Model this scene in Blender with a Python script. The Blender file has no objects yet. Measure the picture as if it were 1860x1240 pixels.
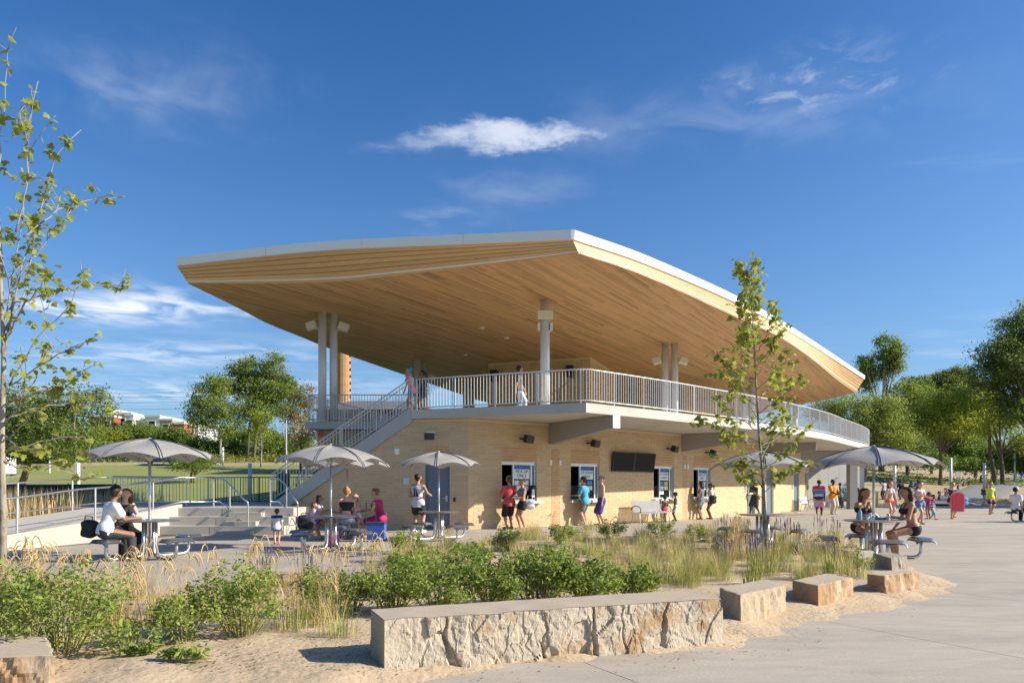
import bpy, math, random
import numpy as np
from mathutils import Vector, Matrix, noise as mnoise

S = bpy.context.scene
COL = S.collection
R = math.radians
rnd = random.Random(7)
nrs = np.random.RandomState(11)

# ------------------------------------------------------------------ camera
F, HZ, CX, HC = 1240.0, 885.0, 930.0, 1.42      # focal (photo pixels), horizon row, centre column, eye height
cam_d = bpy.data.cameras.new('camera')
cam = bpy.data.objects.new('camera', cam_d)
COL.objects.link(cam)
cam.location = (0, 0, HC)
cam.rotation_euler = (R(90), 0, 0)
cam_d.sensor_width = 36.0
cam_d.lens = 24.0
cam_d.shift_y = (HZ - 620.0) / 1860.0
cam_d.clip_start = 0.1
cam_d.clip_end = 3000
S.camera = cam

# ------------------------------------------------------------------ sun, sky, exposure
SUN_AZ, SUN_EL = -7.0, 29.0                     # azimuth from +X towards +Y, elevation
sun_d = bpy.data.lights.new('sun', 'SUN')
sun_d.energy = 5.0
sun_d.angle = R(0.5)
sun_d.color = (1.0, 0.90, 0.76)
sun = bpy.data.objects.new('sun', sun_d)
COL.objects.link(sun)
sdir = Vector((math.cos(R(SUN_EL)) * math.cos(R(SUN_AZ)), math.cos(R(SUN_EL)) * math.sin(R(SUN_AZ)), math.sin(R(SUN_EL))))
sun.rotation_euler = sdir.to_track_quat('Z', 'Y').to_euler()
sun.location = sdir * 60

world = bpy.data.worlds.new('World')
S.world = world
world.use_nodes = True
wt = world.node_tree
wt.nodes.clear()


def N(t, kind, **kw):
    n = t.nodes.new(kind)
    for k, v in kw.items():
        setattr(n, k, v)
    return n


def lk(t, a, b):
    t.links.new(a, b)


def wmath(t, op, a, b=None, c=None):
    n = N(t, 'ShaderNodeMath', operation=op)
    for i, v in enumerate((a, b, c)):
        if v is None:
            continue
        if isinstance(v, (int, float)):
            n.inputs[i].default_value = v
        else:
            lk(t, v, n.inputs[i])
    return n.outputs[0]


def build_world():
    t = wt
    sky = N(t, 'ShaderNodeTexSky', sky_type='NISHITA')
    sky.sun_disc = False
    sky.sun_elevation = R(SUN_EL)
    sky.sun_rotation = R(90 - SUN_AZ)
    sky.altitude = 50
    sky.air_density = 1.0
    sky.dust_density = 1.6
    sky.ozone_density = 3.0
    tc = N(t, 'ShaderNodeTexCoord')
    sep = N(t, 'ShaderNodeSeparateXYZ')
    lk(t, tc.outputs['Generated'], sep.inputs[0])
    zc = wmath(t, 'MAXIMUM', sep.outputs['Z'], 0.03)
    u = wmath(t, 'DIVIDE', sep.outputs['X'], zc)     # where the view ray meets a cloud layer one unit up
    v = wmath(t, 'DIVIDE', sep.outputs['Y'], zc)
    comb = N(t, 'ShaderNodeCombineXYZ')
    lk(t, u, comb.inputs[0]); lk(t, v, comb.inputs[1])
    # streaky thin cloud everywhere
    mp = N(t, 'ShaderNodeMapping'); mp.inputs['Scale'].default_value = (0.55, 1.5, 1); mp.inputs['Rotation'].default_value = (0, 0, R(-8))
    lk(t, comb.outputs[0], mp.inputs['Vector'])
    n1 = N(t, 'ShaderNodeTexNoise'); n1.inputs['Scale'].default_value = 1.1; n1.inputs['Detail'].default_value = 9; n1.inputs['Roughness'].default_value = 0.58; n1.inputs['Distortion'].default_value = 0.35
    lk(t, mp.outputs[0], n1.inputs['Vector'])
    n2 = N(t, 'ShaderNodeTexNoise'); n2.inputs['Scale'].default_value = 9.0; n2.inputs['Detail'].default_value = 8; n2.inputs['Roughness'].default_value = 0.62; n2.inputs['Distortion'].default_value = 0.5
    lk(t, comb.outputs[0], n2.inputs['Vector'])
    n3 = N(t, 'ShaderNodeTexNoise'); n3.inputs['Scale'].default_value = 3.0; n3.inputs['Detail'].default_value = 7; n3.inputs['Distortion'].default_value = 0.8
    lk(t, comb.outputs[0], n3.inputs['Vector'])

    def ramp(src, lo, hi):
        m = N(t, 'ShaderNodeMapRange', interpolation_type='SMOOTHSTEP')
        m.inputs[1].default_value = lo; m.inputs[2].default_value = hi
        lk(t, src, m.inputs[0])
        return m.outputs[0]
    wisp = wmath(t, 'MULTIPLY', ramp(n1.outputs[0], 0.6, 0.9), 0.2)
    far = ramp(v, 2.8, 5.5)                          # thin bands low over the horizon
    fb = wmath(t, 'MULTIPLY', wmath(t, 'MULTIPLY', ramp(n1.outputs[0], 0.5, 0.8), far), 0.3)
    # single clouds: centre u, v, half widths, strength, raggedness
    tot = wmath(t, 'MAXIMUM', wisp, fb)
    n4 = N(t, 'ShaderNodeTexNoise'); n4.inputs['Scale'].default_value = 5.5; n4.inputs['Detail'].default_value = 10; n4.inputs['Roughness'].default_value = 0.68
    lk(t, comb.outputs[0], n4.inputs['Vector'])
    sp4 = N(t, 'ShaderNodeSeparateColor'); lk(t, n4.outputs['Color'], sp4.inputs[0])
    u = wmath(t, 'ADD', u, wmath(t, 'MULTIPLY', wmath(t, 'SUBTRACT', sp4.outputs[0], 0.5), 0.42))
    v = wmath(t, 'ADD', v, wmath(t, 'MULTIPLY', wmath(t, 'SUBTRACT', sp4.outputs[1], 0.5), 0.30))
    blobs = [(-0.01, 1.94, 0.26, 0.11, 0.62, 0), (-0.26, 2.0, 0.10, 0.04, 0.3, 1), (0.76, 1.71, 0.20, 0.12, 0.34, 2),
             (0.55, 1.85, 0.5, 0.16, 0.16, 1), (-0.90, 1.72, 0.26, 0.16, 0.22, 1), (-2.2, 3.8, 0.9, 0.32, 0.95, 1),
             (0.02, 2.3, 0.2, 0.11, 0.16, 1), (-0.26, 2.55, 0.16, 0.12, 0.25, 1), (-2.6, 5.2, 1.2, 0.5, 0.45, 1), (-3.2, 7.2, 2.0, 0.9, 0.5, 1), (3.0, 6.6, 0.35, 0.08, 0.35, 1)]
    for (bu, bv, wu, wv, st, kind) in blobs:
        du = wmath(t, 'DIVIDE', wmath(t, 'SUBTRACT', u, bu), wu)
        dv = wmath(t, 'DIVIDE', wmath(t, 'SUBTRACT', wmath(t, 'SUBTRACT', v, bv), wmath(t, 'MULTIPLY', wmath(t, 'SUBTRACT', u, bu), -0.12)), wv)
        d2 = wmath(t, 'ADD', wmath(t, 'MULTIPLY', du, du), wmath(t, 'MULTIPLY', dv, dv))
        g = wmath(t, 'POWER', 2.718, wmath(t, 'MULTIPLY', d2, -1.0))
        nz = n2.outputs[0] if kind == 2 else n3.outputs[0]
        if kind == 0:
            m = ramp(wmath(t, 'ADD', wmath(t, 'MULTIPLY', g, 0.75), wmath(t, 'MULTIPLY', wmath(t, 'ADD', nz, n2.outputs[0]), 0.30)), 0.50, 1.05)
        elif kind == 2:
            m = wmath(t, 'MULTIPLY', g, ramp(nz, 0.42, 0.68))
        else:
            m = wmath(t, 'MULTIPLY', g, ramp(nz, 0.34, 0.7))
        tot = wmath(t, 'MAXIMUM', tot, wmath(t, 'MULTIPLY', m, st))
    above = ramp(sep.outputs['Z'], 0.0, 0.06)
    tot = wmath(t, 'MULTIPLY', tot, above)
    mix = N(t, 'ShaderNodeMix', data_type='RGBA')
    lk(t, tot, mix.inputs[0])
    hs = N(t, 'ShaderNodeHueSaturation'); hs.inputs['Saturation'].default_value = 1.3; hs.inputs['Value'].default_value = 1.0
    lk(t, sky.outputs[0], hs.inputs['Color'])
    tn = N(t, 'ShaderNodeMix', data_type='RGBA', blend_type='MULTIPLY'); tn.inputs[0].default_value = 1.0
    lk(t, hs.outputs[0], tn.inputs[6]); tn.inputs[7].default_value = (0.66, 0.87, 1.06, 1)
    hz = wmath(t, 'MULTIPLY', wmath(t, 'POWER', wmath(t, 'SUBTRACT', 1.0, wmath(t, 'MAXIMUM', sep.outputs['Z'], 0.0)), 4.0), 0.78)   # pale haze low in the sky, all round
    hm = N(t, 'ShaderNodeMix', data_type='RGBA'); lk(t, hz, hm.inputs[0]); lk(t, tn.outputs[2], hm.inputs[6]); hm.inputs[7].default_value = (2.5, 3.9, 5.6, 1)
    lk(t, hm.outputs[2], mix.inputs[6])
    mix.inputs[7].default_value = (7.4, 7.6, 8.0, 1)
    bg = N(t, 'ShaderNodeBackground'); bg.inputs['Strength'].default_value = 0.095
    lk(t, mix.outputs[2], bg.inputs['Color'])
    out = N(t, 'ShaderNodeOutputWorld')
    lk(t, bg.outputs[0], out.inputs['Surface'])


build_world()
S.view_settings.view_transform = 'Standard'
S.view_settings.look = 'None'
S.view_settings.gamma = 1.0
S.view_settings.use_curve_mapping = False
S.view_settings.exposure = 0.68
S.cycles.max_bounces = 8
S.cycles.use_denoising = True


# ------------------------------------------------------------------ pixel helpers (photo pixel + known height or distance)
def G(px, py, z=0.0):
    s = (py - HZ) / (HC - z)
    return Vector(((px - CX) / s, F / s, z))


def AD(px, py, d):
    return Vector(((px - CX) * d / F, d, HC + (HZ - py) * d / F))


# ------------------------------------------------------------------ materials
MATS = {}


def mat(name, col, rough=0.8, metal=0.0, var=0.12, scale=6.0, bump=0.0, bscale=40.0, spec=0.5, dark=None, dmask=(0.5, 0.7), dscale=2.0, trans=0.0, rand=0.0, stretch=None, emit=None, coords='Object', alpha=None):
    """Principled material: base colour x the mesh's 'tint' x soft noise, optional second colour in patches, optional fine relief."""
    if name in MATS:
        return MATS[name]
    m = bpy.data.materials.new(name)
    m.use_nodes = True
    t = m.node_tree
    b = t.nodes['Principled BSDF']
    b.inputs['Roughness'].default_value = rough
    b.inputs['Metallic'].default_value = metal
    b.inputs['Specular IOR Level'].default_value = spec
    tc = N(t, 'ShaderNodeTexCoord')
    src = N(t, 'ShaderNodeNewGeometry').outputs['Position'] if coords == 'World' else tc.outputs[coords]
    if stretch:
        mp = N(t, 'ShaderNodeMapping'); mp.inputs['Scale'].default_value = stretch
        lk(t, src, mp.inputs['Vector']); src = mp.outputs[0]
    n = N(t, 'ShaderNodeTexNoise'); n.inputs['Scale'].default_value = scale; n.inputs['Detail'].default_value = 6; n.inputs['Roughness'].default_value = 0.6
    lk(t, src, n.inputs['Vector'])
    col4 = (*col, 1)
    base = None
    if dark is not None:
        n2 = N(t, 'ShaderNodeTexNoise'); n2.inputs['Scale'].default_value = dscale; n2.inputs['Detail'].default_value = 8; n2.inputs['Roughness'].default_value = 0.65
        lk(t, src, n2.inputs['Vector'])
        mr = N(t, 'ShaderNodeMapRange', interpolation_type='SMOOTHSTEP'); mr.inputs[1].default_value = dmask[0]; mr.inputs[2].default_value = dmask[1]
        lk(t, n2.outputs[0], mr.inputs[0])
        mx = N(t, 'ShaderNodeMix', data_type='RGBA'); mx.inputs[6].default_value = col4; mx.inputs[7].default_value = (*dark, 1)
        lk(t, mr.outputs[0], mx.inputs[0])
        base = mx.outputs[2]
    att = N(t, 'ShaderNodeAttribute'); att.attribute_name = 'tint'
    f = wmath(t, 'MULTIPLY_ADD', n.outputs[0], 2 * var, 1 - var)
    f = wmath(t, 'MULTIPLY', f, att.outputs['Fac'])
    if rand:
        oi = N(t, 'ShaderNodeObjectInfo')
        f = wmath(t, 'MULTIPLY', f, wmath(t, 'MULTIPLY_ADD', oi.outputs['Random'], 2 * rand, 1 - rand))
    vm = N(t, 'ShaderNodeVectorMath', operation='SCALE')
    if base is None:
        vm.inputs[0].default_value = col
    else:
        lk(t, base, vm.inputs[0])
    lk(t, f, vm.inputs['Scale'])
    lk(t, vm.outputs[0], b.inputs['Base Color'])
    if bump:
        nb = N(t, 'ShaderNodeTexNoise'); nb.inputs['Scale'].default_value = bscale; nb.inputs['Detail'].default_value = 5
        lk(t, src, nb.inputs['Vector'])
        bp = N(t, 'ShaderNodeBump'); bp.inputs['Strength'].default_value = bump; bp.inputs['Distance'].default_value = 0.02
        lk(t, nb.outputs[0], bp.inputs['Height']); lk(t, bp.outputs[0], b.inputs['Normal'])
    if trans:
        tr = N(t, 'ShaderNodeBsdfTranslucent')
        lk(t, vm.outputs[0], tr.inputs['Color'])
        ms = N(t, 'ShaderNodeMixShader'); ms.inputs[0].default_value = trans
        lk(t, b.outputs[0], ms.inputs[1]); lk(t, tr.outputs[0], ms.inputs[2])
        lk(t, ms.outputs[0], t.nodes['Material Output'].inputs['Surface'])
    if emit:
        b.inputs['Emission Color'].default_value = (*emit[0], 1); b.inputs['Emission Strength'].default_value = emit[1]
    MATS[name] = m
    return m


def glass(name, tint=(0.9, 0.95, 0.95)):
    if name in MATS:
        return MATS[name]
    m = bpy.data.materials.new(name); m.use_nodes = True
    t = m.node_tree
    b = t.nodes['Principled BSDF']
    b.inputs['Base Color'].default_value = (*tint, 1)
    b.inputs['Roughness'].default_value = 0.03
    tr = N(t, 'ShaderNodeBsdfTransparent'); tr.inputs[0].default_value = (*tint, 1)
    gl = N(t, 'ShaderNodeBsdfGlossy'); gl.inputs['Roughness'].default_value = 0.03
    fr = N(t, 'ShaderNodeFresnel'); fr.inputs[0].default_value = 1.5
    ms = N(t, 'ShaderNodeMixShader')
    lk(t, fr.outputs[0], ms.inputs[0]); lk(t, tr.outputs[0], ms.inputs[1]); lk(t, gl.outputs[0], ms.inputs[2])
    lk(t, ms.outputs[0], t.nodes['Material Output'].inputs['Surface'])
    MATS[name] = m
    return m


# ------------------------------------------------------------------ mesh builder
OFF = {}                                        # world offset of each thing's own origin, by object name


class MB:
    def __init__(self):
        self.v, self.f, self.t, self.m, self.n = [], [], [], [], 0

    def add(self, verts, faces, tint=1.0, mi=0):
        verts = np.asarray([tuple(p) for p in verts], dtype=np.float64).reshape(-1, 3)
        self.v.append(verts)
        for f in faces:
            self.f.append(tuple(i + self.n for i in f))
            self.t.append(tint); self.m.append(mi)
        self.n += len(verts)
        return self

    def addarr(self, verts, faces, tint=1.0, mi=0):
        """numpy verts (n,3), faces (k,m) index array, tint scalar or array of k."""
        self.v.append(np.asarray(verts, dtype=np.float64))
        fa = np.asarray(faces) + self.n
        self.f.extend(map(tuple, fa.tolist()))
        tt = np.broadcast_to(np.asarray(tint, dtype=float), (len(fa),)).tolist()
        self.t.extend(tt); self.m.extend([mi] * len(fa))
        self.n += len(verts)
        return self

    def box(self, c, size, rz=0.0, tint=1.0, mi=0, rot=None):
        hx, hy, hz = size[0] / 2, size[1] / 2, size[2] / 2
        P = [Vector((sx * hx, sy * hy, sz * hz)) for sz in (-1, 1) for sy in (-1, 1) for sx in (-1, 1)]
        M = rot if rot is not None else Matrix.Rotation(rz, 3, 'Z')
        c = Vector(c)
        P = [M @ p + c for p in P]
        return self.add(P, [(0, 2, 3, 1), (4, 5, 7, 6), (0, 1, 5, 4), (2, 6, 7, 3), (0, 4, 6, 2), (1, 3, 7, 5)], tint, mi)

    def hexa(self, bot, top, tint=1.0, mi=0):
        """solid between two loops of equal length."""
        n = len(bot)
        fs = [tuple(range(n))[::-1], tuple(range(n, 2 * n))]
        fs += [(i, (i + 1) % n, n + (i + 1) % n, n + i) for i in range(n)]
        return self.add(list(bot) + list(top), fs, tint, mi)

    def prism(self, poly, z0, z1, tint=1.0, mi=0):
        return self.hexa([(p[0], p[1], z0) for p in poly], [(p[0], p[1], z1) for p in poly], tint, mi)

    def tube(self, pts, r, n=8, tint=1.0, mi=0, cap=True):
        pts = [Vector(p) for p in pts]
        rs = r if isinstance(r, (list, tuple)) else [r] * len(pts)
        k = len(pts)
        V, Fs = [], []
        ref = None
        for i, p in enumerate(pts):
            a = pts[max(i - 1, 0)]; b = pts[min(i + 1, k - 1)]
            d = (b - a)
            d = d.normalized() if d.length > 1e-9 else Vector((0, 0, 1))
            if ref is None:
                ref = Vector((0, 0, 1)) if abs(d.z) < 0.9 else Vector((1, 0, 0))
            x = (ref - d * ref.dot(d))
            if x.length < 1e-6:
                x = d.orthogonal()
            x.normalize(); y = d.cross(x); ref = x
            for j in range(n):
                a_ = 2 * math.pi * j / n
                V.append(p + (x * math.cos(a_) + y * math.sin(a_)) * rs[i])
        for i in range(k - 1):
            for j in range(n):
                j2 = (j + 1) % n
                Fs.append((i * n + j, i * n + j2, (i + 1) * n + j2, (i + 1) * n + j))
        if cap:
            Fs.append(tuple(range(n))[::-1]); Fs.append(tuple((k - 1) * n + j for j in range(n)))
        return self.add(V, Fs, tint, mi)

    def lathe(self, prof, n=16, c=(0, 0, 0), tint=1.0, mi=0, axis='Z'):
        V, Fs = [], []
        for (r, z) in prof:
            for j in range(n):
                a = 2 * math.pi * j / n
                V.append((c[0] + r * math.cos(a), c[1] + r * math.sin(a), c[2] + z))
        k = len(prof)
        for i in range(k - 1):
            for j in range(n):
                j2 = (j + 1) % n
                Fs.append((i * n + j, i * n + j2, (i + 1) * n + j2, (i + 1) * n + j))
        Fs.append(tuple(range(n))[::-1]); Fs.append(tuple((k - 1) * n + j for j in range(n)))
        return self.add(V, Fs, tint, mi)

    def grid(self, P, tint=1.0, mi=0):
        """P: rows x cols x 3 array of points -> quads."""
        P = np.asarray(P); r, c = P.shape[:2]
        idx = np.arange(r * c).reshape(r, c)
        fa = np.stack([idx[:-1, :-1], idx[:-1, 1:], idx[1:, 1:], idx[1:, :-1]], -1).reshape(-1, 4)
        return self.addarr(P.reshape(-1, 3), fa, tint, mi)

    def build(self, name, mats, parent=None, smooth=False, loc=None, local=False):
        me = bpy.data.meshes.new(name)
        V = np.concatenate(self.v) if self.v else np.zeros((0, 3))
        off = Vector((0, 0, 0))
        if parent is not None and not local:
            off = OFF.get(parent.name, Vector((0, 0, 0)))
        if parent is None and loc is not None:
            off = Vector(loc)
        V = V - np.array(off)
        me.from_pydata(V.tolist(), [], self.f)
        a = me.attributes.new('tint', 'FLOAT', 'FACE')
        a.data.foreach_set('value', np.array(self.t, dtype=np.float32))
        if not isinstance(mats, (list, tuple)):
            mats = [mats]
        for m in mats:
            me.materials.append(m)
        if len(mats) > 1:
            me.polygons.foreach_set('material_index', np.array(self.m, dtype=np.int32))
        if smooth:
            me.polygons.foreach_set('use_smooth', np.ones(len(me.polygons), dtype=bool))
        me.update()
        o = bpy.data.objects.new(name, me)
        COL.objects.link(o)
        if parent is not None:
            o.parent = parent
            OFF[o.name] = Vector((0, 0, 0)) if local else off
        else:
            if loc is not None:
                o.location = loc
            OFF[o.name] = off
        return o


def tag(o, label=None, cat=None, group=None, kind=None):
    for k, v in (('label', label), ('category', cat), ('group', group), ('kind', kind)):
        if v:
            o[k] = v
    return o


def thing(name, label, cat, loc=(0, 0, 0), rz=0.0, group=None, local=False):
    o = bpy.data.objects.new(name, None)
    o.empty_display_size = 0.2
    COL.objects.link(o)
    o.location = loc; o.rotation_euler = (0, 0, rz)
    OFF[o.name] = Vector((0, 0, 0)) if local else Vector(loc)
    return tag(o, label, cat, group)


def link_copy(o, parent=None):
    c = o.copy()
    COL.objects.link(c)
    c.parent = parent
    return c


def copy_tree(o, parent=None):
    c = link_copy(o, parent)
    for ch in o.children:
        copy_tree(ch, c)
    return c


def sharemesh(o, mesh_owner_name=None):
    return o.data


def lerp(a, b, t):
    return a + (b - a) * t


def polyline_fn(pts):
    """arc-length parametrised smooth curve through 2D points (Catmull-Rom, resampled). returns f(t)->Vector2, tangent, total length, table."""
    P = [Vector((p[0], p[1])) for p in pts]
    P = [P[0] * 2 - P[1]] + P + [P[-1] * 2 - P[-2]]
    out = []
    for i in range(1, len(P) - 2):
        for k in range(20):
            t = k / 20
            a, b, c, d = P[i - 1], P[i], P[i + 1], P[i + 2]
            out.append(0.5 * ((2 * b) + (c - a) * t + (2 * a - 5 * b + 4 * c - d) * t * t + (3 * b - a - 3 * c + d) * t ** 3))
    out.append(P[-2])
    A = np.array([tuple(p) for p in out])
    L = np.concatenate([[0], np.cumsum(np.linalg.norm(np.diff(A, axis=0), axis=1))])

    def f(t):
        return Vector((np.interp(t, L, A[:, 0]), np.interp(t, L, A[:, 1])))

    def tan(t):
        d = f(min(t + 0.2, L[-1])) - f(max(t - 0.2, 0))
        return d.normalized()
    return f, tan, float(L[-1]), A, L


def vnoise(x, y, z=0.0, s=1.0):
    return mnoise.noise(Vector((x * s, y * s, z)))


def make_text(body, size, loc, rot, material, name, parent, align='CENTER', extrude=0.0015):
    cu = bpy.data.curves.new(name, 'FONT')
    cu.body = body; cu.size = size; cu.align_x = align; cu.align_y = 'CENTER'; cu.extrude = extrude
    o = bpy.data.objects.new(name + '_tmp', cu)
    COL.objects.link(o)
    dg = bpy.context.evaluated_depsgraph_get()
    me = bpy.data.meshes.new_from_object(o.evaluated_get(dg))
    bpy.data.objects.remove(o)
    a = me.attributes.new('tint', 'FLOAT', 'FACE')
    a.data.foreach_set('value', np.ones(len(me.polygons), dtype=np.float32))
    me.materials.clear(); me.materials.append(material)
    q = bpy.data.objects.new(name, me)
    COL.objects.link(q)
    q.parent = parent
    q.location = Vector(loc) - OFF.get(parent.name, Vector((0, 0, 0)))
    q.rotation_euler = rot
    return q

# ================================================================== the setting
def sst(a, b, x):
    t = min(max((x - a) / (b - a), 0.0), 1.0)
    return t * t * (3 - 2 * t)


PATH_P0, PATH_D = Vector((31.0, 50.5)), Vector((0.63, 0.777))


def th(x, y):
    """height of the natural ground."""
    zl = np.interp(y, [36, 45, 90, 115, 150, 220, 500], [0.0, 0.45, 4.5, 7.0, 11.0, 14, 16])
    zr = np.interp(y, [56, 62, 76, 105, 140, 250, 500], [0.0, 0.45, 1.5, 2.7, 4.0, 8, 14])
    d = (x - PATH_P0.x) * -PATH_D.y + (y - PATH_P0.y) * PATH_D.x
    zr += min(max(d - 3, 0), 22) * 0.085 * sst(57, 66, y)
    zc = np.interp(y, [67, 90, 150, 500], [0.0, 3, 9, 14])
    wl = sst(-9, -15, x) if x < -9 else 0.0
    wr = sst(22, 27, x)
    z = zl * wl + zr * wr + zc * (1 - wl - wr)
    return float(z) + 0.12 * vnoise(x, y, 0, 0.09) * min(1, max(0, z)) - 0.03


M_grass = mat('grass_ground', (0.225, 0.255, 0.055), 0.95, var=0.3, scale=0.5, bump=0.6, bscale=9, dark=(0.27, 0.22, 0.10), dmask=(0.5, 0.68), dscale=0.08, coords='World')
M_meadow = mat('wild_grass_ground', (0.13, 0.13, 0.035), 0.95, var=0.4, scale=0.8, bump=0.8, bscale=6, dark=(0.05, 0.075, 0.02), dmask=(0.48, 0.62), dscale=0.3, coords='World')
M_sand = mat('sand', (0.46, 0.355, 0.23), 0.95, var=0.16, scale=3.0, bump=0.9, bscale=16, dark=(0.34, 0.25, 0.15), dmask=(0.5, 0.72), dscale=1.4, coords='World')
M_sandgrass = mat('sand_with_grass', (0.40, 0.30, 0.18), 0.95, var=0.2, scale=0.8, bump=0.7, bscale=6, dark=(0.15, 0.17, 0.05), dmask=(0.53, 0.63), dscale=0.22, coords='World', stretch=(0.6, 1.8, 1))
M_conc = mat('pale_concrete', (0.40, 0.35, 0.285), 0.85, var=0.2, scale=5.0, bump=0.25, bscale=60, dark=(0.31, 0.275, 0.225), dmask=(0.42, 0.72), dscale=0.9, coords='World', stretch=(0.45, 1.5, 1))
M_conc2 = mat('cast_concrete', (0.44, 0.41, 0.35), 0.85, var=0.08, scale=2.5, bump=0.12, bscale=70, dark=(0.34, 0.32, 0.28), dmask=(0.55, 0.75), dscale=0.9, coords='World')
M_joint = mat('joint_dark', (0.10, 0.09, 0.075), 0.95, coords='World')
M_asphalt = mat('path_asphalt', (0.20, 0.195, 0.185), 0.9, var=0.12, scale=1.0, coords='World')

# the ground: one sheet out to the horizon
gx = np.concatenate([np.linspace(-1500, -180, 14), np.linspace(-160, -30, 44), np.linspace(-28, 40, 70), np.linspace(43, 200, 50), np.linspace(230, 1500, 14)])
gy = np.concatenate([np.linspace(-300, 0, 8), np.linspace(4, 80, 76), np.linspace(83, 240, 50), np.linspace(260, 1600, 18)])
PP = np.zeros((len(gy), len(gx), 3))
for j, y in enumerate(gy):
    for i, x in enumerate(gx):
        PP[j, i] = (x, y, th(x, y) - 0.03)
ground = MB().grid(PP).build('ground', M_grass, smooth=True)
tag(ground, 'mown and dry grass ground rising behind the pavilion', 'ground', kind='structure')

# plaza of pale concrete slabs; joint directions as in the photograph
ja = Vector((0.5, -0.866)); jb = Vector((0.866, 0.5))
plaza_poly = [(-11.0, 20.0), (-12.2, 12.0), (-14, 6.0), (-16, -6), (46, -6), (56, 56.0), (24, 56.3), (24, 66), (-6, 66), (-9, 28), (-10.6, 24)]


def inside(poly, x, y):
    c = False
    n = len(poly)
    for i in range(n):
        x1, y1 = poly[i][0], poly[i][1]; x2, y2 = poly[i - 1][0], poly[i - 1][1]
        if (y1 > y) != (y2 > y) and x < (x2 - x1) * (y - y1) / (y2 - y1) + x1:
            c = not c
    return c


plaza = MB().prism(plaza_poly, -0.05, -0.014).build('plaza', M_joint)
tag(plaza, 'pale concrete plaza of large square slabs around the pavilion', 'plaza', kind='structure')
SL = 3.25


def clip_poly(poly, clip):
    """keep the part of convex poly inside the (possibly concave, only lightly) clip loop: Sutherland-Hodgman against one half plane."""
    p0, nrm = clip
    out = []
    for i in range(len(poly)):
        a, b = poly[i], poly[(i + 1) % len(poly)]
        da, db = (a - p0).dot(nrm), (b - p0).dot(nrm)
        if da >= 0:
            out.append(a)
        if (da >= 0) != (db >= 0):
            out.append(a + (b - a) * (da / (da - db)))
    return out


nslab = 0
far_slabs = MB()
for iu in range(-13, 26):
    for iv in range(-18, 20):
        a0, b0 = iv * SL + 0.35, iu * SL + 0.03
        q = [jb * (b0 + db) + ja * (a0 + da) for (db, da) in ((0.005, 0.005), (SL - 0.005, 0.005), (SL - 0.005, SL - 0.005), (0.005, SL - 0.005))]
        q = q[::-1]
        c = (q[0] + q[2]) / 2
        if not inside(plaza_poly, c.x, c.y):
            # keep slabs cut by the border: clip them against the left and far borders
            if not any(inside(plaza_poly, p.x, p.y) for p in q):
                continue
        for (p0, p1) in (((-12.2, 12.0), (-11.0, 20.0)), ((-14, 6), (-12.2, 12)), ((56, 56.0), (24, 56.3)), ((-16, -6), (-14, 6))):
            e = Vector(p1) - Vector(p0)
            if p0[1] < 21 and c.y > 21:
                continue
            if p0[0] == 56 and c.x < 24:
                continue
            # inside is to the right of left border going up; below the far border
            q = clip_poly(q, (Vector(p0), Vector((e.y, -e.x)) if p0[0] != 56 else Vector((0, -1))))
            if len(q) < 3:
                break
        if len(q) < 3:
            continue
        if c.y > 21 and c.x < -9.3:
            continue
        tint = 1.0 + 0.05 * rnd.uniform(-1, 1)
        if c.y < 42 and nslab < 290 and c.y > 0:
            o = MB().prism(q, -0.05, 0.0, tint).build('paving_slab', M_conc, plaza)
            nslab += 1
        else:
            far_slabs.prism(q, -0.05, 0.0, tint)
o = far_slabs.build('distant_slabs', M_conc, plaza); o['kind'] = 'stuff'

# the planted sand bed in front
bed_px = [(-260, 1052), (120, 1072), (240, 1083), (420, 1076), (640, 1052), (690, 1012), (760, 998), (880, 985), (1000, 962), (1130, 950), (1290, 948), (1420, 962), (1560, 985), (1600, 1008), (1660, 1035),
          (1745, 1060), (1690, 1092), (1560, 1112), (1430, 1140), (1330, 1168), (1200, 1185), (1040, 1198), (900, 1212), (760, 1232), (690, 1262), (430, 1330), (-300, 1420)]
bed = [G(x, y) for x, y in bed_px]
bedA = np.array([(p.x, p.y) for p in bed])


def bed_dist(x, y):
    d = 1e9
    for i in range(len(bedA)):
        a = bedA[i]; b = bedA[(i + 1) % len(bedA)]
        e = b - a
        t = np.clip(((x - a[0]) * e[0] + (y - a[1]) * e[1]) / (e @ e), 0, 1)
        d = min(d, math.hypot(x - a[0] - t * e[0], y - a[1] - t * e[1]))
    return d if inside(bed, x, y) else -d


def sand_z(x, y):
    d = bed_dist(x, y) + 0.25 * vnoise(x, y, 3.0, 1.7) + 0.12 * vnoise(x, y, 9, 6)
    f = sst(-0.25, 0.55, d)
    h = 0.07 * f + f * (0.035 * vnoise(x, y, 0, 1.3) + 0.022 * vnoise(x, y, 5, 3.7) + 0.016 * abs(vnoise(x, y, 2, 9.0)))
    return h - 0.022 * (1 - f)


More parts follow.
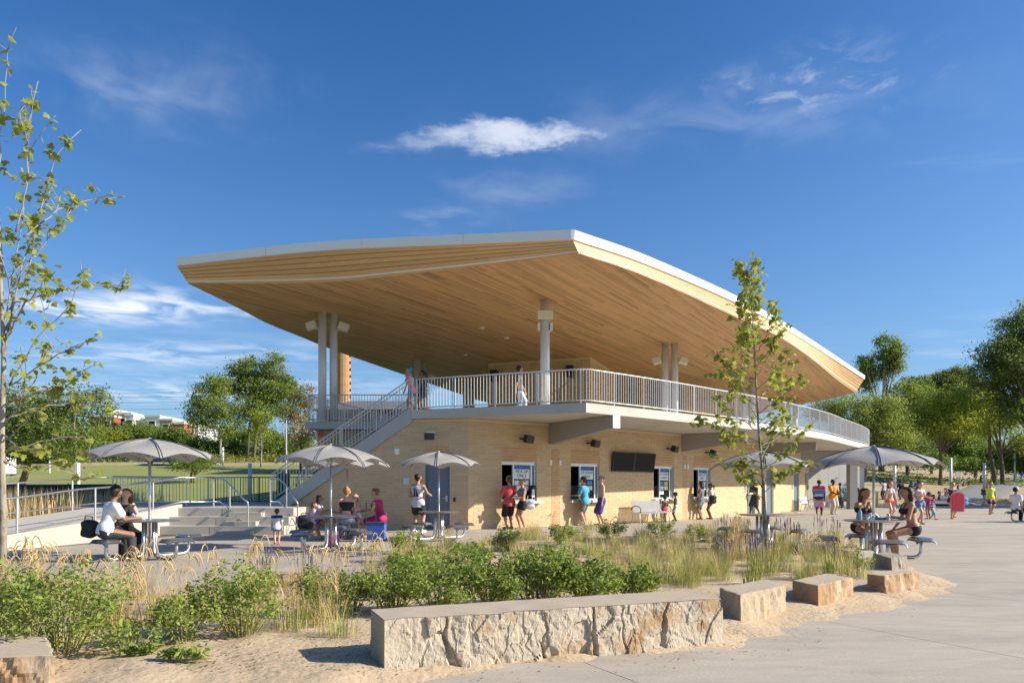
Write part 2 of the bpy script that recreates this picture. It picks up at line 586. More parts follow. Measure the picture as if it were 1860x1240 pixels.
def sand_sheet():
    ys = []
    y = 3.6
    while y < 19.8:
        ys.append(y); y += 0.035 + 0.009 * y
    rows = []
    for y in ys:
        xs = np.linspace(-1.05 * y - 0.6, 1.05 * y + 0.5, 150)
        rows.append([(x, y) for x in xs])
    P = np.zeros((len(rows), 150, 3)); D = np.zeros((len(rows), 150))
    for j, r in enumerate(rows):
        for i, (x, y) in enumerate(r):
            d = bed_dist(x, y); D[j, i] = d
            P[j, i] = (x, y, sand_z(x, y) if d > -1.2 else -0.022)
    idx = np.arange(P.shape[0] * 150).reshape(-1, 150)
    keep = (D[:-1, :-1] > -0.7) | (D[1:, 1:] > -0.7)
    fa = np.stack([idx[:-1, :-1], idx[:-1, 1:], idx[1:, 1:], idx[1:, :-1]], -1)[keep]
    used = np.unique(fa); rem = -np.ones(idx.size, int); rem[used] = np.arange(len(used))
    return MB().addarr(P.reshape(-1, 3)[used], rem[fa])


sand = sand_sheet().build('sand_bed', M_sand, smooth=True)
tag(sand, 'drifted tan sand of the planting bed before the pavilion', 'sand', kind='structure')


def strip(name, m, pts, w, lift, n=60, label=None, cat=None):
    f, tan, L, A, LL = polyline_fn(pts)
    P = []
    for k in range(n + 1):
        t = L * k / n
        p = f(t); d = tan(t); nn = Vector((-d.y, d.x))
        row = []
        for s in np.linspace(-0.5, 0.5, 7):
            q = p + nn * (s * w * (1 + 0.06 * vnoise(p.x, p.y, s * 3, 0.2)))
            row.append((q.x, q.y, th(q.x, q.y) + (lift if abs(s) < .45 else -0.12)))
        P.append(row)
    o = MB().grid(P).build(name, m, smooth=True)
    return tag(o, label, cat, kind='structure')


# sand slope to the right of the pavilion, path, road over the lawn
sx = np.linspace(23.5, 190, 130); sy = np.concatenate([np.linspace(55.6, 100, 64), np.linspace(101, 150, 20)])
P = np.zeros((len(sy), len(sx), 3))
for j, y in enumerate(sy):
    for i, x in enumerate(sx):
        yy = 55.6 + (y - 55.6) * (0.62 + 0.38 * sst(20, 75, x))
        P[j, i] = (x, yy, th(x, yy) + 0.035 + 0.04 * vnoise(x, yy, 1, 0.45) * sst(56, 60, yy))
o = MB().grid(P).build('sand_slope', M_sandgrass, smooth=True)
tag(o, 'sandy slope with sparse grass beside the rising path', 'sand', kind='structure')
pd = [(33, 53.5), (36.5, 57.5), (43, 64), (53.5, 76), (78, 105), (108, 140)]
strip('path', M_asphalt, pd, 5.6, 0.13, label='grey asphalt path rising past the post and rope fence', cat='path')
strip('dirt_track', mat('dry_track', (0.36, 0.29, 0.17), 0.95, var=0.25, scale=0.6, coords='World'), [(-110, 88), (-70, 90), (-35, 91), (-10, 93), (10, 97)], 5, 0.10, label='pale dry track along the top of the lawn', cat='track')

# ramp, landing and wide concrete steps at the left
LZ = 0.78                                        # landing height
stp = thing('concrete_steps', 'wide pale concrete seating steps up to the stair landing', 'steps', (-9.5, 21, 0))
stp['kind'] = 'structure'
for k, (y0, z0, z1) in enumerate(((20.5, 0.0, 0.26), (20.95, 0.26, 0.52), (21.4, 0.52, 0.78))):
    for x0, x1 in ((-10.55, -9.1), (-9.08, -6.85)):
        if k == 2:
            y1 = 24.0
        else:
            y1 = 21.6
        MB().prism([(x0, y0), (x1, y0), (x1, y1), (x0, y1)], z0 - (0.02 if z0 else -0.001), z1, 1 + 0.03 * rnd.uniform(-1, 1)).build('step', M_conc2, stp)
# intermediate small steps beside the handrail
for k in range(3):
    MB().prism([(-8.75, 20.18 + 0.45 * k), (-7.75, 20.18 + 0.45 * k), (-7.75, 20.62 + 0.45 * k), (-8.75, 20.62 + 0.45 * k)], 0.26 * k + 0.002, 0.26 * k + 0.13, 0.98).build('half_step', M_conc2, stp)
lan = MB().prism([(-15, 24.01), (-6.4, 24.01), (-6.4, 30), (-15, 30)], -0.03, LZ - 0.003).build('landing', M_conc2, stp)
MB().prism([(-15, 21.6), (-10.57, 21.6), (-10.57, 24.0), (-15, 24.0)], -0.03, LZ - 0.006).build('landing', M_conc2, stp)

ramp = MB()
rf = [(-10.6, 21.59, LZ - 0.004), (-10.9, 19.0, 0.52), (-11.6, 15.5, 0.22), (-12.6, 12.0, 0.0)]
rb = [(-13.4, 21.59, LZ - 0.004), (-13.9, 19.0, 0.55), (-14.8, 15.5, 0.24), (-16.2, 12.0, 0.01)]
for i in range(3):
    a, b, c, d = rf[i], rf[i + 1], rb[i + 1], rb[i]
    ramp.hexa([(p[0], p[1], -0.05) for p in (a, d, c, b)], [a, d, c, b])
ramp = ramp.build('ramp', M_conc2)
tag(ramp, 'sloping concrete ramp between steel handrails', 'ramp', kind='structure')
kerb = MB()
for i in range(3):
    a, b = Vector(rf[i]), Vector(rf[i + 1])
    o = Vector((0.16, 0.02, 0))
    kerb.hexa([(a.x, a.y, -0.02), (b.x, b.y, -0.02), (b.x + .16, b.y + .02, -0.02), (a.x + .16, a.y + .02, -0.02)], [a + Vector((0, 0, .12)), b + Vector((0, 0, .12)), b + o + Vector((0, 0, .12)), a + o + Vector((0, 0, .12))])
kerb = kerb.build('ramp_kerb', M_conc2, ramp)

# ================================================================== the pavilion
M_brick = mat('buff_brick', (0.58, 0.42, 0.245), 0.85, var=0.10, scale=9.0, bump=0.15, bscale=120, coords='World')
M_brick_r = mat('orange_brick', (0.54, 0.32, 0.165), 0.85, var=0.10, scale=9.0, bump=0.15, bscale=120, coords='World')
M_mortar = mat('mortar', (0.68, 0.55, 0.37), 0.95, var=0.05, coords='World')
M_wood = mat('soffit_wood', (0.63, 0.38, 0.175), 0.55, var=0.10, scale=3.0, dark=(0.26, 0.13, 0.05), dmask=(0.68, 0.75), dscale=6.5, spec=0.35)
M_woodf = mat('fascia_wood', (0.67, 0.43, 0.22), 0.55, var=0.16, scale=5.0, stretch=(1.2, 1.2, 8), dark=(0.24, 0.11, 0.04), dmask=(0.68, 0.72), dscale=5.0, spec=0.35)
M_white = mat('white_metal', (0.80, 0.80, 0.79), 0.35, var=0.02, scale=1.0)
M_steel = mat('brushed_steel', (0.60, 0.60, 0.60), 0.36, metal=1.0, var=0.06, scale=3.0)
M_galv = mat('galvanised_steel', (0.60, 0.59, 0.57), 0.45, metal=0.35, var=0.10, scale=6.0)
M_col = mat('painted_column', (0.66, 0.68, 0.70), 0.4, metal=0.2, var=0.03)
M_grey = mat('grey_paint', (0.30, 0.275, 0.245), 0.6, var=0.05)
M_slab = mat('deck_concrete', (0.47, 0.45, 0.40), 0.8, var=0.12, scale=1.2, dark=(0.36, 0.345, 0.31), dmask=(0.5, 0.8), dscale=0.8, bump=0.08, coords='World')
M_frame = mat('window_aluminium', (0.55, 0.57, 0.58), 0.4, metal=0.6, var=0.03)
M_black = mat('black_plastic', (0.018, 0.018, 0.02), 0.45, var=0.1)
M_door = mat('blue_grey_door', (0.13, 0.17, 0.205), 0.5, var=0.05)
M_glass = glass('clear_glass')

BL = thing('pavilion', 'buff brick beach pavilion with upper deck and huge wood lined canopy roof', 'building', (6, 34, 0))

# ---- ground floor walls: plan curve of the serving front (curved) and the stair side
WALLC = [(-1.48, 23.0), (1.47, 24.95), (5.0, 27.8), (8.9, 31.3), (12.9, 35.8), (16.2, 40.1), (19.4, 44.6)]
wf, wt_, WL, WA, WLL = polyline_fn(WALLC)
WPX = CX + F * WA[:, 0] / WA[:, 1]


def wt_of_px(px):
    return float(np.interp(px, WPX, WLL))


def wpos(t, out, z):
    p = wf(t); d = wt_(t); n = Vector((d.y, -d.x))
    return Vector((p.x + n.x * out, p.y + n.y * out, z))


LD = Vector((-0.987, 0.16)).normalized()         # direction of the stair side wall, leaving the corner
LNRM = Vector((-LD.y, LD.x))                     # its outward normal (towards the camera)
if LNRM.y > 0:
    LNRM = -LNRM
C0 = Vector((-1.48, 23.0))
ZT = 3.74                                        # wall top under the slab
CH = 0.1016
BW = 0.406


def lpos(t, out, z):
    p = C0 + LD * t + LNRM * out
    return Vector((p.x, p.y, z))


# openings: (px0, px1, z0, z1, band top)
WIN = [(911, 975, 0.95, 2.33, 2.80), (1037, 1089, 0.95, 2.33, 2.80), (1187.5, 1224, 0.95, 2.33, 2.80), (1260, 1291, 0.95, 2.33, 2.80)]
DOORS = [(1357, 1372, 0, 2.45), (1392, 1405, 0, 2.45), (1442, 1452, 0, 2.45), (1462, 1469.5, 0, 2.45)]
open_r = [(wt_of_px(a), wt_of_px(b), z0, z1) for (a, b, z0, z1, _) in WIN] + [(wt_of_px(a), wt_of_px(b), z0, z1) for (a, b, z0, z1) in DOORS]
band_r = [(wt_of_px(a) + 0.0, wt_of_px(b), z1, bt) for (a, b, z0, z1, bt) in WIN]
pier_r = [(wt_of_px(1001), wt_of_px(1016), 0, 2.85), (wt_of_px(1240), wt_of_px(1247), 0, 2.85)]
# stair side: t grows to the left; door at px 772..817
tl = lambda px: ((px - CX) / F * C0.y - C0.x) / (LD.x - (px - CX) / F * LD.y)
DL = (tl(817), tl(772))
open_l = [(DL[0], DL[1], 0, 2.35)]
band_l = [(DL[0], DL[1], 2.35, 2.8)]
STAIR_T0, STAIR_T1 = tl(750), tl(500)            # top and bottom of the stair along the side wall


def stair_z(t):                                  # nosing line of the stair
    return lerp(4.05, LZ, (t - STAIR_T0) / (STAIR_T1 - STAIR_T0))


bricks_px = []                                   # (size in picture, maker)


def lay(posf, length, opens, bands, piers, zmax_fn, ztop):
    nc = int(ztop / CH)
    for k in range(nc):
        z0 = k * CH + 0.005; z1 = (k + 1) * CH - 0.005
        zm = (z0 + z1) / 2
        reds = [(x0, x1) for (x0, x1, zz0, zz1) in bands + piers if zz0 < zm < zz1]
        cuts = [(0.0, length)]
        for (a, b) in [(o[0], o[1]) for o in opens if o[2] < zm < o[3]] + reds:
            new = []
            for (s, e) in cuts:
                if b <= s or a >= e:
                    new.append((s, e))
                else:
                    if a - s > 0.03: new.append((s, a))
                    if e - b > 0.03: new.append((b, e))
            cuts = new
        nplain = len(cuts)
        cuts = cuts + reds
        for ci, (s, e) in enumerate(cuts):
            t = -BW * 0.5 * (k % 2)
            while t < e:
                a, b = max(t, s) + 0.006, min(t + BW, e) - 0.006
                t += BW
                if b - a < 0.025:
                    continue
                tm = (a + b) / 2
                if zmax_fn is not None and z1 > zmax_fn(b if True else a):
                    continue
                red = ci >= nplain
                out = 0.0 if not red else -0.0035
                ins = -0.05
                pr = rnd.uniform(-0.0015, 0.0025)
                p00, p10 = posf(a, out + pr, z0), posf(b, out + pr, z0)
                q00, q10 = posf(a, ins, z0), posf(b, ins, z0)
                up = Vector((0, 0, z1 - z0))
                size = (F / p00.y) ** 2 * (b - a)
                bricks_px.append((size, red, [p00, p10, q10, q00], up, 1 + rnd.uniform(-0.075, 0.075)))


lay(wpos, WL, open_r, band_r, pier_r, None, ZT)
lay(lpos, STAIR_T1 + 0.3, open_l, band_l, [], lambda t: min(ZT, stair_z(t) - 0.16) if t > STAIR_T0 else ZT, ZT)
wall = MB()
# mortar core: strips cut round the openings


def core(posf, length, opens, ztop, zmax_fn=None, step=0.4):
    ts = sorted(set([0, length] + [t for o in opens for t in o[:2]] + list(np.arange(0, length, step))))
    for a, b in zip(ts[:-1], ts[1:]):
        if b - a < 1e-4:
            continue
        m = (a + b) / 2
        spans = [(0.0, ztop)]
        for (oa, ob, z0, z1) in opens:
            if oa < m < ob:
                spans = [(0.0, z0), (z1, ztop)]
        for (z0, z1) in spans:
            if z1 - z0 < 0.01:
                continue
            za, zb = z1, z1
            if zmax_fn:
                za, zb = min(z1, zmax_fn(a)), min(z1, zmax_fn(b))
            p = [posf(a, -0.008, z0), posf(b, -0.008, z0), posf(b, -0.25, z0), posf(a, -0.25, z0)]
            q = [posf(a, -0.008, za), posf(b, -0.008, zb), posf(b, -0.25, zb), posf(a, -0.25, za)]
            wall.hexa(p, q)


core(wpos, WL, open_r, ZT)
core(lpos, STAIR_T1 + 0.3, open_l, ZT, lambda t: min(ZT, stair_z(t) - 0.12) if t > STAIR_T0 else ZT)
WALL = wall.build('wall', M_mortar, BL)
bricks_px.sort(key=lambda b: -b[0])
rest = {True: MB(), False: MB()}
for i, (sz, red, loop, up, ti) in enumerate(bricks_px):
    if i < 298:
        MB().hexa(loop, [p + up for p in loop], ti).build('brick', M_brick_r if red else M_brick, WALL)
    else:
        rest[red].hexa(loop, [p + up for p in loop], ti)
for red in (False, True):
    o = rest[red].build('far_bricks', M_brick_r if red else M_brick, WALL); o['kind'] = 'stuff'
# plain inner and rear walls so that the rooms are closed
inner = MB()
pts = [wf(t) for t in np.linspace(0, WL, 12)]
endp = wf(WL); ed = wt_(WL)
back = [endp + Vector((-ed.y, ed.x)) * k for k in (0.26, 9)]
inner.prism([(endp.x - .02, endp.y + .02), (back[1].x, back[1].y), (back[1].x - .25, back[1].y - .2), (endp.x - .3, endp.y - .12)], 0, ZT)
inner.prism([(back[1].x, back[1].y), (2, 60), (1.7, 59.8), (back[1].x - .2, back[1].y - .3)], 0, ZT)
inner.prism([(-7.6, 27.55), (-2.4, 27.55), (-2.4, 27.8), (-7.6, 27.8)], 0, ZT)
inner.prism([(-7.6, 27.8), (-7.35, 27.8), (1.9, 60), (1.6, 60)], 0, ZT)
inner.build('rear_wall', mat('rear_wall_brick', (0.46, 0.32, 0.16), 0.9, var=0.1, scale=4), BL)

# ---- deck slab
DECK_Z, SLAB_T = 4.05, 0.30
edge_pts = [(2.3, 21.2), (4.7, 23.1), (7.1, 25.15), (11.2, 28.9), (15.3, 33.3), (18.4, 37.4), (21.4, 41.4), (23.6, 44.9), (24.6, 47.6), (24.2, 50.2), (22.3, 52.4)]
ef, etan, EL, EA, ELL = polyline_fn(edge_pts)
st_top = lpos(STAIR_T0, 0.14, 0)
left_edge = [Vector((st_top.x, st_top.y)), Vector((2.3, 21.2))]
curve = [ef(t) for t in np.linspace(0, EL, 48)]
deck_poly = [(left_edge[0].x, left_edge[0].y)] + [(p.x, p.y) for p in curve] + [(12, 62), (0, 62), (-8.25, 27.2), (left_edge[0].x, 27.2)]
sl = MB().prism(deck_poly, DECK_Z - SLAB_T, DECK_Z)
DECK = sl.build('deck_slab', M_slab, BL)
# shallow drip line under the rim: a thin inset rib, seen as a line on the underside
# ---- steel beams under the deck
def beam(w0, tip_px, tip_y, name='beam'):
    a = wpos(wt_of_px(w0), 0.0, 0); zt = DECK_Z - SLAB_T
    s = (tip_y - HZ) / (HC - zt)
    b = Vector(((tip_px - CX) / s, F / s, 0))
    d = (b - a); L_ = d.length; d.normalize(); n = Vector((d.y, -d.x, 0)) * 0.14
    m = MB()
    p0, p1 = a - d * 0.3, b
    top = zt - 0.012
    m.hexa([p0 - n + Vector((0, 0, top - .78)), p1 - n + Vector((0, 0, top - .40)), p1 + n + Vector((0, 0, top - .40)), p0 + n + Vector((0, 0, top - .78))],
           [p0 - n + Vector((0, 0, top)), p1 - n + Vector((0, 0, top)), p1 + n + Vector((0, 0, top)), p0 + n + Vector((0, 0, top))])
    o = m.build(name, M_grey, BL)
    e = MB()
    q0, q1 = p1 + d * 0.001, p1 + d * 0.03
    n2 = n * 1.06
    e.hexa([q0 - n2 + Vector((0, 0, top - .41)), q1 - n2 + Vector((0, 0, top - .41)), q1 + n2 + Vector((0, 0, top - .41)), q0 + n2 + Vector((0, 0, top - .41))],
           [q0 - n2 + Vector((0, 0, top - .01)), q1 - n2 + Vector((0, 0, top - .01)), q1 + n2 + Vector((0, 0, top - .01)), q0 + n2 + Vector((0, 0, top - .01))])
    e.build('end_plate', M_white, o)


beam(1002, 1119, 753.5)
beam(1241, 1354, 783.5)
beam(1385, 1482, 803)
beam(1456, 1547, 819)

# ---- undercroft at the far end: concrete wall and piers
M_cwall = mat('board_marked_concrete', (0.33, 0.325, 0.31), 0.85, var=0.12, scale=1.5, stretch=(1, 1, 0.4), coords='World')
pw = MB()
for i in range(5):
    x0 = 21.2 + i * 1.0
    for (z0, z1) in ((0, 1.7), (1.712, ZT)):
        MB().prism([(x0 + .005, 49.2 + i * .45), (x0 + .995, 49.65 + i * .45), (x0 + .9, 49.9 + i * .45), (x0 - .09, 49.45 + i * .45)], z0, z1, 1 + rnd.uniform(-.06, .06)).build('concrete_panel', M_cwall, BL)
for (px, d, w) in ((1547.5, 45.2, 0.50), (1560, 52.0, 0.55), (1527, 55, 0.5)):
    p = AD(px, 900, d)
    m = MB().prism([(p.x - w / 2, p.y - w / 2), (p.x + w / 2, p.y - w / 2), (p.x + w / 2, p.y + w / 2), (p.x - w / 2, p.y + w / 2)], 0, ZT)
    m.build('concrete_pier', M_cwall, BL)

# ---- windows
M_sign_w = mat('sign_white', (0.75, 0.80, 0.80), 0.5, var=0.02)
M_sign_b = mat('sign_blue', (0.03, 0.12, 0.42), 0.5, var=0.02)
M_sign_t = mat('sign_text_blue', (0.02, 0.06, 0.22), 0.5, var=0.0)
M_orange = mat('poster_orange', (0.75, 0.18, 0.05), 0.6, var=0.05)
M_yellow = mat('poster_yellow', (0.75, 0.52, 0.05), 0.6, var=0.05)
M_pblue = mat('poster_blue', (0.05, 0.25, 0.62), 0.6, var=0.05)
M_paper = mat('paper_white', (0.75, 0.76, 0.76), 0.7, var=0.03)
SIGNS = [('PICK UP', 'ONLY'), ('ICE CREAM', 'ONLY'), ('ICE CREAM', '& FOOD'), ('PICK UP', 'ONLY')]


def wbox(m, t0, t1, o0, o1, z0, z1, tint=1.0, mi=0):
    m.hexa([wpos(t0, o0, z0), wpos(t1, o0, z0), wpos(t1, o1, z0), wpos(t0, o1, z0)][::-1],
           [wpos(t0, o0, z1), wpos(t1, o0, z1), wpos(t1, o1, z1), wpos(t0, o1, z1)][::-1], tint, mi)
    return m


for wi, (a, b, z0, z1, bt) in enumerate(WIN):
    ta, tb = wt_of_px(a), wt_of_px(b)
    W_ = tb - ta
    m = MB()
    wbox(m, ta, tb, -0.17, -0.07, z1 - 0.11, z1)
    wbox(m, ta, tb, -0.17, -0.07, z0, z0 + 0.05)
    wbox(m, ta, ta + 0.05, -0.17, -0.07, z0 + .05, z1 - .11)
    wbox(m, tb - 0.07, tb, -0.17, -0.07, z0 + .05, z1 - .11)
    wbox(m, tb - 0.22, tb - 0.15, -0.16, -0.08, z0 + .05, z1 - .11)
    wbox(m, ta + W_ * 0.34, ta + W_ * 0.34 + 0.06, -0.15, -0.08, z0 + .05, z1 - .11)
    wn = m.build('window', M_frame, BL)
    ps = MB(); wbox(ps, ta + W_ * .34 + .06, tb - .22, -.125, -.118, z0 + .05, z1 - .11)
    ps.build('pane', M_glass, wn)
    ps = MB(); wbox(ps, tb - .15, tb - .07, -.125, -.118, z0 + .05, z1 - .11)
    ps.build('pane', M_glass, wn)
    sm = MB(); wbox(sm, ta - 0.12, tb + 0.16, -0.3, 0.20, z0 - 0.09, z0 - 0.005)
    sm.build('counter_sill', M_galv, wn)
    rv = MB(); wbox(rv, tb - 0.004, tb + 0.03, -0.24, -0.01, z0, z1)
    rv.build('reveal', M_frame, wn)
    # the printed sign taped inside the glass
    s0, s1 = ta + W_ * .34 + .07, tb - .24
    sg = MB(); wbox(sg, s0, s1, -.117, -.112, z1 - .60, z1 - .13); so = sg.build('sign', M_sign_w, wn)
    sg = MB(); wbox(sg, s0, s1, -.111, -.109, z1 - .26, z1 - .13); sg.build('sign_header', M_sign_b, so)
    tm = (s0 + s1) / 2
    d = wt_(tm); ang = math.atan2(d.y, d.x)
    fs = (s1 - s0) / (4.6 if len(SIGNS[wi][0]) < 9 else 5.6)
    for li, txt in enumerate(SIGNS[wi]):
        make_text(txt, fs, wpos(tm, -.107, z1 - .345 - .15 * li), (R(90), 0, ang), M_sign_t, 'lettering', so)
    cols = [M_paper, M_orange, M_pblue, M_yellow, M_paper, M_paper]
    for k in range(5):
        x0 = lerp(s0, s1, 0.05 + 0.48 * (k % 2)); zz = z1 - .66 - .19 * (k // 2)
        pm = MB(); wbox(pm, x0, x0 + (s1 - s0) * .40, -.117, -.113, zz - .16, zz)
        pm.build('notice', cols[(k + wi) % 6] if wi else M_paper, wn)

# doors of the serving front
for (a, b, z0, z1) in DOORS:
    ta, tb = wt_of_px(a), wt_of_px(b)
    m = MB()
    wbox(m, ta, ta + .06, -0.2, -0.04, z0, z1); wbox(m, tb - .06, tb, -0.2, -0.04, z0, z1); wbox(m, ta + .06, tb - .06, -0.2, -0.04, z1 - .07, z1)
    dn = m.build('door', M_frame, BL)
    m = MB(); wbox(m, ta + .061, tb - .061, -0.16, -0.12, 0.004, z1 - .071); lf = m.build('door_leaf', M_door, dn)
    m = MB(); wbox(m, ta + .12, ta + .15, -0.119, -0.06, 0.95, 1.2); m.build('handle', M_steel, lf)
# door in the stair side
ta, tb = DL


def lbox(m, t0, t1, o0, o1, z0, z1, tint=1.0):
    m.hexa([lpos(t0, o0, z0), lpos(t0, o1, z0), lpos(t1, o1, z0), lpos(t1, o0, z0)][::-1], [lpos(t0, o0, z1), lpos(t0, o1, z1), lpos(t1, o1, z1), lpos(t1, o0, z1)][::-1], tint)
    return m


m = MB()
lbox(m, ta, ta + .05, -.15, -.02, 0, 2.35); lbox(m, tb - .05, tb, -.15, -.02, 0, 2.35); lbox(m, ta + .05, tb - .05, -.15, -.02, 2.29, 2.35)
dn = m.build('door', mat('door_frame_paint', (0.12, 0.155, 0.185), .5), BL)
m = MB(); lbox(m, ta + .051, tb - .051, -.12, -.07, .005, 2.289); lf = m.build('door_leaf', M_door, dn)
m = MB(); lbox(m, ta + .09, ta + .16, -.069, -.05, .95, 1.15); lbox(m, ta + .10, ta + .24, -.05, -.02, 1.04, 1.07); m.build('handle', M_steel, lf)
m = MB(); lbox(m, tb + .55, tb + .75, -.01, .05, 1.52, 1.75); q = m.build('call_box', M_galv, BL)
m = MB(); lbox(m, tb + .90, tb + 1.07, -.01, .05, 2.55, 2.75); m.build('wall_light', M_white, BL)
m = MB(); lbox(m, ta - .20, ta - .13, -.01, .03, .95, 1.08); m.build('card_reader', M_black, BL)
m = MB(); lbox(m, tb + 1.35, tb + 1.46, -.01, .03, .42, .55); m.build('socket', M_white, BL)
for px in (1000, 1017, 1243.5, 1249):
    t = wt_of_px(px); m = MB(); wbox(m, t - .05, t + .05, -.01, .03, 2.25, 2.42); m.build('wall_sensor', M_white, BL)
for px in (1354, 1407, 1439, 1471):
    t = wt_of_px(px); m = MB(); wbox(m, t - .12, t + .12, -.01, .02, 1.32, 1.6); m.build('door_sign', mat('door_plate', (.2, .25, .3), .5), BL)

# counters inside, seen through the hatches
for (a, b) in ((905, 985), (1030, 1100), (1180, 1300)):
    m = MB(); wbox(m, wt_of_px(a), wt_of_px(b), -1.9, -1.3, 0, 1.5); m.build('back_counter', mat('room_interior', (0.45, 0.43, 0.40), .7), BL)

# ---- stair along the side wall
nst = 19
stair = MB()
SW = 1.9
for k in range(nst):
    t0 = lerp(STAIR_T1, STAIR_T0, k / nst); t1 = lerp(STAIR_T1, STAIR_T0, (k + 1) / nst)
    z1 = lerp(LZ, DECK_Z, (k + 1) / nst)
    m = MB(); lbox(m, t0, t1 - 0.02, -SW, -0.02, z1 - .19, z1 - 0.002); m.build('tread', M_slab, BL)


def slopebox(o0, o1, dz0, dz1, t0, t1, name, mm, z_at=stair_z):
    m = MB()
    m.hexa([lpos(t0, o0, z_at(t0) + dz0), lpos(t0, o1, z_at(t0) + dz0), lpos(t1, o1, z_at(t1) + dz0), lpos(t1, o0, z_at(t1) + dz0)][::-1],
           [lpos(t0, o0, z_at(t0) + dz1), lpos(t0, o1, z_at(t0) + dz1), lpos(t1, o1, z_at(t1) + dz1), lpos(t1, o0, z_at(t1) + dz1)][::-1])
    return m.build(name, mm, BL)


M_string = mat('stair_stringer_concrete', (0.40, 0.40, 0.385), .75, var=.12, scale=1.5, coords='World')
slopebox(-0.018, 0.12, -0.40, 0.12, STAIR_T0 - 0.001, STAIR_T1 + 0.25, 'stringer', M_string)
slopebox(-SW - .13, -SW - .002, -0.40, 0.12, STAIR_T0, STAIR_T1 + 0.25, 'stringer', M_string)

# ---- roof: soffit outline, coping outline (photo pixel + height above the eye)
ZR = 7.0


def up(px, py, zr):
    s = (HZ - py) / zr
    return Vector(((px - CX) / s, F / s, HC + zr))


sof_left = [(342, 515), (470, 515), (610, 512), (740, 498.5), (929, 476), (1051, 460)]
sof_right = [(1051, 460), (1180, 505), (1342, 578), (1417, 612.5), (1478, 654), (1519, 688), (1554, 713)]
cop_left = [(321, 483, 7.5), (470, 466, 7.6), (610, 453.5, 7.65), (830, 443.5, 7.5), (1040, 435, 7.36)]
cop_right = [(1040, 435, 7.36), (1180, 483, 7.42), (1349, 556.5, 7.55), (1451, 613, 7.7), (1569.5, 688.6, 7.9)]


def smooth3(pts, n):
    A = np.array([tuple(p) for p in pts]); A = np.vstack([2 * A[0] - A[1], A, 2 * A[-1] - A[-2]])
    out = []
    for i in range(1, len(A) - 2):
        for k in range(16):
            t = k / 16; a, b, c, d = A[i - 1], A[i], A[i + 1], A[i + 2]
            out.append(0.5 * (2 * b + (c - a) * t + (2 * a - 5 * b + 4 * c - d) * t * t + (3 * b - a - 3 * c + d) * t ** 3))
    out.append(A[-2]); out = np.array(out)
    L = np.concatenate([[0], np.cumsum(np.linalg.norm(np.diff(out, axis=0), axis=1))])
    u = np.linspace(0, L[-1], n)
    return np.stack([np.interp(u, L, out[:, k]) for k in range(3)], -1)


NL, NR = 49, 97
SLe = smooth3([up(x, y, ZR) for x, y in sof_left], NL); SRi = smooth3([up(x, y, ZR) for x, y in sof_right], NR)
CLe = smooth3([up(*p) for p in cop_left], NL); CRi = smooth3([up(*p) for p in cop_right], NR)
back_px = [(1475, 730), (1300, 762), (1050, 762), (884, 730), (841, 717), (736, 681), (614, 638.7), (540, 609), (485, 587), (432, 559), (342, 515)]
SBk = smooth3([up(1554, 713, ZR)] + [up(x, y, ZR) for x, y in back_px], 80)
sof_poly = np.vstack([SLe, SRi[1:], SBk[1:-1]])[:, :2]
ZS = HC + ZR
# roof body: soffit backing, and the top
body = MB()
cen_ = sof_poly.mean(0)
body.prism([tuple(cen_ + (p - cen_) * .955) for p in sof_poly], ZS + 0.036, ZS + 0.20)
ROOF = body.build('roof', mat('roof_dark', (0.10, 0.07, 0.045), .9), BL)
topc = np.array([8.0, 42.0, ZS + 1.6])
ring = np.vstack([CLe, CRi[1:]]) + np.array([0, 0, 0.26])
bk = SBk[1:-1] + np.array([0, 0, 0.75])
ring = np.vstack([ring, bk])
tm = MB(); n = len(ring)
tm.add(list(map(tuple, ring)) + [tuple(topc)], [(i, (i + 1) % n, n) for i in range(n)])
tm.build('roof_membrane', mat('roof_membrane', (.6, .6, .58), .7), ROOF)
bf = MB(); nb = len(SBk)
bf.grid([SBk + np.array([0, 0, 0.0]), SBk + np.array([0, 0, .78])]); bf.build('rear_fascia', M_woodf, ROOF)

# soffit boards, clipped between the two sides of the outline
pdv = Vector((0.545, 0.838)); pnv = Vector((0.838, -0.545))
PU = sof_poly @ np.array(pdv); PN = sof_poly @ np.array(pnv)
cmin, cmax = PN.min(), PN.max()


def span(c):
    xs = []
    for i in range(len(PN)):
        a, b = PN[i - 1], PN[i]
        if (a > c) != (b > c):
            xs.append(PU[i - 1] + (PU[i] - PU[i - 1]) * (c - a) / (b - a))
    return (min(xs), max(xs)) if len(xs) >= 2 else None


PW = 0.118
planks = []
c = cmin + 0.01
while c + PW < cmax - 0.005:
    s0, s1 = span(c + 0.003), span(c + PW - 0.003)
    if s0 and s1:
        lo, hi = max(s0[0], s1[0]), min(s0[1], s1[1])
        cutp = []
        u = lo + rnd.uniform(0.3, 3.5)
        while u < hi - 0.4:
            cutp.append(u); u += rnd.uniform(2.2, 4.8)
        e0 = [s0[0]] + cutp + [s0[1]]; e1 = [s1[0]] + cutp + [s1[1]]
        for k in range(len(e0) - 1):
            g0 = 0.0 if k == 0 else 0.002; g1 = 0.0 if k == len(e0) - 2 else 0.002
            q = []
            for (cc, uu) in ((c + .003, e0[k] + g0), (c + .003, e0[k + 1] - g1), (c + PW - .003, e1[k + 1] - g1), (c + PW - .003, e1[k] + g0)):
                p = pnv * cc + pdv * uu
                q.append((p.x, p.y))
            dist = sum(p[1] for p in q) / 4
            tint = rnd.choice([.80, .9, 1.0, 1.0, 1.05, 1.1]) * rnd.uniform(.95, 1.05)
            if rnd.random() < .035:
                tint = .66
            planks.append((dist, q, tint))
    c += PW
planks.sort(key=lambda p: p[0])
restp = MB()
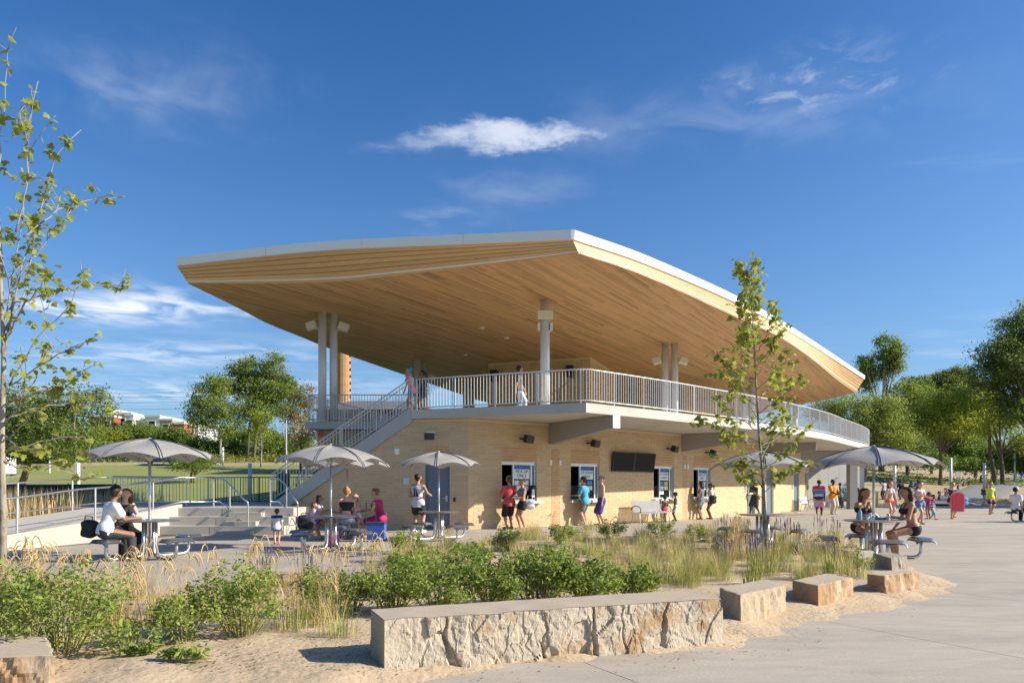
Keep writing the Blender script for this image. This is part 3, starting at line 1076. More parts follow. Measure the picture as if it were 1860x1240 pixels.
for i, (dist, q, tint) in enumerate(planks):
    dz = rnd.uniform(-.0015, .0015)
    if i < 296:
        MB().prism(q, ZS + dz, ZS + .035, tint).build('soffit_board', M_wood, ROOF)
    else:
        restp.prism(q, ZS + dz, ZS + .035, tint)
o = restp.build('far_soffit_boards', M_wood, ROOF); o['kind'] = 'stuff'


# fascia boards between soffit edge and coping
def fascia(lo, hi, ncourse, seglen, nm='fascia_board', f0=0.16):
    n = len(lo)
    lo_, hi_ = np.array(lo), np.array(hi)
    NP = np.cross(np.gradient(lo_ + hi_, axis=0), hi_ - lo_); NP /= np.linalg.norm(NP, axis=1, keepdims=True)
    for k in range(ncourse):
        fa, fb = lerp(f0, 1.0, k / ncourse) + .006, lerp(f0, 1.0, (k + 1) / ncourse) - .018
        i = 0
        while i < n - 1:
            j = min(n - 1, i + rnd.randint(max(1, seglen - 4), seglen + 4))
            if n - 1 - j < 3:
                j = n - 1
            m = MB()
            A = [lerp(lo[q], hi[q], fa) for q in range(i, j + 1)]
            B = [lerp(lo[q], hi[q], fb) for q in range(i, j + 1)]
            d = A[-1] - A[0]; d = d / np.linalg.norm(d)
            A[-1] = A[-1] - d * .003; B[-1] = B[-1] - d * .003
            A2 = [p - NP[i + q] * .03 for q, p in enumerate(A)]; B2 = [p - NP[i + q] * .03 for q, p in enumerate(B)]
            m.grid([A, B, B2, A2, A], rnd.choice([.93, .97, 1, 1.03, 1.06]) * rnd.uniform(.95, 1.05))
            m.build(nm, M_woodf, ROOF)
            i = j
    m = MB()
    lo_, hi_ = np.array(lo), np.array(hi)
    NP = np.cross(np.gradient(lo_ + hi_, axis=0), hi_ - lo_); NP /= np.linalg.norm(NP, axis=1, keepdims=True)
    at_ = lambda f, o: lo_ + (hi_ - lo_) * f + NP * o
    m.grid([at_(0, -.034), at_(1, -.034)])
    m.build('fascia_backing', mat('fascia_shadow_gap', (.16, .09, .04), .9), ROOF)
    # lower edge board and the thin metal strip over it
    MB().grid([at_(.002, 0), at_(f0 - .05, 0), at_(f0 - .05, -.03), at_(.002, -.03), at_(.002, 0)], 1.02).build('edge_board', M_woodf, ROOF)
    MB().grid([at_(f0 - .048, .02), at_(f0 + .002, .02), at_(f0 + .002, -.02), at_(f0 - .048, -.02), at_(f0 - .048, .02)]).build('trim_strip', M_white, ROOF)


fascia(SLe, CLe, 5, 12)
fascia(SRi, CRi, 5, 12)
# end closures at the two pointed tips
m = MB(); m.add([SLe[0], CLe[0], SBk[-2] + np.array([0, 0, .78]), SBk[-2]], [(0, 1, 2, 3)]); m.build('tip_panel', M_woodf, ROOF)
m = MB(); m.add([SRi[-1], CRi[-1], SBk[1] + np.array([0, 0, .78]), SBk[1]], [(0, 1, 2, 3)]); m.build('tip_panel', M_woodf, ROOF)


def coping(line, step):
    n = len(line)
    for i in range(0, n - 1, step):
        j = min(n - 1, i + step)
        A = [line[q].copy() for q in range(i, j + 1)]
        d = A[-1] - A[0]; d /= np.linalg.norm(d)
        nn = np.cross(d, [0, 0, 1]); nn /= np.linalg.norm(nn)
        A[-1] = A[-1] - d * .006
        f = [p + nn * .05 + [0, 0, -.01] for p in A]; g = [p + nn * .07 + [0, 0, .27] for p in A]
        h = [p - nn * .5 + [0, 0, .30] for p in A]; e = [p - nn * .06 + [0, 0, -.012] for p in A]
        MB().grid([e, f, g, h]).build('coping_panel', M_white, ROOF)


coping(CLe, 12)
coping(CRi, 12)
q_ = CLe[-1]
MB().hexa([(q_[0] - .05, q_[1] - .055, q_[2] - .011), (q_[0] + .055, q_[1] - .05, q_[2] - .011), (q_[0] + .05, q_[1] + .06, q_[2] - .011), (q_[0] - .05, q_[1] + .06, q_[2] - .011)], [(q_[0] - .06, q_[1] - .075, q_[2] + .272), (q_[0] + .075, q_[1] - .07, q_[2] + .272), (q_[0] + .06, q_[1] + .3, q_[2] + .29), (q_[0] - .06, q_[1] + .3, q_[2] + .29)]).build('coping_corner', M_white, ROOF)

# ---- columns with floodlights
M_flood = mat('cream_floodlight', (.72, .69, .60), .5)


def column(px, top_py, r, z0=DECK_Z):
    p = up(px, top_py, ZR)
    m = MB().lathe([(r, z0), (r, ZS + .01)], 20, (p.x, p.y, 0))
    o = m.build('column', M_col, BL, smooth=False)
    for pl in o.data.polygons:
        pl.use_smooth = len(pl.vertices) == 4
    b = MB().lathe([(r + .07, z0), (r + .07, z0 + .03), (r + .01, z0 + .035)], 16, (p.x, p.y, 0)).build('base_plate', M_galv, o)
    return o, p


def flood(col, p, r, side, dz, turn):
    m = MB()
    c = Vector((p.x + side * (r + .26), p.y - .08, ZS - dz))
    rot = Matrix.Rotation(turn, 3, 'Y') @ Matrix.Rotation(R(-18), 3, 'X')
    m.box(c, (.40, .16, .30), rot=rot)
    m.tube([Vector((p.x + side * r * .9, p.y, c.z - .12)), Vector((p.x + side * (r + .12), p.y - .02, c.z - .08)), c], .035, 6)
    m.build('floodlight', M_flood, col)


cdefs = [(585.5, 567, .16, -1), (606, 570, .16, 1), (990, 545, .18, 0), (1208, 624, .165, -1), (1225.5, 624, .165, 1), (1351, 683, .17, 0), (1365.5, 686, .17, 0), (1431, 722, .18, 0), (1444, 722, .18, 0),
         (757.5, 654, .18, -1), (770.5, 659, .18, 1), (846, 695, .2, 0), (857, 697, .2, 0)]
for (px, ty, r, side) in cdefs:
    o, p = column(px, ty, r)
    if side:
        flood(o, p, r, side, .55 if px < 700 else .85, R(20) * side)
    elif px == 990:
        m = MB().box((p.x, p.y - r - .08, ZS - .62), (.56, .16, .30)); m.build('floodlight', M_flood, o)
        for sd in (-1, 1):
            m = MB().box((p.x + sd * (r + .05), p.y - .05, ZS - 1.02), (.10, .22, .26)); m.build('floodlight', M_flood, o)

# ---- brick room on the deck
a, b = up(887, 660, ZR), up(1072, 648, ZR)
e = Vector((b.x + 2.2, b.y + 5.5))
room = MB()
room.prism([(a.x, a.y), (b.x, b.y), (e.x, e.y), (e.x - 8, e.y + 3)], DECK_Z + .001, ZS - .003)
RM = room.build('upper_room', M_mortar, BL)
fd = (Vector((b.x, b.y)) - Vector((a.x, a.y))); fl = fd.length; fd.normalize(); fn = Vector((fd.y, -fd.x))
ub = MB()
for (q0, dd, ll) in ((Vector((a.x, a.y)), fd, fl), (Vector((b.x, b.y)), (Vector((e.x, e.y)) - Vector((b.x, b.y))).normalized(), 5.5)):
    nn = Vector((dd.y, -dd.x))
    for k in range(int((ZS - DECK_Z) / .2032)):
        t = -.2 * (k % 2)
        while t < ll:
            s0, s1 = max(t, 0) + .004, min(t + .406, ll) - .004
            t += .406
            if s1 - s0 < .03: continue
            z0 = DECK_Z + k * .2032 + .004
            p0, p1 = q0 + dd * s0 + nn * .012, q0 + dd * s1 + nn * .012
            p2, p3 = q0 + dd * s1 - nn * .02, q0 + dd * s0 - nn * .02
            ub.hexa([(p.x, p.y, z0) for p in (p0, p1, p2, p3)], [(p.x, p.y, z0 + .195) for p in (p0, p1, p2, p3)], 1 + rnd.uniform(-.1, .1))
o = ub.build('far_bricks', M_brick, RM); o['kind'] = 'stuff'
for px in (901, 1050):
    p = up(px, 660, ZR); t = (Vector((p.x, p.y)) - Vector((a.x, a.y))).dot(fd)
    q = Vector((a.x, a.y)) + fd * t + fn * .2
    sp = MB().box((q.x, q.y, ZS - .75), (.36, .34, .62), math.atan2(fd.y, fd.x)).build('deck_loudspeaker', M_black, loc=(q.x, q.y, ZS - .75))
    tag(sp, 'black loudspeaker on the upper brick room, ' + ('near its stair end' if px < 1000 else 'near its outer corner'), 'loudspeaker', 'loudspeakers on the upper room')
# small soffit downlights
for (px, py) in ((875, 595), (845, 644), (920, 613), (1288, 684)):
    p = up(px, py, ZR)
    MB().lathe([(.11, -.05), (.12, .0)], 10, (p.x, p.y, ZS)).build('downlight', M_flood, ROOF)

# ================================================================== railings
NB = [0]


def railing(name, label, path, z_of, top=1.07, low=0.10, post_gap=1.45, bal_gap=0.112, parts_max=300, handrail=None, mat_=None, thick=0.022):
    """path: list of 2D points (dense); z_of(i_t) height of the walking surface along the length."""
    mat_ = mat_ or M_galv
    P = np.array([tuple(p) for p in path]); L = np.concatenate([[0], np.cumsum(np.linalg.norm(np.diff(P, axis=0), axis=1))])
    tot = L[-1]

    def at(t, dz):
        return Vector((np.interp(t, L, P[:, 0]), np.interp(t, L, P[:, 1]), z_of(t / tot) + dz))
    n = max(2, int(tot / 0.5))
    b0 = at(0, 0)
    root = thing(name, label, 'railing', tuple(b0))
    ts = np.linspace(0, tot, n + 1)
    MB().tube([at(t, top) for t in ts], thick, 8).build('top_rail', mat_, root, smooth=True)
    if low is not None:
        MB().tube([at(t, low) for t in ts], thick * .8, 6).build('bottom_rail', mat_, root, smooth=True)
    if handrail:
        MB().tube([at(t, handrail) for t in ts], thick * .8, 6).build('handrail', mat_, root, smooth=True)
    npost = max(1, int(round(tot / post_gap)))
    for k in range(npost + 1):
        t = tot * k / npost
        MB().tube([at(t, 0.0), at(t, top)], thick * 1.05, 6).build('post', mat_, root)
    rest_ = MB(); cnt = 0
    if bal_gap:
        nb = int(tot / bal_gap)
        for k in range(1, nb):
            t = tot * k / nb
            if abs((t / tot * npost) - round(t / tot * npost)) * tot / npost < .04:
                continue
            seg = [at(t, low), at(t, top - .01)]
            if cnt < parts_max:
                MB().tube(seg, .0115, 5, cap=False).build('baluster', mat_, root); cnt += 1
            else:
                rest_.tube(seg, .0115, 5, cap=False)
        if rest_.n:
            o = rest_.build('far_balusters', mat_, root); o['kind'] = 'stuff'
    return root


ins = 0.09
lefte = [left_edge[0] + Vector((0.15, .16)), left_edge[1] + Vector((-0.02, ins + .03))]
cur = []
for t in np.linspace(0.1, EL - .3, 90):
    p = ef(t); d = etan(t)
    cur.append(p + Vector((-d.y, d.x)) * ins)
path = [lefte[0] + (lefte[1] - lefte[0]) * k / 12 for k in range(12)] + cur
railing('deck_railing', 'long silver baluster railing round the curved edge of the upper deck', path, lambda u: DECK_Z)
pl = [Vector((-3.75, 27.3)), Vector((-8.15, 27.3))]
railing('deck_railing', 'short silver baluster railing on the deck corner behind the stair', pl, lambda u: DECK_Z)
railing('deck_railing', 'silver baluster railing along the deck side towards the brick chimney', [Vector((-8.15, 27.45)), Vector((-3.4, 47.5))], lambda u: DECK_Z)
sp = [lpos(t, 0.05, 0) for t in np.linspace(STAIR_T0, STAIR_T1 + .1, 12)]
railing('stair_railing', 'silver baluster railing climbing the outer side of the stair', [Vector((p.x, p.y)) for p in sp], lambda u: lerp(DECK_Z, LZ, u) + .12, top=1.0, handrail=.86)
sp = [lpos(t, -SW - .06, 0) for t in np.linspace(STAIR_T0, STAIR_T1 + .1, 12)]
railing('stair_railing', 'silver baluster railing climbing the inner side of the stair', [Vector((p.x, p.y)) for p in sp], lambda u: lerp(DECK_Z, LZ, u) + .12, top=1.0, handrail=.86)

rfp = [Vector((-9.75, 22.3)), Vector((-10.5, 21.6)), Vector((-10.72, 20.2)), Vector((-10.85, 19.0)), Vector((-11.2, 17.2)), Vector((-11.52, 15.5)), Vector((-12.1, 13.6))]
railing('ramp_railing', 'brushed steel handrail along the terrace side of the ramp', rfp, lambda u: float(np.interp(u, [0, .12, .3, .55, .75, 1], [.78, .78, .55, .42, .22, .1])), top=.96, low=.18, post_gap=2.1, bal_gap=None, mat_=M_steel, thick=.026)
rbp = [Vector((-11.3, 23.7)), Vector((-13.3, 22.4)), Vector((-13.75, 19.4)), Vector((-14.1, 18.0)), Vector((-14.7, 15.5)), Vector((-15.4, 13.6))]
railing('ramp_railing', 'brushed steel handrail along the grassy side of the ramp', rbp, lambda u: float(np.interp(u, [0, .25, .55, .8, 1], [.78, .78, .55, .24, .1])), top=.96, low=.14, post_gap=2.0, bal_gap=None, mat_=M_steel, thick=.026)
sr = [Vector((-9.75, 22.3)), Vector((-9.2, 21.75)), Vector((-7.95, 20.55))]
railing('step_handrail', 'bent steel handrail down the middle of the wide steps', sr, lambda u: float(np.interp(u, [0, .3, 1], [.78, .78, .02])), top=.94, low=.18, post_gap=1.3, bal_gap=None, mat_=M_steel, thick=.025)
sr = [Vector((-8.0, 22.6)), Vector((-7.3, 21.9)), Vector((-6.5, 20.7))]
railing('step_handrail', 'bent steel handrail beside the stair foot', sr, lambda u: float(np.interp(u, [0, .3, 1], [.78, .78, .02])), top=.92, low=.18, post_gap=1.1, bal_gap=None, mat_=M_steel, thick=.022)
# fences by the lawn
M_dark = mat('dark_fence', (0.03, 0.032, 0.034), .6, var=.1)
railing('lawn_fence', 'silver barred guard rail with rounded end beside the lawn', [Vector((-15.2, 26.0)), Vector((-13.6, 28.0)), Vector((-11.2, 29.6))], lambda u: .6, top=1.25, low=.15, post_gap=1.6, bal_gap=.13)
railing('lawn_fence', 'black metal barred fence behind the landing', [Vector((-13.0, 29.9)), Vector((-10, 29.9)), Vector((-7.7, 28.4))], lambda u: .72, top=1.15, low=.1, post_gap=1.7, bal_gap=.12, mat_=M_dark)
sf = thing('screen_fence', 'long black fabric screened fence at the foot of the lawn', 'fence', (-26, 33, 0))
fx = [Vector((-19.2, 33.0)), Vector((-24, 33.4)), Vector((-29, 33.8)), Vector((-34, 34.2)), Vector((-40, 34.6))]
for a_, b_ in zip(fx[:-1], fx[1:]):
    d = (b_ - a_).normalized(); n_ = Vector((-d.y, d.x)) * .02
    k = 2
    for q in range(k):
        p0 = a_.lerp(b_, q / k) + d * .01; p1 = a_.lerp(b_, (q + 1) / k) - d * .01
        MB().prism([p0 - n_, p1 - n_, p1 + n_, p0 + n_], .45, 1.55 + .04 * rnd.random(), rnd.uniform(.8, 1.2)).build('screen_panel', mat('screen_fabric', (.028, .03, .032), .85, var=.25, scale=2.5), sf)
        MB().tube([(p0.x, p0.y + .05, 0), (p0.x, p0.y + .05, 1.62)], .04, 6).build('fence_post', M_dark, sf)
gb = MB().box((-11.05, 33, 1.15), (.5, .5, 1.9)).build('green_cabinet', mat('green_paint', (.02, .22, .12), .5), loc=(-11.05, 33, .2))
tag(gb, 'green upright cabinet beyond the stair foot', 'cabinet')

# ================================================================== umbrellas and tables
M_shade = mat('umbrella_grey', (0.35, 0.34, 0.32), .55, var=.08, scale=3.0, trans=0.12, bump=.05, bscale=300)
M_seam = mat('umbrella_seam', (0.09, 0.09, 0.09), .5)
M_mesh = mat('perforated_steel', (0.40, 0.41, 0.42), .38, metal=.9, var=.25, scale=70.0)
UR = 1.28


def canopy_pt(a, r):
    """a: angle, r: 0..1"""
    s = abs(math.sin(4 * a))                      # 0 on a rib, 1 mid panel
    R_ = UR * (1 - .10 * s * r ** 2)
    z = 2.40 - .10 * r - .30 * r ** 2.2 + .11 * s * r ** 3 - .05 * s * math.sin(math.pi * r)
    if r > .93:
        z -= (r - .93) * .5
    return Vector((R_ * r * math.cos(a), R_ * r * math.sin(a), z))


def umbrella_proto():
    u = thing('shade_umbrella', 'x', 'umbrella', local=True)
    for k in range(8):
        a0 = k * math.pi / 4; rows = []
        for i in range(9):
            rows.append([canopy_pt(a0 + (math.pi / 4) * j / 10, .02 + .98 * i / 8) for j in range(11)])
        o = MB().grid(rows).build('canopy_panel', M_shade, u, smooth=True, local=True)
        m = MB()
        for side in (-1, 1):
            m.tube([canopy_pt(a0, .03 + .97 * i / 8) + Vector((-math.sin(a0), math.cos(a0), 0)) * .022 * side * (i / 8 + .15) + Vector((0, 0, .006)) for i in range(9)], .007, 4)
        m.build('seam', M_seam, o, local=True)
        MB().tube([Vector((.03 * math.cos(a0), .03 * math.sin(a0), 2.0)), canopy_pt(a0, .55) + Vector((0, 0, -.02)), canopy_pt(a0, .97) + Vector((0, 0, -.02))], .011, 5).build('rib', M_galv, u, local=True)
    MB().tube([(0, 0, .02), (0, 0, 2.36)], .027, 10).build('pole', M_steel, u, smooth=True, local=True)
    MB().lathe([(.05, 1.96), (.055, 2.04), (.03, 2.06)], 10).build('hub', M_galv, u, local=True)
    MB().lathe([(.05, 2.385), (.045, 2.41), (.01, 2.425)], 10).build('finial_cap', M_galv, u, local=True)
    return u


def table_proto(angs):
    t = thing('picnic_table', 'x', 'table', local=True)
    MB().lathe([(.03, .735), (.50, .735), (.545, .74), (.56, .755), (.545, .768), (.45, .772), (.03, .772)], 28).build('table_top', M_mesh, t, smooth=False, local=True)
    for k, a in enumerate(angs):
        c, s = math.cos(a), math.sin(a)
        rad = lambda r, z: Vector((r * c, r * s, z))
        pts = [rad(.13, .735), rad(.13, .30), rad(.14, .14), rad(.19, .06), rad(.28, .035), rad(.72, .035), rad(.81, .06), rad(.86, .13), rad(.87, .22), rad(.87, .405)]
        leg = MB().tube(pts, .034, 8).build('leg', M_steel, t, smooth=True, local=True)
        rows = []
        for i in range(9):
            v = (i / 8 - .5)                       # along the tangent
            row = []
            for j in range(7):
                w = (j / 6 - .5)
                z = .43 - .10 * max(0, abs(w) - .33) * 3 - .9 * max(0, abs(v) - .38) ** 1.0 * .5
                row.append(rad(.87 + w * .36, z) + Vector((-s, c, 0)) * v * .58)
            rows.append(row)
        A = np.array([[tuple(p) for p in r] for r in rows])
        m = MB().grid(A); m.grid(A[::-1] - np.array([0, 0, .02]))
        seat = m.build('seat', M_mesh, t, smooth=True, local=True)
        MB().tube([rad(.72, .40) - Vector((-s, c, 0)) * .22, rad(.72, .40) + Vector((-s, c, 0)) * .22], .016, 6).tube([rad(1.0, .40) - Vector((-s, c, 0)) * .22, rad(1.0, .40) + Vector((-s, c, 0)) * .22], .016, 6).tube([rad(.72, .40), rad(1.0, .40)], .02, 6).build('seat_frame', M_steel, seat, smooth=True, local=True)
    return t


UP = umbrella_proto(); TP = table_proto([R(a) for a in (45, 135, 225, 315)])
SETS = [  # px, base y, table angle, umbrella drop, umbrella scale, where
    (272, 1013, 15, 0.0, 1.02, 'by the ramp, where a couple sits'),
    (601, 997, 20, 0.0, 1.0, 'standing nearest the toddler and the blue cooler'),
    (631, 978, 40, 0.02, .98, 'where the family sits against the stair wall'),
    (797, 979, -5, 0.0, .97, 'in front of the blue grey door'),
    (1385, 990, 10, .10, .97, 'behind the young tree'),
    (1587, 1013, 33, .15, .99, 'where two women in black swimwear sit'),
]
SETP = []
for i, (px, py, ang, drop, sc, where) in enumerate(SETS):
    p = G(px, py)
    SETP.append(p)
    t = TP if i == 0 else copy_tree(TP)
    t.location = p; t.rotation_euler.z = R(ang)
    tag(t, 'round perforated steel picnic table with four seats ' + where, 'table', 'round steel picnic tables')
    u = UP if i == 0 else copy_tree(UP)
    u.location = p - Vector((0, 0, drop)); u.rotation_euler.z = R(ang * 1.7 + 11)
    u.scale = (sc, sc, 1)
    tag(u, 'grey scalloped steel shade umbrella over the table ' + where, 'umbrella', 'grey shade umbrellas')
t = copy_tree(TP); p = G(1884, 948); t.location = p; t.rotation_euler.z = R(20)
tag(t, 'round steel picnic table without umbrella, beside the sandy path', 'table', 'round steel picnic tables')
TFAR = p

# steel slat benches against the serving front
M_slat = mat('bench_steel', (0.74, 0.74, 0.73), .4, metal=.2, var=.05)


def bench_proto():
    b = thing('slatted_bench', 'x', 'bench', local=True)
    for k in range(30):                            # slats run front to back and bend up into the back
        x = -.88 + 1.76 * k / 29
        MB().tube([(x, -.26, .43), (x, -.22, .45), (x, .10, .42), (x, .17, .46), (x, .28, .86), (x, .27, .89)], .022, 4).build('slat', M_slat, b, local=True)
    for x in (-.95, -.0, .95):
        MB().tube([(x, -.22, .0), (x, -.20, .40), (x, .12, .40), (x, .2, .0)], .024, 6).build('leg', M_galv, b, smooth=True, local=True)
    for x in (-.97, .97):
        MB().tube([(x, -.26, .42), (x, -.27, .58), (x, -.18, .68), (x, 0, .70), (x, .14, .64), (x, .22, .52)], .017, 6).build('arm', M_dark, b, smooth=True, local=True)
    for z, y in ((.40, -.2), (.40, .1), (.84, .285)):
        MB().tube([(-.95, y, z), (.95, y, z)], .016, 6).build('rail', M_galv, b, local=True)
    return b


bp = bench_proto()
for i, (px, lab) in enumerate(((1160, 'silver slatted steel bench under the wall screens'), (1447, 'silver slatted steel bench between the grey doors'))):
    b = bp if i == 0 else copy_tree(bp)
    t_ = wt_of_px(px); p = wpos(t_, .62, 0); d = wt_(t_)
    b.location = p; b.rotation_euler.z = math.atan2(d.y, d.x)
    tag(b, lab, 'bench', 'slatted benches along the serving front')

# wall screens, loudspeakers
t0, t1 = wt_of_px(1109), wt_of_px(1185)
c = wpos((t0 + t1) / 2, .10, 0); d = wt_((t0 + t1) / 2); ang = math.atan2(d.y, d.x)
TV = thing('wall_screen', 'pair of black flat screens joined side by side high on the brick wall', 'screen', (c.x, c.y, 2.0))
w = (wpos(t1, 0, 0) - wpos(t0, 0, 0)).length
rot = Matrix.Rotation(ang, 3, 'Z') @ Matrix.Rotation(R(9), 3, 'X')
Zc = HC + (HZ - 839) / F * c.y
M_screen = mat('dark_screen', (0.008, 0.008, 0.010), .4, var=.0, spec=.15)
for s in (-1, 1):
    cc = Vector((c.x, c.y, Zc)) + rot @ Vector((s * w * .25, 0, 0))
    o = MB().box(cc, (w * .498, .08, w * .30), rot=rot).build('screen_housing', M_black, TV)
    MB().box(cc + rot @ Vector((0, -.0425, 0)), (w * .47, .004, w * .27), rot=rot).build('display', M_screen, o)
MB().box(Vector((c.x, c.y, Zc)) - Vector((wt_((t0 + t1) / 2).y, -wt_((t0 + t1) / 2).x, 0)) * .07, (.5, .12, .3), ang).build('wall_bracket', M_galv, TV)
SPK = [(951, 797, 'above the first hatch from the stair'), (1071, 805, 'above the ice cream hatch beside the screens'), (1215, 815, 'above the third hatch from the stair'), (1284, 822, 'above the hatch where two girls wait')]
for (px, py, lab) in SPK:
    t_ = wt_of_px(px); p = wpos(t_, .30, 0); z = HC + (HZ - py) / F * p.y
    d = wt_(t_); rot = Matrix.Rotation(math.atan2(d.y, d.x) + R(14), 3, 'Z') @ Matrix.Rotation(R(16), 3, 'X')
    r_ = thing('wall_loudspeaker', 'black wall loudspeaker ' + lab, 'loudspeaker', (p.x, p.y, z - .12), group='wall loudspeakers')
    q = MB()
    h = [Vector((x, y, zz)) for zz in (-.13, .13) for (x, y) in ((-.19, -.11), (.19, -.11), (.13, .12), (-.13, .12))]
    h = [rot @ v + Vector((p.x, p.y, z)) for v in h]
    q.hexa(h[:4], h[4:]).build('cabinet', M_black, r_)
    b0 = wpos(t_ - .16, .0, z + .02)
    MB().tube([b0, (p.x - .1, p.y + .02, z + .02)], .03, 6).build('bracket', M_black, r_)
p = lpos(tl(784), .28, 0)
z = HC + (HZ - 792) / F * p.y
r_ = thing('wall_loudspeaker', 'black wall loudspeaker with grey lid above the blue grey door', 'loudspeaker', (p.x, p.y, z), group='wall loudspeakers')
MB().box((p.x, p.y, z), (.27, .25, .22), R(25)).build('cabinet', M_black, r_)
MB().box((p.x, p.y, z + .125), (.29, .27, .03), R(25)).build('lid', M_galv, r_)
MB().tube([(p.x + .08, p.y + .05, z), lpos(tl(784) - .2, 0, z)], .025, 6).build('bracket', M_galv, r_)

# ================================================================== cut stones
M_stone = mat('quarry_stone', (0.40, 0.32, 0.22), .9, var=.16, scale=5.0, bump=.5, bscale=28, dark=(0.42, 0.27, 0.13), dmask=(.56, .68), dscale=2.2)
M_stone_t = mat('sawn_stone_top', (0.42, 0.345, 0.25), .9, var=.07, scale=3.0, bump=.12, bscale=80)
M_stone_o = mat('ochre_stone', (0.36, 0.22, 0.115), .9, var=.2, scale=4.0, bump=.5, bscale=25, dark=(0.46, 0.36, 0.24), dmask=(.5, .65), dscale=3.0, stretch=(1, 1, .5))
M_stone_g = mat('grey_cut_stone', (0.29, 0.25, 0.20), .9, var=.15, scale=4.0, bump=.4, bscale=25, stretch=(1, 1, .4))


def facet(x, z, seed, w, h):
    """broken plate relief: (offset of the plate, nearness to its edge)."""
    q = Vector((x / w + .35 * mnoise.noise(Vector((x * 2.1, z * 2.6, seed))), z / h + .3 * mnoise.noise(Vector((x * 2.4, z * 2.2, seed + 7))), seed))
    d_, p_ = mnoise.voronoi(q)
    c_ = p_[0]
    r1 = math.sin(c_.x * 91.7 + c_.y * 37.3 + seed) * 43758.5; r2 = math.sin(c_.x * 17.1 + c_.y * 71.9 + seed) * 24634.6; r3 = math.sin(c_.x * 53.3 + c_.y * 11.7 + seed) * 35123.4
    r1, r2, r3 = r1 - math.floor(r1) - .5, r2 - math.floor(r2) - .5, r3 - math.floor(r3) - .5
    return r1 + r2 * (q.x - c_.x) * 1.1 + r3 * (q.y - c_.y) * 1.1, d_[1] - d_[0]


def split_block(name, label, corners, z1, m, grp, zb=-.02, rough=.02, mt=None, n=22, nz=10):
    """corners: 4 plan points counter-clockwise from front-left; side faces are split rough, the top is sawn flat."""
    c0 = sum((Vector((p[0], p[1], 0)) for p in corners), Vector()) / 4
    root = thing(name, label, 'stone', (c0.x, c0.y, 0), group=grp)
    m1 = MB()
    seed = rnd.uniform(0, 50)
    ring = []
    for k in range(4):
        a, b = Vector(corners[k]).to_2d(), Vector(corners[(k + 1) % 4]).to_2d()
        for i in range(n):
            ring.append((a.lerp(b, i / n), (b - a).normalized()))
    rows = []
    for j in range(nz + 1):
        z = lerp(zb, z1, j / nz)
        row = []
        for q, (p, d) in enumerate(ring):
            nn = Vector((d.y, -d.x))
            cor = min(q % n, n - q % n) / (n / 2)
            dis = rough * (mnoise.noise(Vector((p.x * 5, p.y * 5 + z * 4, seed))) + .6 * mnoise.noise(Vector((p.x * 14, p.y * 14 + z * 11, seed + 4))))
            dis += rough * 1.3 * facet(p.x * .7 + p.y, z + p.x * .3, seed, .13, .16)[0]
            dis *= min(1, .35 + cor * 1.5)
            dis += rough * .8 * (1 - j / nz)
            row.append((p.x + nn.x * dis, p.y + nn.y * dis, z + (rough * .25 * mnoise.noise(Vector((p.x * 7, p.y * 7, seed))) if j == nz else 0)))
        row.append(row[0])
        rows.append(row)
    m1.grid(rows)
    m1.build('split_sides', m, root, smooth=False)
    m2 = MB(); top = rows[-1][:-1]
    cen = (c0.x, c0.y, z1)
    inner_ = [tuple(lerp(Vector(p), Vector(cen), .06) + Vector((0, 0, .004))) for p in top]
    nn_ = len(top)
    m2.add(list(top) + inner_ + [cen], [(i, (i + 1) % nn_, nn_ + (i + 1) % nn_, nn_ + i) for i in range(nn_)] + [(nn_ + i, nn_ + (i + 1) % nn_, 2 * nn_) for i in range(nn_)])
    m2.build('sawn_top', mt or M_stone_t, root, smooth=False)
    return root


def blk(fl, fr, lb, h, lab, m, mt=None, name='cut_stone_block', rough=.018):
    """front-left, front-right, left-back bottom corners in pixels."""
    a, b, c_ = G(*fl), G(*fr), G(*lb)
    d_ = b + (c_ - a)
    return split_block(name, lab, [(a.x, a.y), (b.x, b.y), (d_.x, d_.y), (c_.x, c_.y)], h, m, 'cut stone blocks round the bed', mt=mt, rough=rough)


blk((1345, 1139), (1427, 1117), (1307, 1122), .33, 'cream cut stone block beside the right end of the long stone bench', M_stone)
blk((1486, 1109), (1549, 1091), (1440, 1097), .29, 'ochre brown cut stone block between the cream block and the reddish one', M_stone_o)
blk((1607, 1085), (1669, 1075), (1576, 1080), .28, 'reddish brown cut stone block at the tip of the sand bed', M_stone_o)
blk((1619, 1042), (1648, 1038), (1586, 1031), .26, 'grey brown stone block under the seat of the women in swimwear', M_stone_g, M_stone_g)
blk((1545, 1026), (1587, 1024), (1511, 1014), .24, 'pale concrete block between the grasses and the swimwear table', M_conc2, M_conc2, rough=.006)
blk((1440, 1003), (1492, 1002), (1432, 992), .10, 'low dark stone block among the lavender flowers', M_stone_g, M_stone_g)
blk((1352, 985), (1385, 984), (1350, 976), .2, 'low grey stone block beyond the dry grasses', M_stone_g, M_stone_g)
blk((440, 1078), (555, 1074), (446, 1066), .26, 'golden ochre stone block behind the leafy bushes', M_stone_o)
blk((-60, 1262), (97, 1256), (-55, 1216), .25, 'square cut sandstone block with pale top in the near sand', M_stone_o)


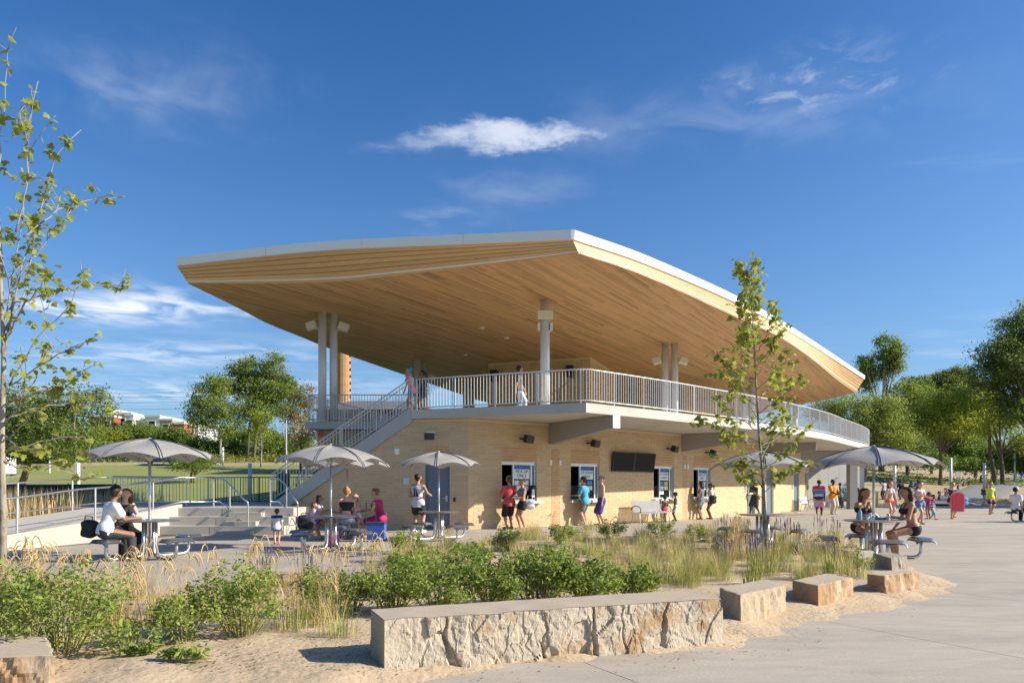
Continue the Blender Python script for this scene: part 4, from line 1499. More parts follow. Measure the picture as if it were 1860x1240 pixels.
def stone_bench():
    z1 = .41
    fl, fr, br, bl = Vector((-.97, 5.19)), Vector((1.91, 6.22)), Vector((1.70, 6.72)), Vector((-1.17, 5.66))
    root = thing('stone_bench', 'long pale quarry stone bench with split cracked front and sawn top', 'bench', (.4, 5.9, 0))
    n, nz = 460, 30
    cracks = []
    for u0, w, dep, st in ((.165, .014, .05, .015), (.43, .009, .055, -.02), (.575, .013, .06, .022), (.665, .004, .045, .006), (.80, .016, .055, .02)):
        cracks.append((u0, w, dep, st, rnd.uniform(0, 90), rnd.uniform(-.03, .03)))

    def disp(u, v):
        d_ = 0.0
        x = u * 3.05
        for (u0, w, dep, st, sd, lean) in cracks:
            uc = u0 + lean * (v - .5) + .016 * mnoise.noise(Vector((v * 2.2, sd, 0))) + .007 * mnoise.noise(Vector((v * 7, sd, 3)))
            ww = .55 * w * (.35 + .9 * (1 - v) + .4 * mnoise.noise(Vector((v * 3, sd, 7))))
            e = abs(u - uc) / max(ww, .0030)
            if e < 1:
                d_ -= .75 * dep * (1 - e * e) * (1 if v < .93 else (1 - v) / .07)
            d_ += .6 * st * sst(-.004, .004, u - uc) * (1 - .3 * v)
        z = v * .41
        f1, e1 = facet(x, z, 3.0, .34, .75)
        f2, e2 = facet(x, z, 8.0, .11, .15)
        f3, e3 = facet(x, z, 5.0, .045, .06)
        d_ += .046 * f1 + .013 * f2 + .006 * f3
        if e1 < .05:
            d_ -= .005 * (1 - e1 / .05)
        d_ += .012 * mnoise.noise(Vector((x * 1.6, v * 1.2, 2))) + .004 * mnoise.noise(Vector((x * 22, v * 10, 1)))
        # scalloped flake scars
        for (fu, fv, fr_, dd) in ((.17, .72, .12, .022), (.44, .10, .10, .03), (.88, .62, .20, .018), (.04, .5, .12, .02), (.30, .05, .1, .02)):
            q = math.hypot((u - fu) * 3.05, (v - fv) * .41) / fr_
            if q < 1:
                d_ -= dd * (1 - q * q)
        d_ += .05 * (1 - v) ** 2 * (.6 + .6 * mnoise.noise(Vector((x * 1.1, 0, 20))))
        return d_

    rows = []
    e = (fr - fl); L_ = e.length; dd = e.normalized(); nn = Vector((dd.y, -dd.x))
    for j in range(nz + 1):
        v = j / nz; row = []
        for i in range(n + 1):
            u = i / n
            p = fl + e * u + nn * (disp(u, v) * min(1, .4 + 6 * min(u, 1 - u)))
            row.append((p.x, p.y, lerp(-.03, z1 + .012 * mnoise.noise(Vector((u * 9, 5, 0))), v)))
        rows.append(row)
    front = MB().grid(rows); fo = front.build('split_front', M_bench_front, root, smooth=False)
    front_top = rows[-1]

    def side(a, b, name, nseg, end0=None, end1=None):
        ee = b - a; n2 = Vector((ee.y, -ee.x)).normalized(); R2 = []
        for j in range(13):
            v = j / 12; r2 = []
            for i in range(nseg + 1):
                u = i / nseg
                k = min(1, 5 * min(u, 1 - u))
                q = a + ee * u + n2 * k * (.03 * mnoise.noise(Vector((u * ee.length * 3, v * 1.5, a.x * 9))) + .012 * mnoise.noise(Vector((u * ee.length * 11, v * 6, 3))) + .03 * (1 - v))
                r2.append((q.x, q.y, lerp(-.03, z1, v)))
            R2.append(r2)
        MB().grid(R2).build(name, M_stone, root)
        return R2[-1]
    f0 = Vector(front_top[0]).to_2d(); f1 = Vector(front_top[-1]).to_2d()
    s1 = side(Vector((rows[0][-1][0], rows[0][-1][1])).lerp(f1, .5), br, 'split_end', 10)
    s2 = side(br, bl, 'split_back', 40)
    s3 = side(bl, Vector((rows[0][0][0], rows[0][0][1])).lerp(f0, .5), 'split_end', 10)
    loop = front_top + s1[1:] + s2[1:] + s3[1:-1]
    # top: strip from the front edge to the back edge
    T = []
    bk_ = [bl.lerp(br, i / n) for i in range(n + 1)]
    for k in range(7):
        T.append([tuple(Vector(front_top[i]).lerp(Vector((bk_[i].x, bk_[i].y, z1)), k / 6) + Vector((0, 0, .003 + .004 * mnoise.noise(Vector((i * .03, k, 1)))))) for i in range(n + 1)])
    MB().grid(T).build('sawn_top', M_stone_t, root, smooth=False)


def bench_front_mat():
    m = mat('split_bench_face', (0.47, 0.40, 0.30), .9, var=.3, scale=6.0, bump=.4, bscale=34, dark=(0.36, 0.235, 0.12), dmask=(.53, .68), dscale=2.4)
    return m


M_bench_front = bench_front_mat()
stone_bench()

# ================================================================== things beyond the plaza
M_pole = mat('white_pole', (.72, .72, .70), .5)
POLES = [(142, 878, 45, 840, 'beyond the ramp on the lawn'), (454, 905, 40, 841, 'on the lawn beside the landing'), (405, 830, 80, 812, 'at the top of the lawn'),
         (1625, 905, 52, 845, 'beside the sandy slope'), (1727, 874, 62, 831, 'by the rope fence'), (1788, 892, 55, 840, 'where the path leaves the plaza'), (1843, 857, 90, 822, 'far up the path')]
for (px, py, dpt, ty, lab) in POLES:
    p = AD(px, py, dpt); zb = th(p.x, p.y); tp = AD(px, ty, dpt).z
    r_ = thing('light_pole', 'short white light pole ' + lab, 'pole', (p.x, p.y, zb), group='white light poles')
    MB().tube([(p.x, p.y, zb - .1), (p.x, p.y, tp)], .11, 10).build('shaft', M_pole, r_, smooth=True)
    MB().lathe([(.22, zb), (.22, zb + .12), (.12, zb + .16)], 10, (p.x, p.y, 0)).build('footing', M_conc2, r_)
for (px, dpt, ty, lab) in ((520, 70, 757, 'near the wooded bank behind the stair'), (138, 60, 765, 'beyond the ramp'), (90, 75, 752, 'behind the young tree by the ramp')):
    p = AD(px, 850, dpt); zb = th(p.x, p.y); tp = AD(px, ty, dpt).z
    r_ = thing('lamp_post', 'slim grey street lamp ' + lab, 'lamp post', (p.x, p.y, zb), group='grey street lamps')
    MB().tube([(p.x, p.y, zb - .1), (p.x, p.y, tp)], [.09, .06], 8).build('shaft', M_galv, r_)
    MB().box((p.x + .35, p.y, tp + .02), (.8, .22, .1)).build('lamp_head', M_dark, r_)
# post and rope fence by the path
M_post = mat('weathered_post', (.20, .15, .10), .9, var=.2, scale=4)
RF = thing('rope_fence', 'row of weathered timber posts linked by rope beside the path', 'fence', tuple(AD(1690, 888, 52)))
posts = []
fpx = [(1682, 890, 877, 51), (1695, 887, 873, 55), (1706, 885, 871, 59), (1718, 883, 869, 63), (1729, 881, 867, 67), (1740, 879, 865, 71), (1750, 877, 864, 76), (1761, 875, 862, 81), (1771.5, 873, 860, 86), (1781.5, 870, 859, 91), (1791.5, 869, 858, 96), (1801, 868, 856.5, 102), (1810.5, 866.5, 855.5, 108)]
for i, (px, py, ty, dpt) in enumerate(fpx):
    p = AD(px, py, dpt); zb = th(p.x, p.y); h = max(.9, (py - ty) * dpt / F * 1.15)
    MB().tube([(p.x, p.y, zb - .2), (p.x, p.y, zb + h)], .12, 7, tint=rnd.uniform(.8, 1.2)).build('post', M_post, RF)
    posts.append(Vector((p.x, p.y, zb + h * .8)))
for a_, b_ in zip(posts[:-1], posts[1:]):
    mid = (a_ + b_) / 2 - Vector((0, 0, .22))
    MB().tube([a_, a_.lerp(mid, .55) - Vector((0, 0, .06)), mid, b_.lerp(mid, .55) - Vector((0, 0, .06)), b_], .03, 5).build('rope', mat('rope', (.36, .30, .2), .9), RF)
for (px, py, dpt, h, lab) in ((1740, 868, 72, 1.7, 'small square sign on a post by the rope fence'), (1796, 882, 60, 1.1, 'small pale sign board where the path narrows')):
    p = AD(px, py, dpt); zb = th(p.x, p.y)
    r_ = thing('path_sign', lab, 'sign', (p.x, p.y, zb))
    MB().tube([(p.x, p.y, zb - .1), (p.x, p.y, zb + h)], .04, 6).build('post', M_galv, r_)
    MB().box((p.x, p.y - .06, zb + h), (.62, .04, .5), R(8)).build('board', mat('sign_back', (.42, .42, .40), .6), r_)
yp = AD(1592.5, 900, 50); zb = th(yp.x, yp.y)
o = MB().box((yp.x, yp.y, zb + .55), (.16, .16, 1.2)).build('marker_post', M_yellow, loc=(yp.x, yp.y, zb)); tag(o, 'yellow marker post at the foot of the sandy slope', 'post')

# parked car on the track above the lawn
cp = AD(298, 843, 88); zb = th(cp.x, cp.y) + .1
CAR = thing('parked_car', 'dark blue car parked on the track above the lawn', 'car', (cp.x, cp.y, zb))
prof = [(-2.2, .3), (-2.2, .75), (-1.9, .88), (-1.35, .95), (-.75, 1.42), (.55, 1.45), (1.2, 1.0), (2.0, .88), (2.2, .7), (2.2, .3)]
m = MB(); m.hexa([(cp.x + x, cp.y - .85, zb + z) for x, z in prof], [(cp.x + x, cp.y + .85, zb + z) for x, z in prof]); m.build('body', mat('car_blue', (.03, .05, .11), .25, var=.0), CAR)
for x in (-1.35, 1.35):
    m = MB(); m.tube([(cp.x + x, cp.y - .9, zb + .32), (cp.x + x, cp.y - .7, zb + .32)], .33, 14); m.build('wheel', M_black, CAR)
m = MB(); m.hexa([(cp.x + x, cp.y - .875, zb + z) for x, z in ((-1.15, .98), (-.7, 1.34), (.5, 1.36), (1.0, 1.0))], [(cp.x + x, cp.y - .855, zb + z) for x, z in ((-1.15, .98), (-.7, 1.34), (.5, 1.36), (1.0, 1.0))]); m.build('side_window', M_screen, CAR)

# tall brick chimney behind the canopy
ct = AD(622, 700, 105); zb = th(ct.x, ct.y)
m = MB().lathe([(1.35, zb - 1), (1.3, zb + 8), (1.2, 25.5)], 20, (ct.x, ct.y, 0))
CH_ = thing('brick_chimney', 'tall round orange brick chimney behind the canopy columns', 'chimney', (ct.x, ct.y, zb))
m.build('shaft', mat('chimney_brick', (.42, .23, .10), .9, var=.12, scale=3, dark=(.34, .2, .1), dmask=(.4, .6), dscale=1.2, stretch=(.4, .4, 3)), CH_)
m = MB()
for k in range(20):
    m.box((ct.x + 1.28, ct.y - .3, zb + 3 + k * 1.05), (.16, .3, .35))
m.build('ladder_rungs', M_black, CH_)
# brick house with grey hip roof seen under the deck railing
hp = AD(690, 765, 75)
H_ = thing('brick_boathouse', 'red brick building with grey pitched roof seen behind the stair railing', 'building', (hp.x, hp.y, th(hp.x, hp.y)))
zb = th(hp.x, hp.y); zt = AD(0, 750, 75).z
M_redbrick = mat('red_brick', (.26, .085, .05), .9, var=.15, scale=2); M_slate = mat('slate_roof', (.14, .135, .13), .8, var=.15, scale=1.5)
MB().box((hp.x - 1.5, hp.y, (zb + zt) / 2), (8.5, 8, zt - zb)).build('wall', M_redbrick, H_)
zr_ = AD(0, 728, 75).z
m = MB(); x0, x1, y0, y1 = hp.x - 6.2, hp.x + 6.5, hp.y - 4.6, hp.y + 4.6
m.add([(x0, y0, zt - .1), (x1, y0, zt - .1), (x1, y1, zt - .1), (x0, y1, zt - .1), (x0 + 3, hp.y, zr_), (x1 - 4, hp.y, zr_)], [(0, 1, 5, 4), (1, 2, 5), (2, 3, 4, 5), (3, 0, 4), (0, 3, 2, 1)]); m.build('roof', M_slate, H_)
for k in range(4):
    MB().box((hp.x - 4.5 + k * 2.0, hp.y - 4.03, zt - 1.3), (1.1, .1, 1.6)).build('window', M_screen, H_)

# terrace houses on the far bank
def townhouse(px0, px1, ty, by, d, lab, colm, k):
    a_, b_ = AD(px0, by, d), AD(px1, by, d)
    zt_ = AD(0, ty, d).z; zb_ = a_.z - 4; w_ = b_.x - a_.x
    h = thing('terrace_house', lab, 'house', ((a_.x + b_.x) / 2, d + 5, zb_), group='terrace houses on the far bank')
    MB().box(((a_.x + b_.x) / 2, d + 5, (zb_ + zt_) / 2), (w_, 10, zt_ - zb_)).build('wall', colm, h)
    MB().box(((a_.x + b_.x) / 2, d + 5, zt_ + .2), (w_ + .3, 10.3, .4)).build('parapet', M_pale, h)
    n_ = max(1, int(w_ / 2.6))
    for i in range(n_):
        for zz in (1.6, 4.6):
            xw = a_.x + w_ * (i + .5) / n_
            f = MB().box((xw, d - .05, zt_ - zz), (1.5, .14, 1.6)).build('window', M_pale, h)
            MB().box((xw, d - .14, zt_ - zz), (1.2, .06, 1.3)).build('pane', M_screen, f)
    return h


M_pale = mat('pale_render', (.62, .62, .60), .8); M_tan = mat('tan_brick', (.38, .27, .16), .9, var=.1, scale=2); M_cream = mat('grey_cladding', (.48, .49, .50), .8)
M_rb2 = mat('house_red_brick', (.30, .09, .055), .9, var=.12, scale=2)
TH = [(163, 206, 757, 778, 150, M_rb2, 'red brick terrace house with white framed bay behind the lawn'), (206, 238, 752, 778, 153, M_tan, 'tan brick terrace house between the red bay and the white block'), (228, 242, 755, 778, 149, M_pale, 'narrow white rendered house among the terrace'),
      (192, 206, 745, 778, 158, M_pale, 'white stair tower above the red bay house'), (242, 266, 762, 782, 152, M_cream, 'grey clad house with flat roof on the far bank'), (263, 290, 757, 782, 150, M_pale, 'white flat roofed terrace house right of the grey one'),
      (290, 313, 763, 786, 150, M_tan, 'tan brick house beside the white flat roofed one'), (313, 334, 770, 792, 149, M_rb2, 'small red brick house by the round tree'), (334, 360, 768, 792, 153, M_cream, 'pale grey house half hidden by the round tree'), (30, 70, 742, 775, 150, M_pale, 'white house behind the sapling at the ramp')]
for k, (x0, x1, ty, by, d, cm, lab) in enumerate(TH):
    townhouse(x0, x1, ty, by, d, lab, cm, k)
# white panel van at the far left of the lawn
vp = AD(1, 868, 70); zb = th(vp.x, vp.y)
V_ = thing('white_trailer', 'white box trailer behind the black screened fence', 'trailer', (vp.x, vp.y, zb))
MB().box((vp.x, vp.y, zb + 1.1), (1.3, 2.6, 1.7)).build('body', M_white, V_)
for y in (-1.2, 1.2):
    MB().tube([(vp.x + .3, vp.y + y, zb + .32), (vp.x + .5, vp.y + y, zb + .32)], .32, 12).build('wheel', M_black, V_)
MB().box((vp.x + .3, vp.y - 1.31, zb + 1.4), (.35, .03, .45)).build('window', M_screen, V_)
# overhead wires beyond the houses
for k, ylev in enumerate((708, 716, 726, 738)):
    WIRE = thing('overhead_wire', ['topmost','second','third','lowest'][k] + ' of the thin overhead wires far behind the terrace houses', 'wire', tuple(AD(150, ylev, 190)), group='overhead wires')
    pa, pb = AD(-60, ylev - 1, 190), AD(420, ylev + 3, 190)
    MB().tube([pa, (pa + pb) / 2 - Vector((0, 0, .8)), pb], .035, 4).build('cable', M_black, WIRE)

# ================================================================== trees and plants
def leafmat(name, col, var=.3, trans=.35, dark=None):
    return mat(name, col, .6, var=var, scale=1.2, trans=trans, spec=.3, dark=dark, dmask=(.45, .6), dscale=.35, coords='World')


M_bark = mat('bark', (.16, .125, .09), .9, var=.25, scale=4, bump=.4, bscale=20, stretch=(1, 1, .3))
M_bark_pale = mat('pale_bark', (.30, .27, .22), .85, var=.3, scale=5, stretch=(1, 1, .4), dark=(.18, .14, .08), dmask=(.5, .6), dscale=8)
LEAF = {'dark': leafmat('leaf_dark', (.20, .26, .06), trans=.5), 'mid': leafmat('leaf_mid', (.24, .31, .06), trans=.5), 'bright': leafmat('leaf_bright', (.36, .40, .05), trans=.5), 'grey': leafmat('leaf_willow', (.31, .37, .08), trans=.5),
        'rust': leafmat('leaf_rust', (.36, .25, .09), dark=(.17, .22, .05)), 'shrub': leafmat('leaf_shrub', (.20, .28, .055), trans=.5), 'bap': leafmat('leaf_baptisia', (.25, .32, .065), var=.3, trans=.4), 'syc': leafmat('leaf_sycamore', (.34, .37, .07), var=.3, trans=.5),
        'meadow': leafmat('leaf_meadow', (.27, .28, .07))}


def leaf_quads(C, size, rs, up_bias=.3, aspect=.55):
    """C: n x 3 centres -> verts, faces of folded diamond leaves."""
    n = len(C)
    a = rs.uniform(0, 2 * np.pi, n); e = rs.normal(0, .55, n)
    d = np.stack([np.cos(a) * np.cos(e), np.sin(a) * np.cos(e), np.sin(e)], -1)
    w = rs.normal(0, 1, (n, 3)); w[:, 2] *= .5
    w -= d * np.sum(w * d, 1, keepdims=True); w /= np.linalg.norm(w, axis=1, keepdims=True) + 1e-9
    sz = size * rs.uniform(.6, 1.3, (n, 1))
    V = np.stack([C - d * sz * .5, C + w * sz * aspect * .5, C + d * sz * .5, C - w * sz * aspect * .5], 1).reshape(-1, 3)
    idx = np.arange(n)[:, None] * 4
    return V, np.concatenate([idx, idx + 1, idx + 2, idx + 3], 1)


def crown(blobs, rs, leaf, density, clump_r, per):
    """blobs: (centre, rx, ry, rz). Clumps sit mostly in the outer shell; each clump is a puff of leaves."""
    cs, ts = [], []
    for (c, rx, ry, rz) in blobs:
        nc = max(6, int(1.05 * density * (rx * ry + rx * rz + ry * rz)))
        u = rs.normal(0, 1, (nc, 3)); u /= np.linalg.norm(u, axis=1, keepdims=True)
        r = rs.uniform(.25, 1.25, (nc, 1)) ** .6
        ctr = np.array(c) + u * r * np.array([rx, ry, rz])
        for k in range(nc):
            m = int(1.6 * per * rs.uniform(.4, 1.6))
            q = ctr[k] + rs.normal(0, 1, (m, 3)) * clump_r * np.array([1, 1, .62]) * rs.uniform(.55, 1.15)
            cs.append(q); ts.append(np.full(m, rs.uniform(.75, 1.25)))
    C = np.concatenate(cs); T = np.concatenate(ts) * rs.uniform(.85, 1.15, len(C))
    V, Fa = leaf_quads(C, leaf, rs)
    return V, Fa, T


def tree(name, label, base_px, d, blobs_px, leafkey, density=5.0, leaf=.30, group=None, bark=None, trunk_r=.25, seed=1, per=26, clump=.55, limbs=True, ydepth=.8, forks=1):
    rs = np.random.RandomState(seed)
    k = d / F
    bx = (base_px - CX) * k
    zb = th(bx, d)
    root = thing(name, label, 'tree' if 'shrub' not in name else 'shrub', (bx, d, zb), group=group)
    bl = []
    for (cx, cy, rx, ry) in blobs_px:
        p = AD(cx, cy, d + rs.uniform(-1.2, 1.2))
        bl.append((p, rx * k, max(rx, ry) * k * ydepth, ry * k))
    V, Fa, T = crown(bl, rs, leaf, density, clump, per)
    MB().addarr(V, Fa, T).build('crown', LEAF[leafkey], root)
    if limbs:
        m = MB()
        top = max(bl, key=lambda b: b[0].z)[0]
        for f in range(forks):
            off = (f - (forks - 1) / 2) * trunk_r * 3
            b0 = Vector((bx + off, d, zb - .2)); tp = Vector(top)
            mid = b0.lerp(tp, .4) + Vector((off * 1.5 + rs.uniform(-.4, .4), 0, 0)); mid.x = lerp(mid.x, bx + off, .6)
            m.tube([b0, b0.lerp(mid, .5) + Vector((rs.uniform(-.1, .1), 0, 0)), mid, mid.lerp(tp, .5), tp], [trunk_r, trunk_r * .85, trunk_r * .7, trunk_r * .42, trunk_r * .12], 8)
        m.build('trunk', bark or M_bark, root, smooth=True)
        m = MB()
        for (c, rx, ry, rz) in bl:
            for q in range(2):
                e = Vector(c) + Vector((rs.uniform(-.7, .7) * rx, rs.uniform(-.7, .7) * ry, rs.uniform(-.3, .7) * rz))
                s0 = b0.lerp(mid, rs.uniform(.6, 1)) if q else mid
                m.tube([s0, s0.lerp(e, .5) + Vector((0, 0, rs.uniform(0, .08) * (e - s0).length)), e], [trunk_r * .4, trunk_r * .25, trunk_r * .07], 6)
        m.build('limbs', bark or M_bark, root, smooth=True)
    return root


GL, GR = 'trees beyond the lawn', 'trees beyond the sandy slope'
tree('shade_tree', 'dark leafy tree beside the white trailer behind the ramp', 32, 52, [(45, 745, 60, 42), (112, 795, 66, 36), (160, 740, 38, 36), (20, 800, 50, 45), (90, 760, 50, 40)], 'dark', 9, .22, GL, seed=2, trunk_r=.28)
tree('round_tree', 'full round green tree beside the terrace houses', 400, 96, [(383, 728, 36, 38), (408, 765, 32, 30), (362, 758, 24, 26), (395, 700, 24, 18)], 'mid', 6, .30, GL, seed=3, trunk_r=.2, bark=M_bark_pale)
tree('airy_tree', 'tall open crowned tree with spreading limbs by the bank', 455, 100, [(452, 672, 34, 22), (500, 668, 22, 24), (480, 702, 46, 26), (430, 700, 26, 20), (512, 725, 26, 34), (465, 740, 40, 26), (525, 700, 14, 16)], 'mid', 6.5, .30, GL, seed=4, trunk_r=.28, forks=2)
tree('birch', 'small pale stemmed tree in front of the dark bank', 474, 84, [(472, 762, 22, 20), (476, 788, 18, 18)], 'bright', 6, .25, GL, seed=5, trunk_r=.12, bark=M_bark_pale)
tree('rusty_tree', 'russet leaved tree close behind the deck corner', 546, 80, [(540, 745, 24, 28), (548, 785, 24, 26), (555, 720, 18, 22)], 'rust', 7, .25, GL, seed=6, trunk_r=.14)
tree('dwarf_tree', 'low leaning tree with spreading crown on the lawn', 350, 62, [(338, 842, 24, 9), (372, 840, 22, 10), (355, 832, 22, 9)], 'shrub', 16, .17, GL, seed=7, trunk_r=.12, forks=2)
for i, (cx, cy, rx, ry, key, lab, d) in enumerate([(195, 800, 48, 22, 'bright', 'bright sumac shrub below the red bay house', 112), (255, 790, 48, 22, 'mid', 'dark topped sumac shrub below the tan house', 116), (312, 797, 42, 20, 'shrub', 'dense green shrub below the white flat roofed house', 112), (148, 812, 40, 24, 'mid', 'spreading shrub beside the lamp beyond the ramp', 105),
                                            (365, 812, 42, 17, 'dark', 'dark shrub under the round tree', 108), (425, 815, 40, 18, 'dark', 'dark shrub under the airy tree', 108), (500, 812, 36, 22, 'shrub', 'leafy shrub on the bank behind the pale stemmed tree', 104), (550, 820, 30, 20, 'shrub', 'leafy shrub under the russet tree', 95), (232, 818, 50, 14, 'shrub', 'low green shrub at the top of the lawn', 104), (95, 822, 60, 20, 'shrub', 'broad shrub behind the black screened fence', 92)]):
    tree('bank_shrub', lab, cx, d, [(cx - rx * .4, cy + 2, rx * .6, ry * .9), (cx + rx * .4, cy + 3, rx * .6, ry * .85), (cx, cy - ry * .25, rx * .5, ry * .8)], key, 6, .32, 'shrubs on the bank above the lawn', seed=20 + i, limbs=False, ydepth=1.0)

tree('tall_poplar', 'tall tree with pale forked trunk rising above the canopy tip', 1601, 112, [(1612, 632, 20, 22), (1592, 668, 27, 22), (1624, 664, 10, 22), (1575, 690, 18, 24), (1630, 640, 10, 14), (1572, 655, 12, 10)], 'mid', 8, .32, GR, seed=31, bark=M_bark_pale, trunk_r=.5)
tree('leafy_tree', 'middle height green tree beside the pale forked one', 1650, 108, [(1645, 715, 30, 26), (1672, 735, 28, 26), (1632, 750, 26, 26)], 'mid', 6, .30, GR, seed=32)
tree('leafy_tree', 'full green tree filling the gap right of the pale forked trunk', 1692, 118, [(1690, 728, 34, 26), (1668, 750, 30, 28), (1712, 748, 32, 26), (1690, 775, 40, 26)], 'mid', 7, .32, GR, seed=38)
tree('leafy_tree', 'full green tree behind the feathery round one', 1772, 112, [(1770, 715, 32, 24), (1795, 735, 30, 26), (1755, 742, 30, 24), (1780, 770, 40, 28), (1750, 790, 34, 26)], 'grey', 7, .32, GR, seed=39)
tree('leafy_tree', 'green tree low between the willow and the slim trunk', 1648, 100, [(1645, 780, 30, 26), (1660, 800, 30, 24), (1630, 805, 26, 20)], 'mid', 8, .28, GR, seed=40)
tree('dark_tree', 'dark distant tree showing between two brighter crowns', 1712, 150, [(1668, 700, 24, 16), (1722, 690, 30, 15), (1745, 684, 26, 16), (1735, 705, 40, 20)], 'dark', 6, .42, GR, seed=33)
tree('broad_tree', 'huge dark broad tree overhanging the path', 1875, 78, [(1812, 640, 36, 26), (1850, 612, 42, 36), (1885, 590, 44, 40), (1800, 680, 38, 30), (1850, 665, 50, 36), (1835, 712, 46, 34), (1900, 660, 50, 60), (1855, 740, 40, 28)], 'dark', 8, .26, GR, seed=34, trunk_r=.5)
tree('locust_tree', 'bright feathery round tree on a slim trunk at the slope top', 1707, 78, [(1700, 745, 46, 26), (1745, 748, 40, 26), (1715, 772, 52, 24), (1680, 768, 30, 22), (1725, 728, 30, 18), (1770, 765, 26, 18)], 'bright', 8, .20, GR, seed=35, trunk_r=.22, per=32)
tree('willow_tree', 'soft grey green spreading tree behind the deck end', 1560, 76, [(1500, 745, 34, 20), (1545, 745, 46, 28), (1598, 765, 46, 34), (1625, 792, 34, 28), (1560, 790, 52, 30), (1605, 735, 30, 18)], 'grey', 9, .20, GR, seed=36, trunk_r=.3, per=34, forks=2)
tree('leaning_tree', 'yellowing tree with two bare dark trunks beside the path', 1815, 82, [(1795, 735, 30, 24), (1825, 755, 26, 22), (1850, 770, 30, 30), (1790, 775, 22, 20), (1870, 800, 30, 26)], 'bright', 6, .24, GR, seed=37, trunk_r=.28, forks=2)
for i, (cx, cy, rx, ry, key, lab, d) in enumerate([(1655, 815, 34, 28, 'dark', 'dark shrub between the willow and the slim trunk', 88), (1740, 810, 44, 34, 'mid', 'deep green shrub behind the slim trunked tree', 96), (1790, 825, 40, 24, 'shrub', 'dark shrub by the bare trunks', 94), (1845, 835, 40, 22, 'shrub', 'leafy shrub beside the upper path', 92), (1690, 835, 36, 14, 'shrub', 'low shrub at the slim trunk', 86), (1760, 842, 44, 11, 'shrub', 'low rounded shrub above the rope fence', 92), (1620, 828, 30, 16, 'shrub', 'low shrub over the sandy slope', 84), (1900, 820, 50, 40, 'dark', 'dark thicket under the broad tree', 90)]):
    tree('slope_shrub', lab, cx, d, [(cx - rx * .4, cy + 2, rx * .6, ry * .9), (cx + rx * .4, cy + 3, rx * .6, ry * .85), (cx, cy - ry * .25, rx * .5, ry * .8)], key, 7, .26, 'shrubs above the sandy slope', seed=60 + i, limbs=False, ydepth=1.0)
# trees that stand to the right of the view; their shadows lie over the far plaza
for i, (x, y, h) in enumerate(((44, 48.5, 12), (50, 52, 13), (60, 55, 14))):
    px = CX + x / y * F; cy = HZ - (h * .62 - HC) / y * F; rr = h * .3 / y * F
    tree('plaza_tree', ['leafy tree standing beside the plaza, off the sandy corner', 'tall leafy tree behind the plaza tree at the sandy corner', 'tallest leafy tree at the far side of the sandy corner'][i], px, y, [(px, cy, rr, rr), (px - rr * .6, cy + rr * .5, rr * .7, rr * .6), (px + rr * .6, cy + rr * .4, rr * .7, rr * .6)], 'mid', 4, .3, GR, seed=90 + i)

# woods far behind, one mass
def far_wood():
    rs = np.random.RandomState(77); bl = []
    for k in range(70):
        x = rs.uniform(-260, 330); y = rs.uniform(205, 260)
        if -60 < x < 70:
            y += 60
        bl.append((Vector((x, y, th(x, y) + rs.uniform(1, 4))), rs.uniform(6, 11), 5, rs.uniform(4, 7)))
    V, Fa, T = crown(bl, rs, .9, .8, 1.3, 22)
    o = MB().addarr(V, Fa, T).build('distant_wood', LEAF['dark'])
    tag(o, 'distant dark green wood along the horizon', 'wood', kind='stuff')


far_wood()


# wild vegetation over the bank, one mass of small leaves and blades
def scatter_cover(name, label, region, n, leaf, key, h, seed, cat='plants'):
    rs = np.random.RandomState(seed); C = []; T = []
    while len(C) < n:
        x, y = region(rs)
        z = th(x, y); q = .5 + .5 * vnoise(x, y, seed, .35)
        if q < .25:
            continue
        C.append((x, y, z + abs(rs.normal(0, h * q)))); T.append(.6 + .7 * q * rs.uniform(.7, 1.2))
    V, Fa = leaf_quads(np.array(C), leaf, rs, aspect=.35)
    o = MB().addarr(V, Fa, np.array(T)).build(name, LEAF[key])
    tag(o, label, cat, kind='stuff')


scatter_cover('bank_plants', 'wild green plants covering the bank above the lawn', lambda r: (r.uniform(-85, -8), r.uniform(92, 108)), 16000, .45, 'meadow', .75, 5)
scatter_cover('slope_plants', 'wild green ground cover above the sandy slope', lambda r: (r.uniform(25, 125), r.uniform(78, 100)), 22000, .30, 'shrub', .5, 6)


def sand_tufts(r):
    x = r.uniform(22, 110); y = r.uniform(52, 82)
    return (x, y)


scatter_cover('slope_grass', 'sparse green tufts scattered over the sandy slope', sand_tufts, 2600, .24, 'meadow', .07, 8)


# ---- young sycamores: each leaf its own piece
def syc_leaf(sz):
    prof = [(0, 0), (.18, .10), (.48, .06), (.38, .28), (.52, .50), (.26, .56), (.20, .80), (0, 1.0)]
    pts = [(x, y) for x, y in prof] + [(-x, y) for x, y in prof[-2:0:-1]]
    V = [(x * sz, y * sz, -.12 * sz * abs(x) * 2 + .08 * sz * math.sin(y * 3)) for x, y in pts]
    V.append((0, .45 * sz, .05 * sz)); n_ = len(pts)
    me = MB(); me.add(V, [(i, (i + 1) % n_, n_) for i in range(n_)])
    return me


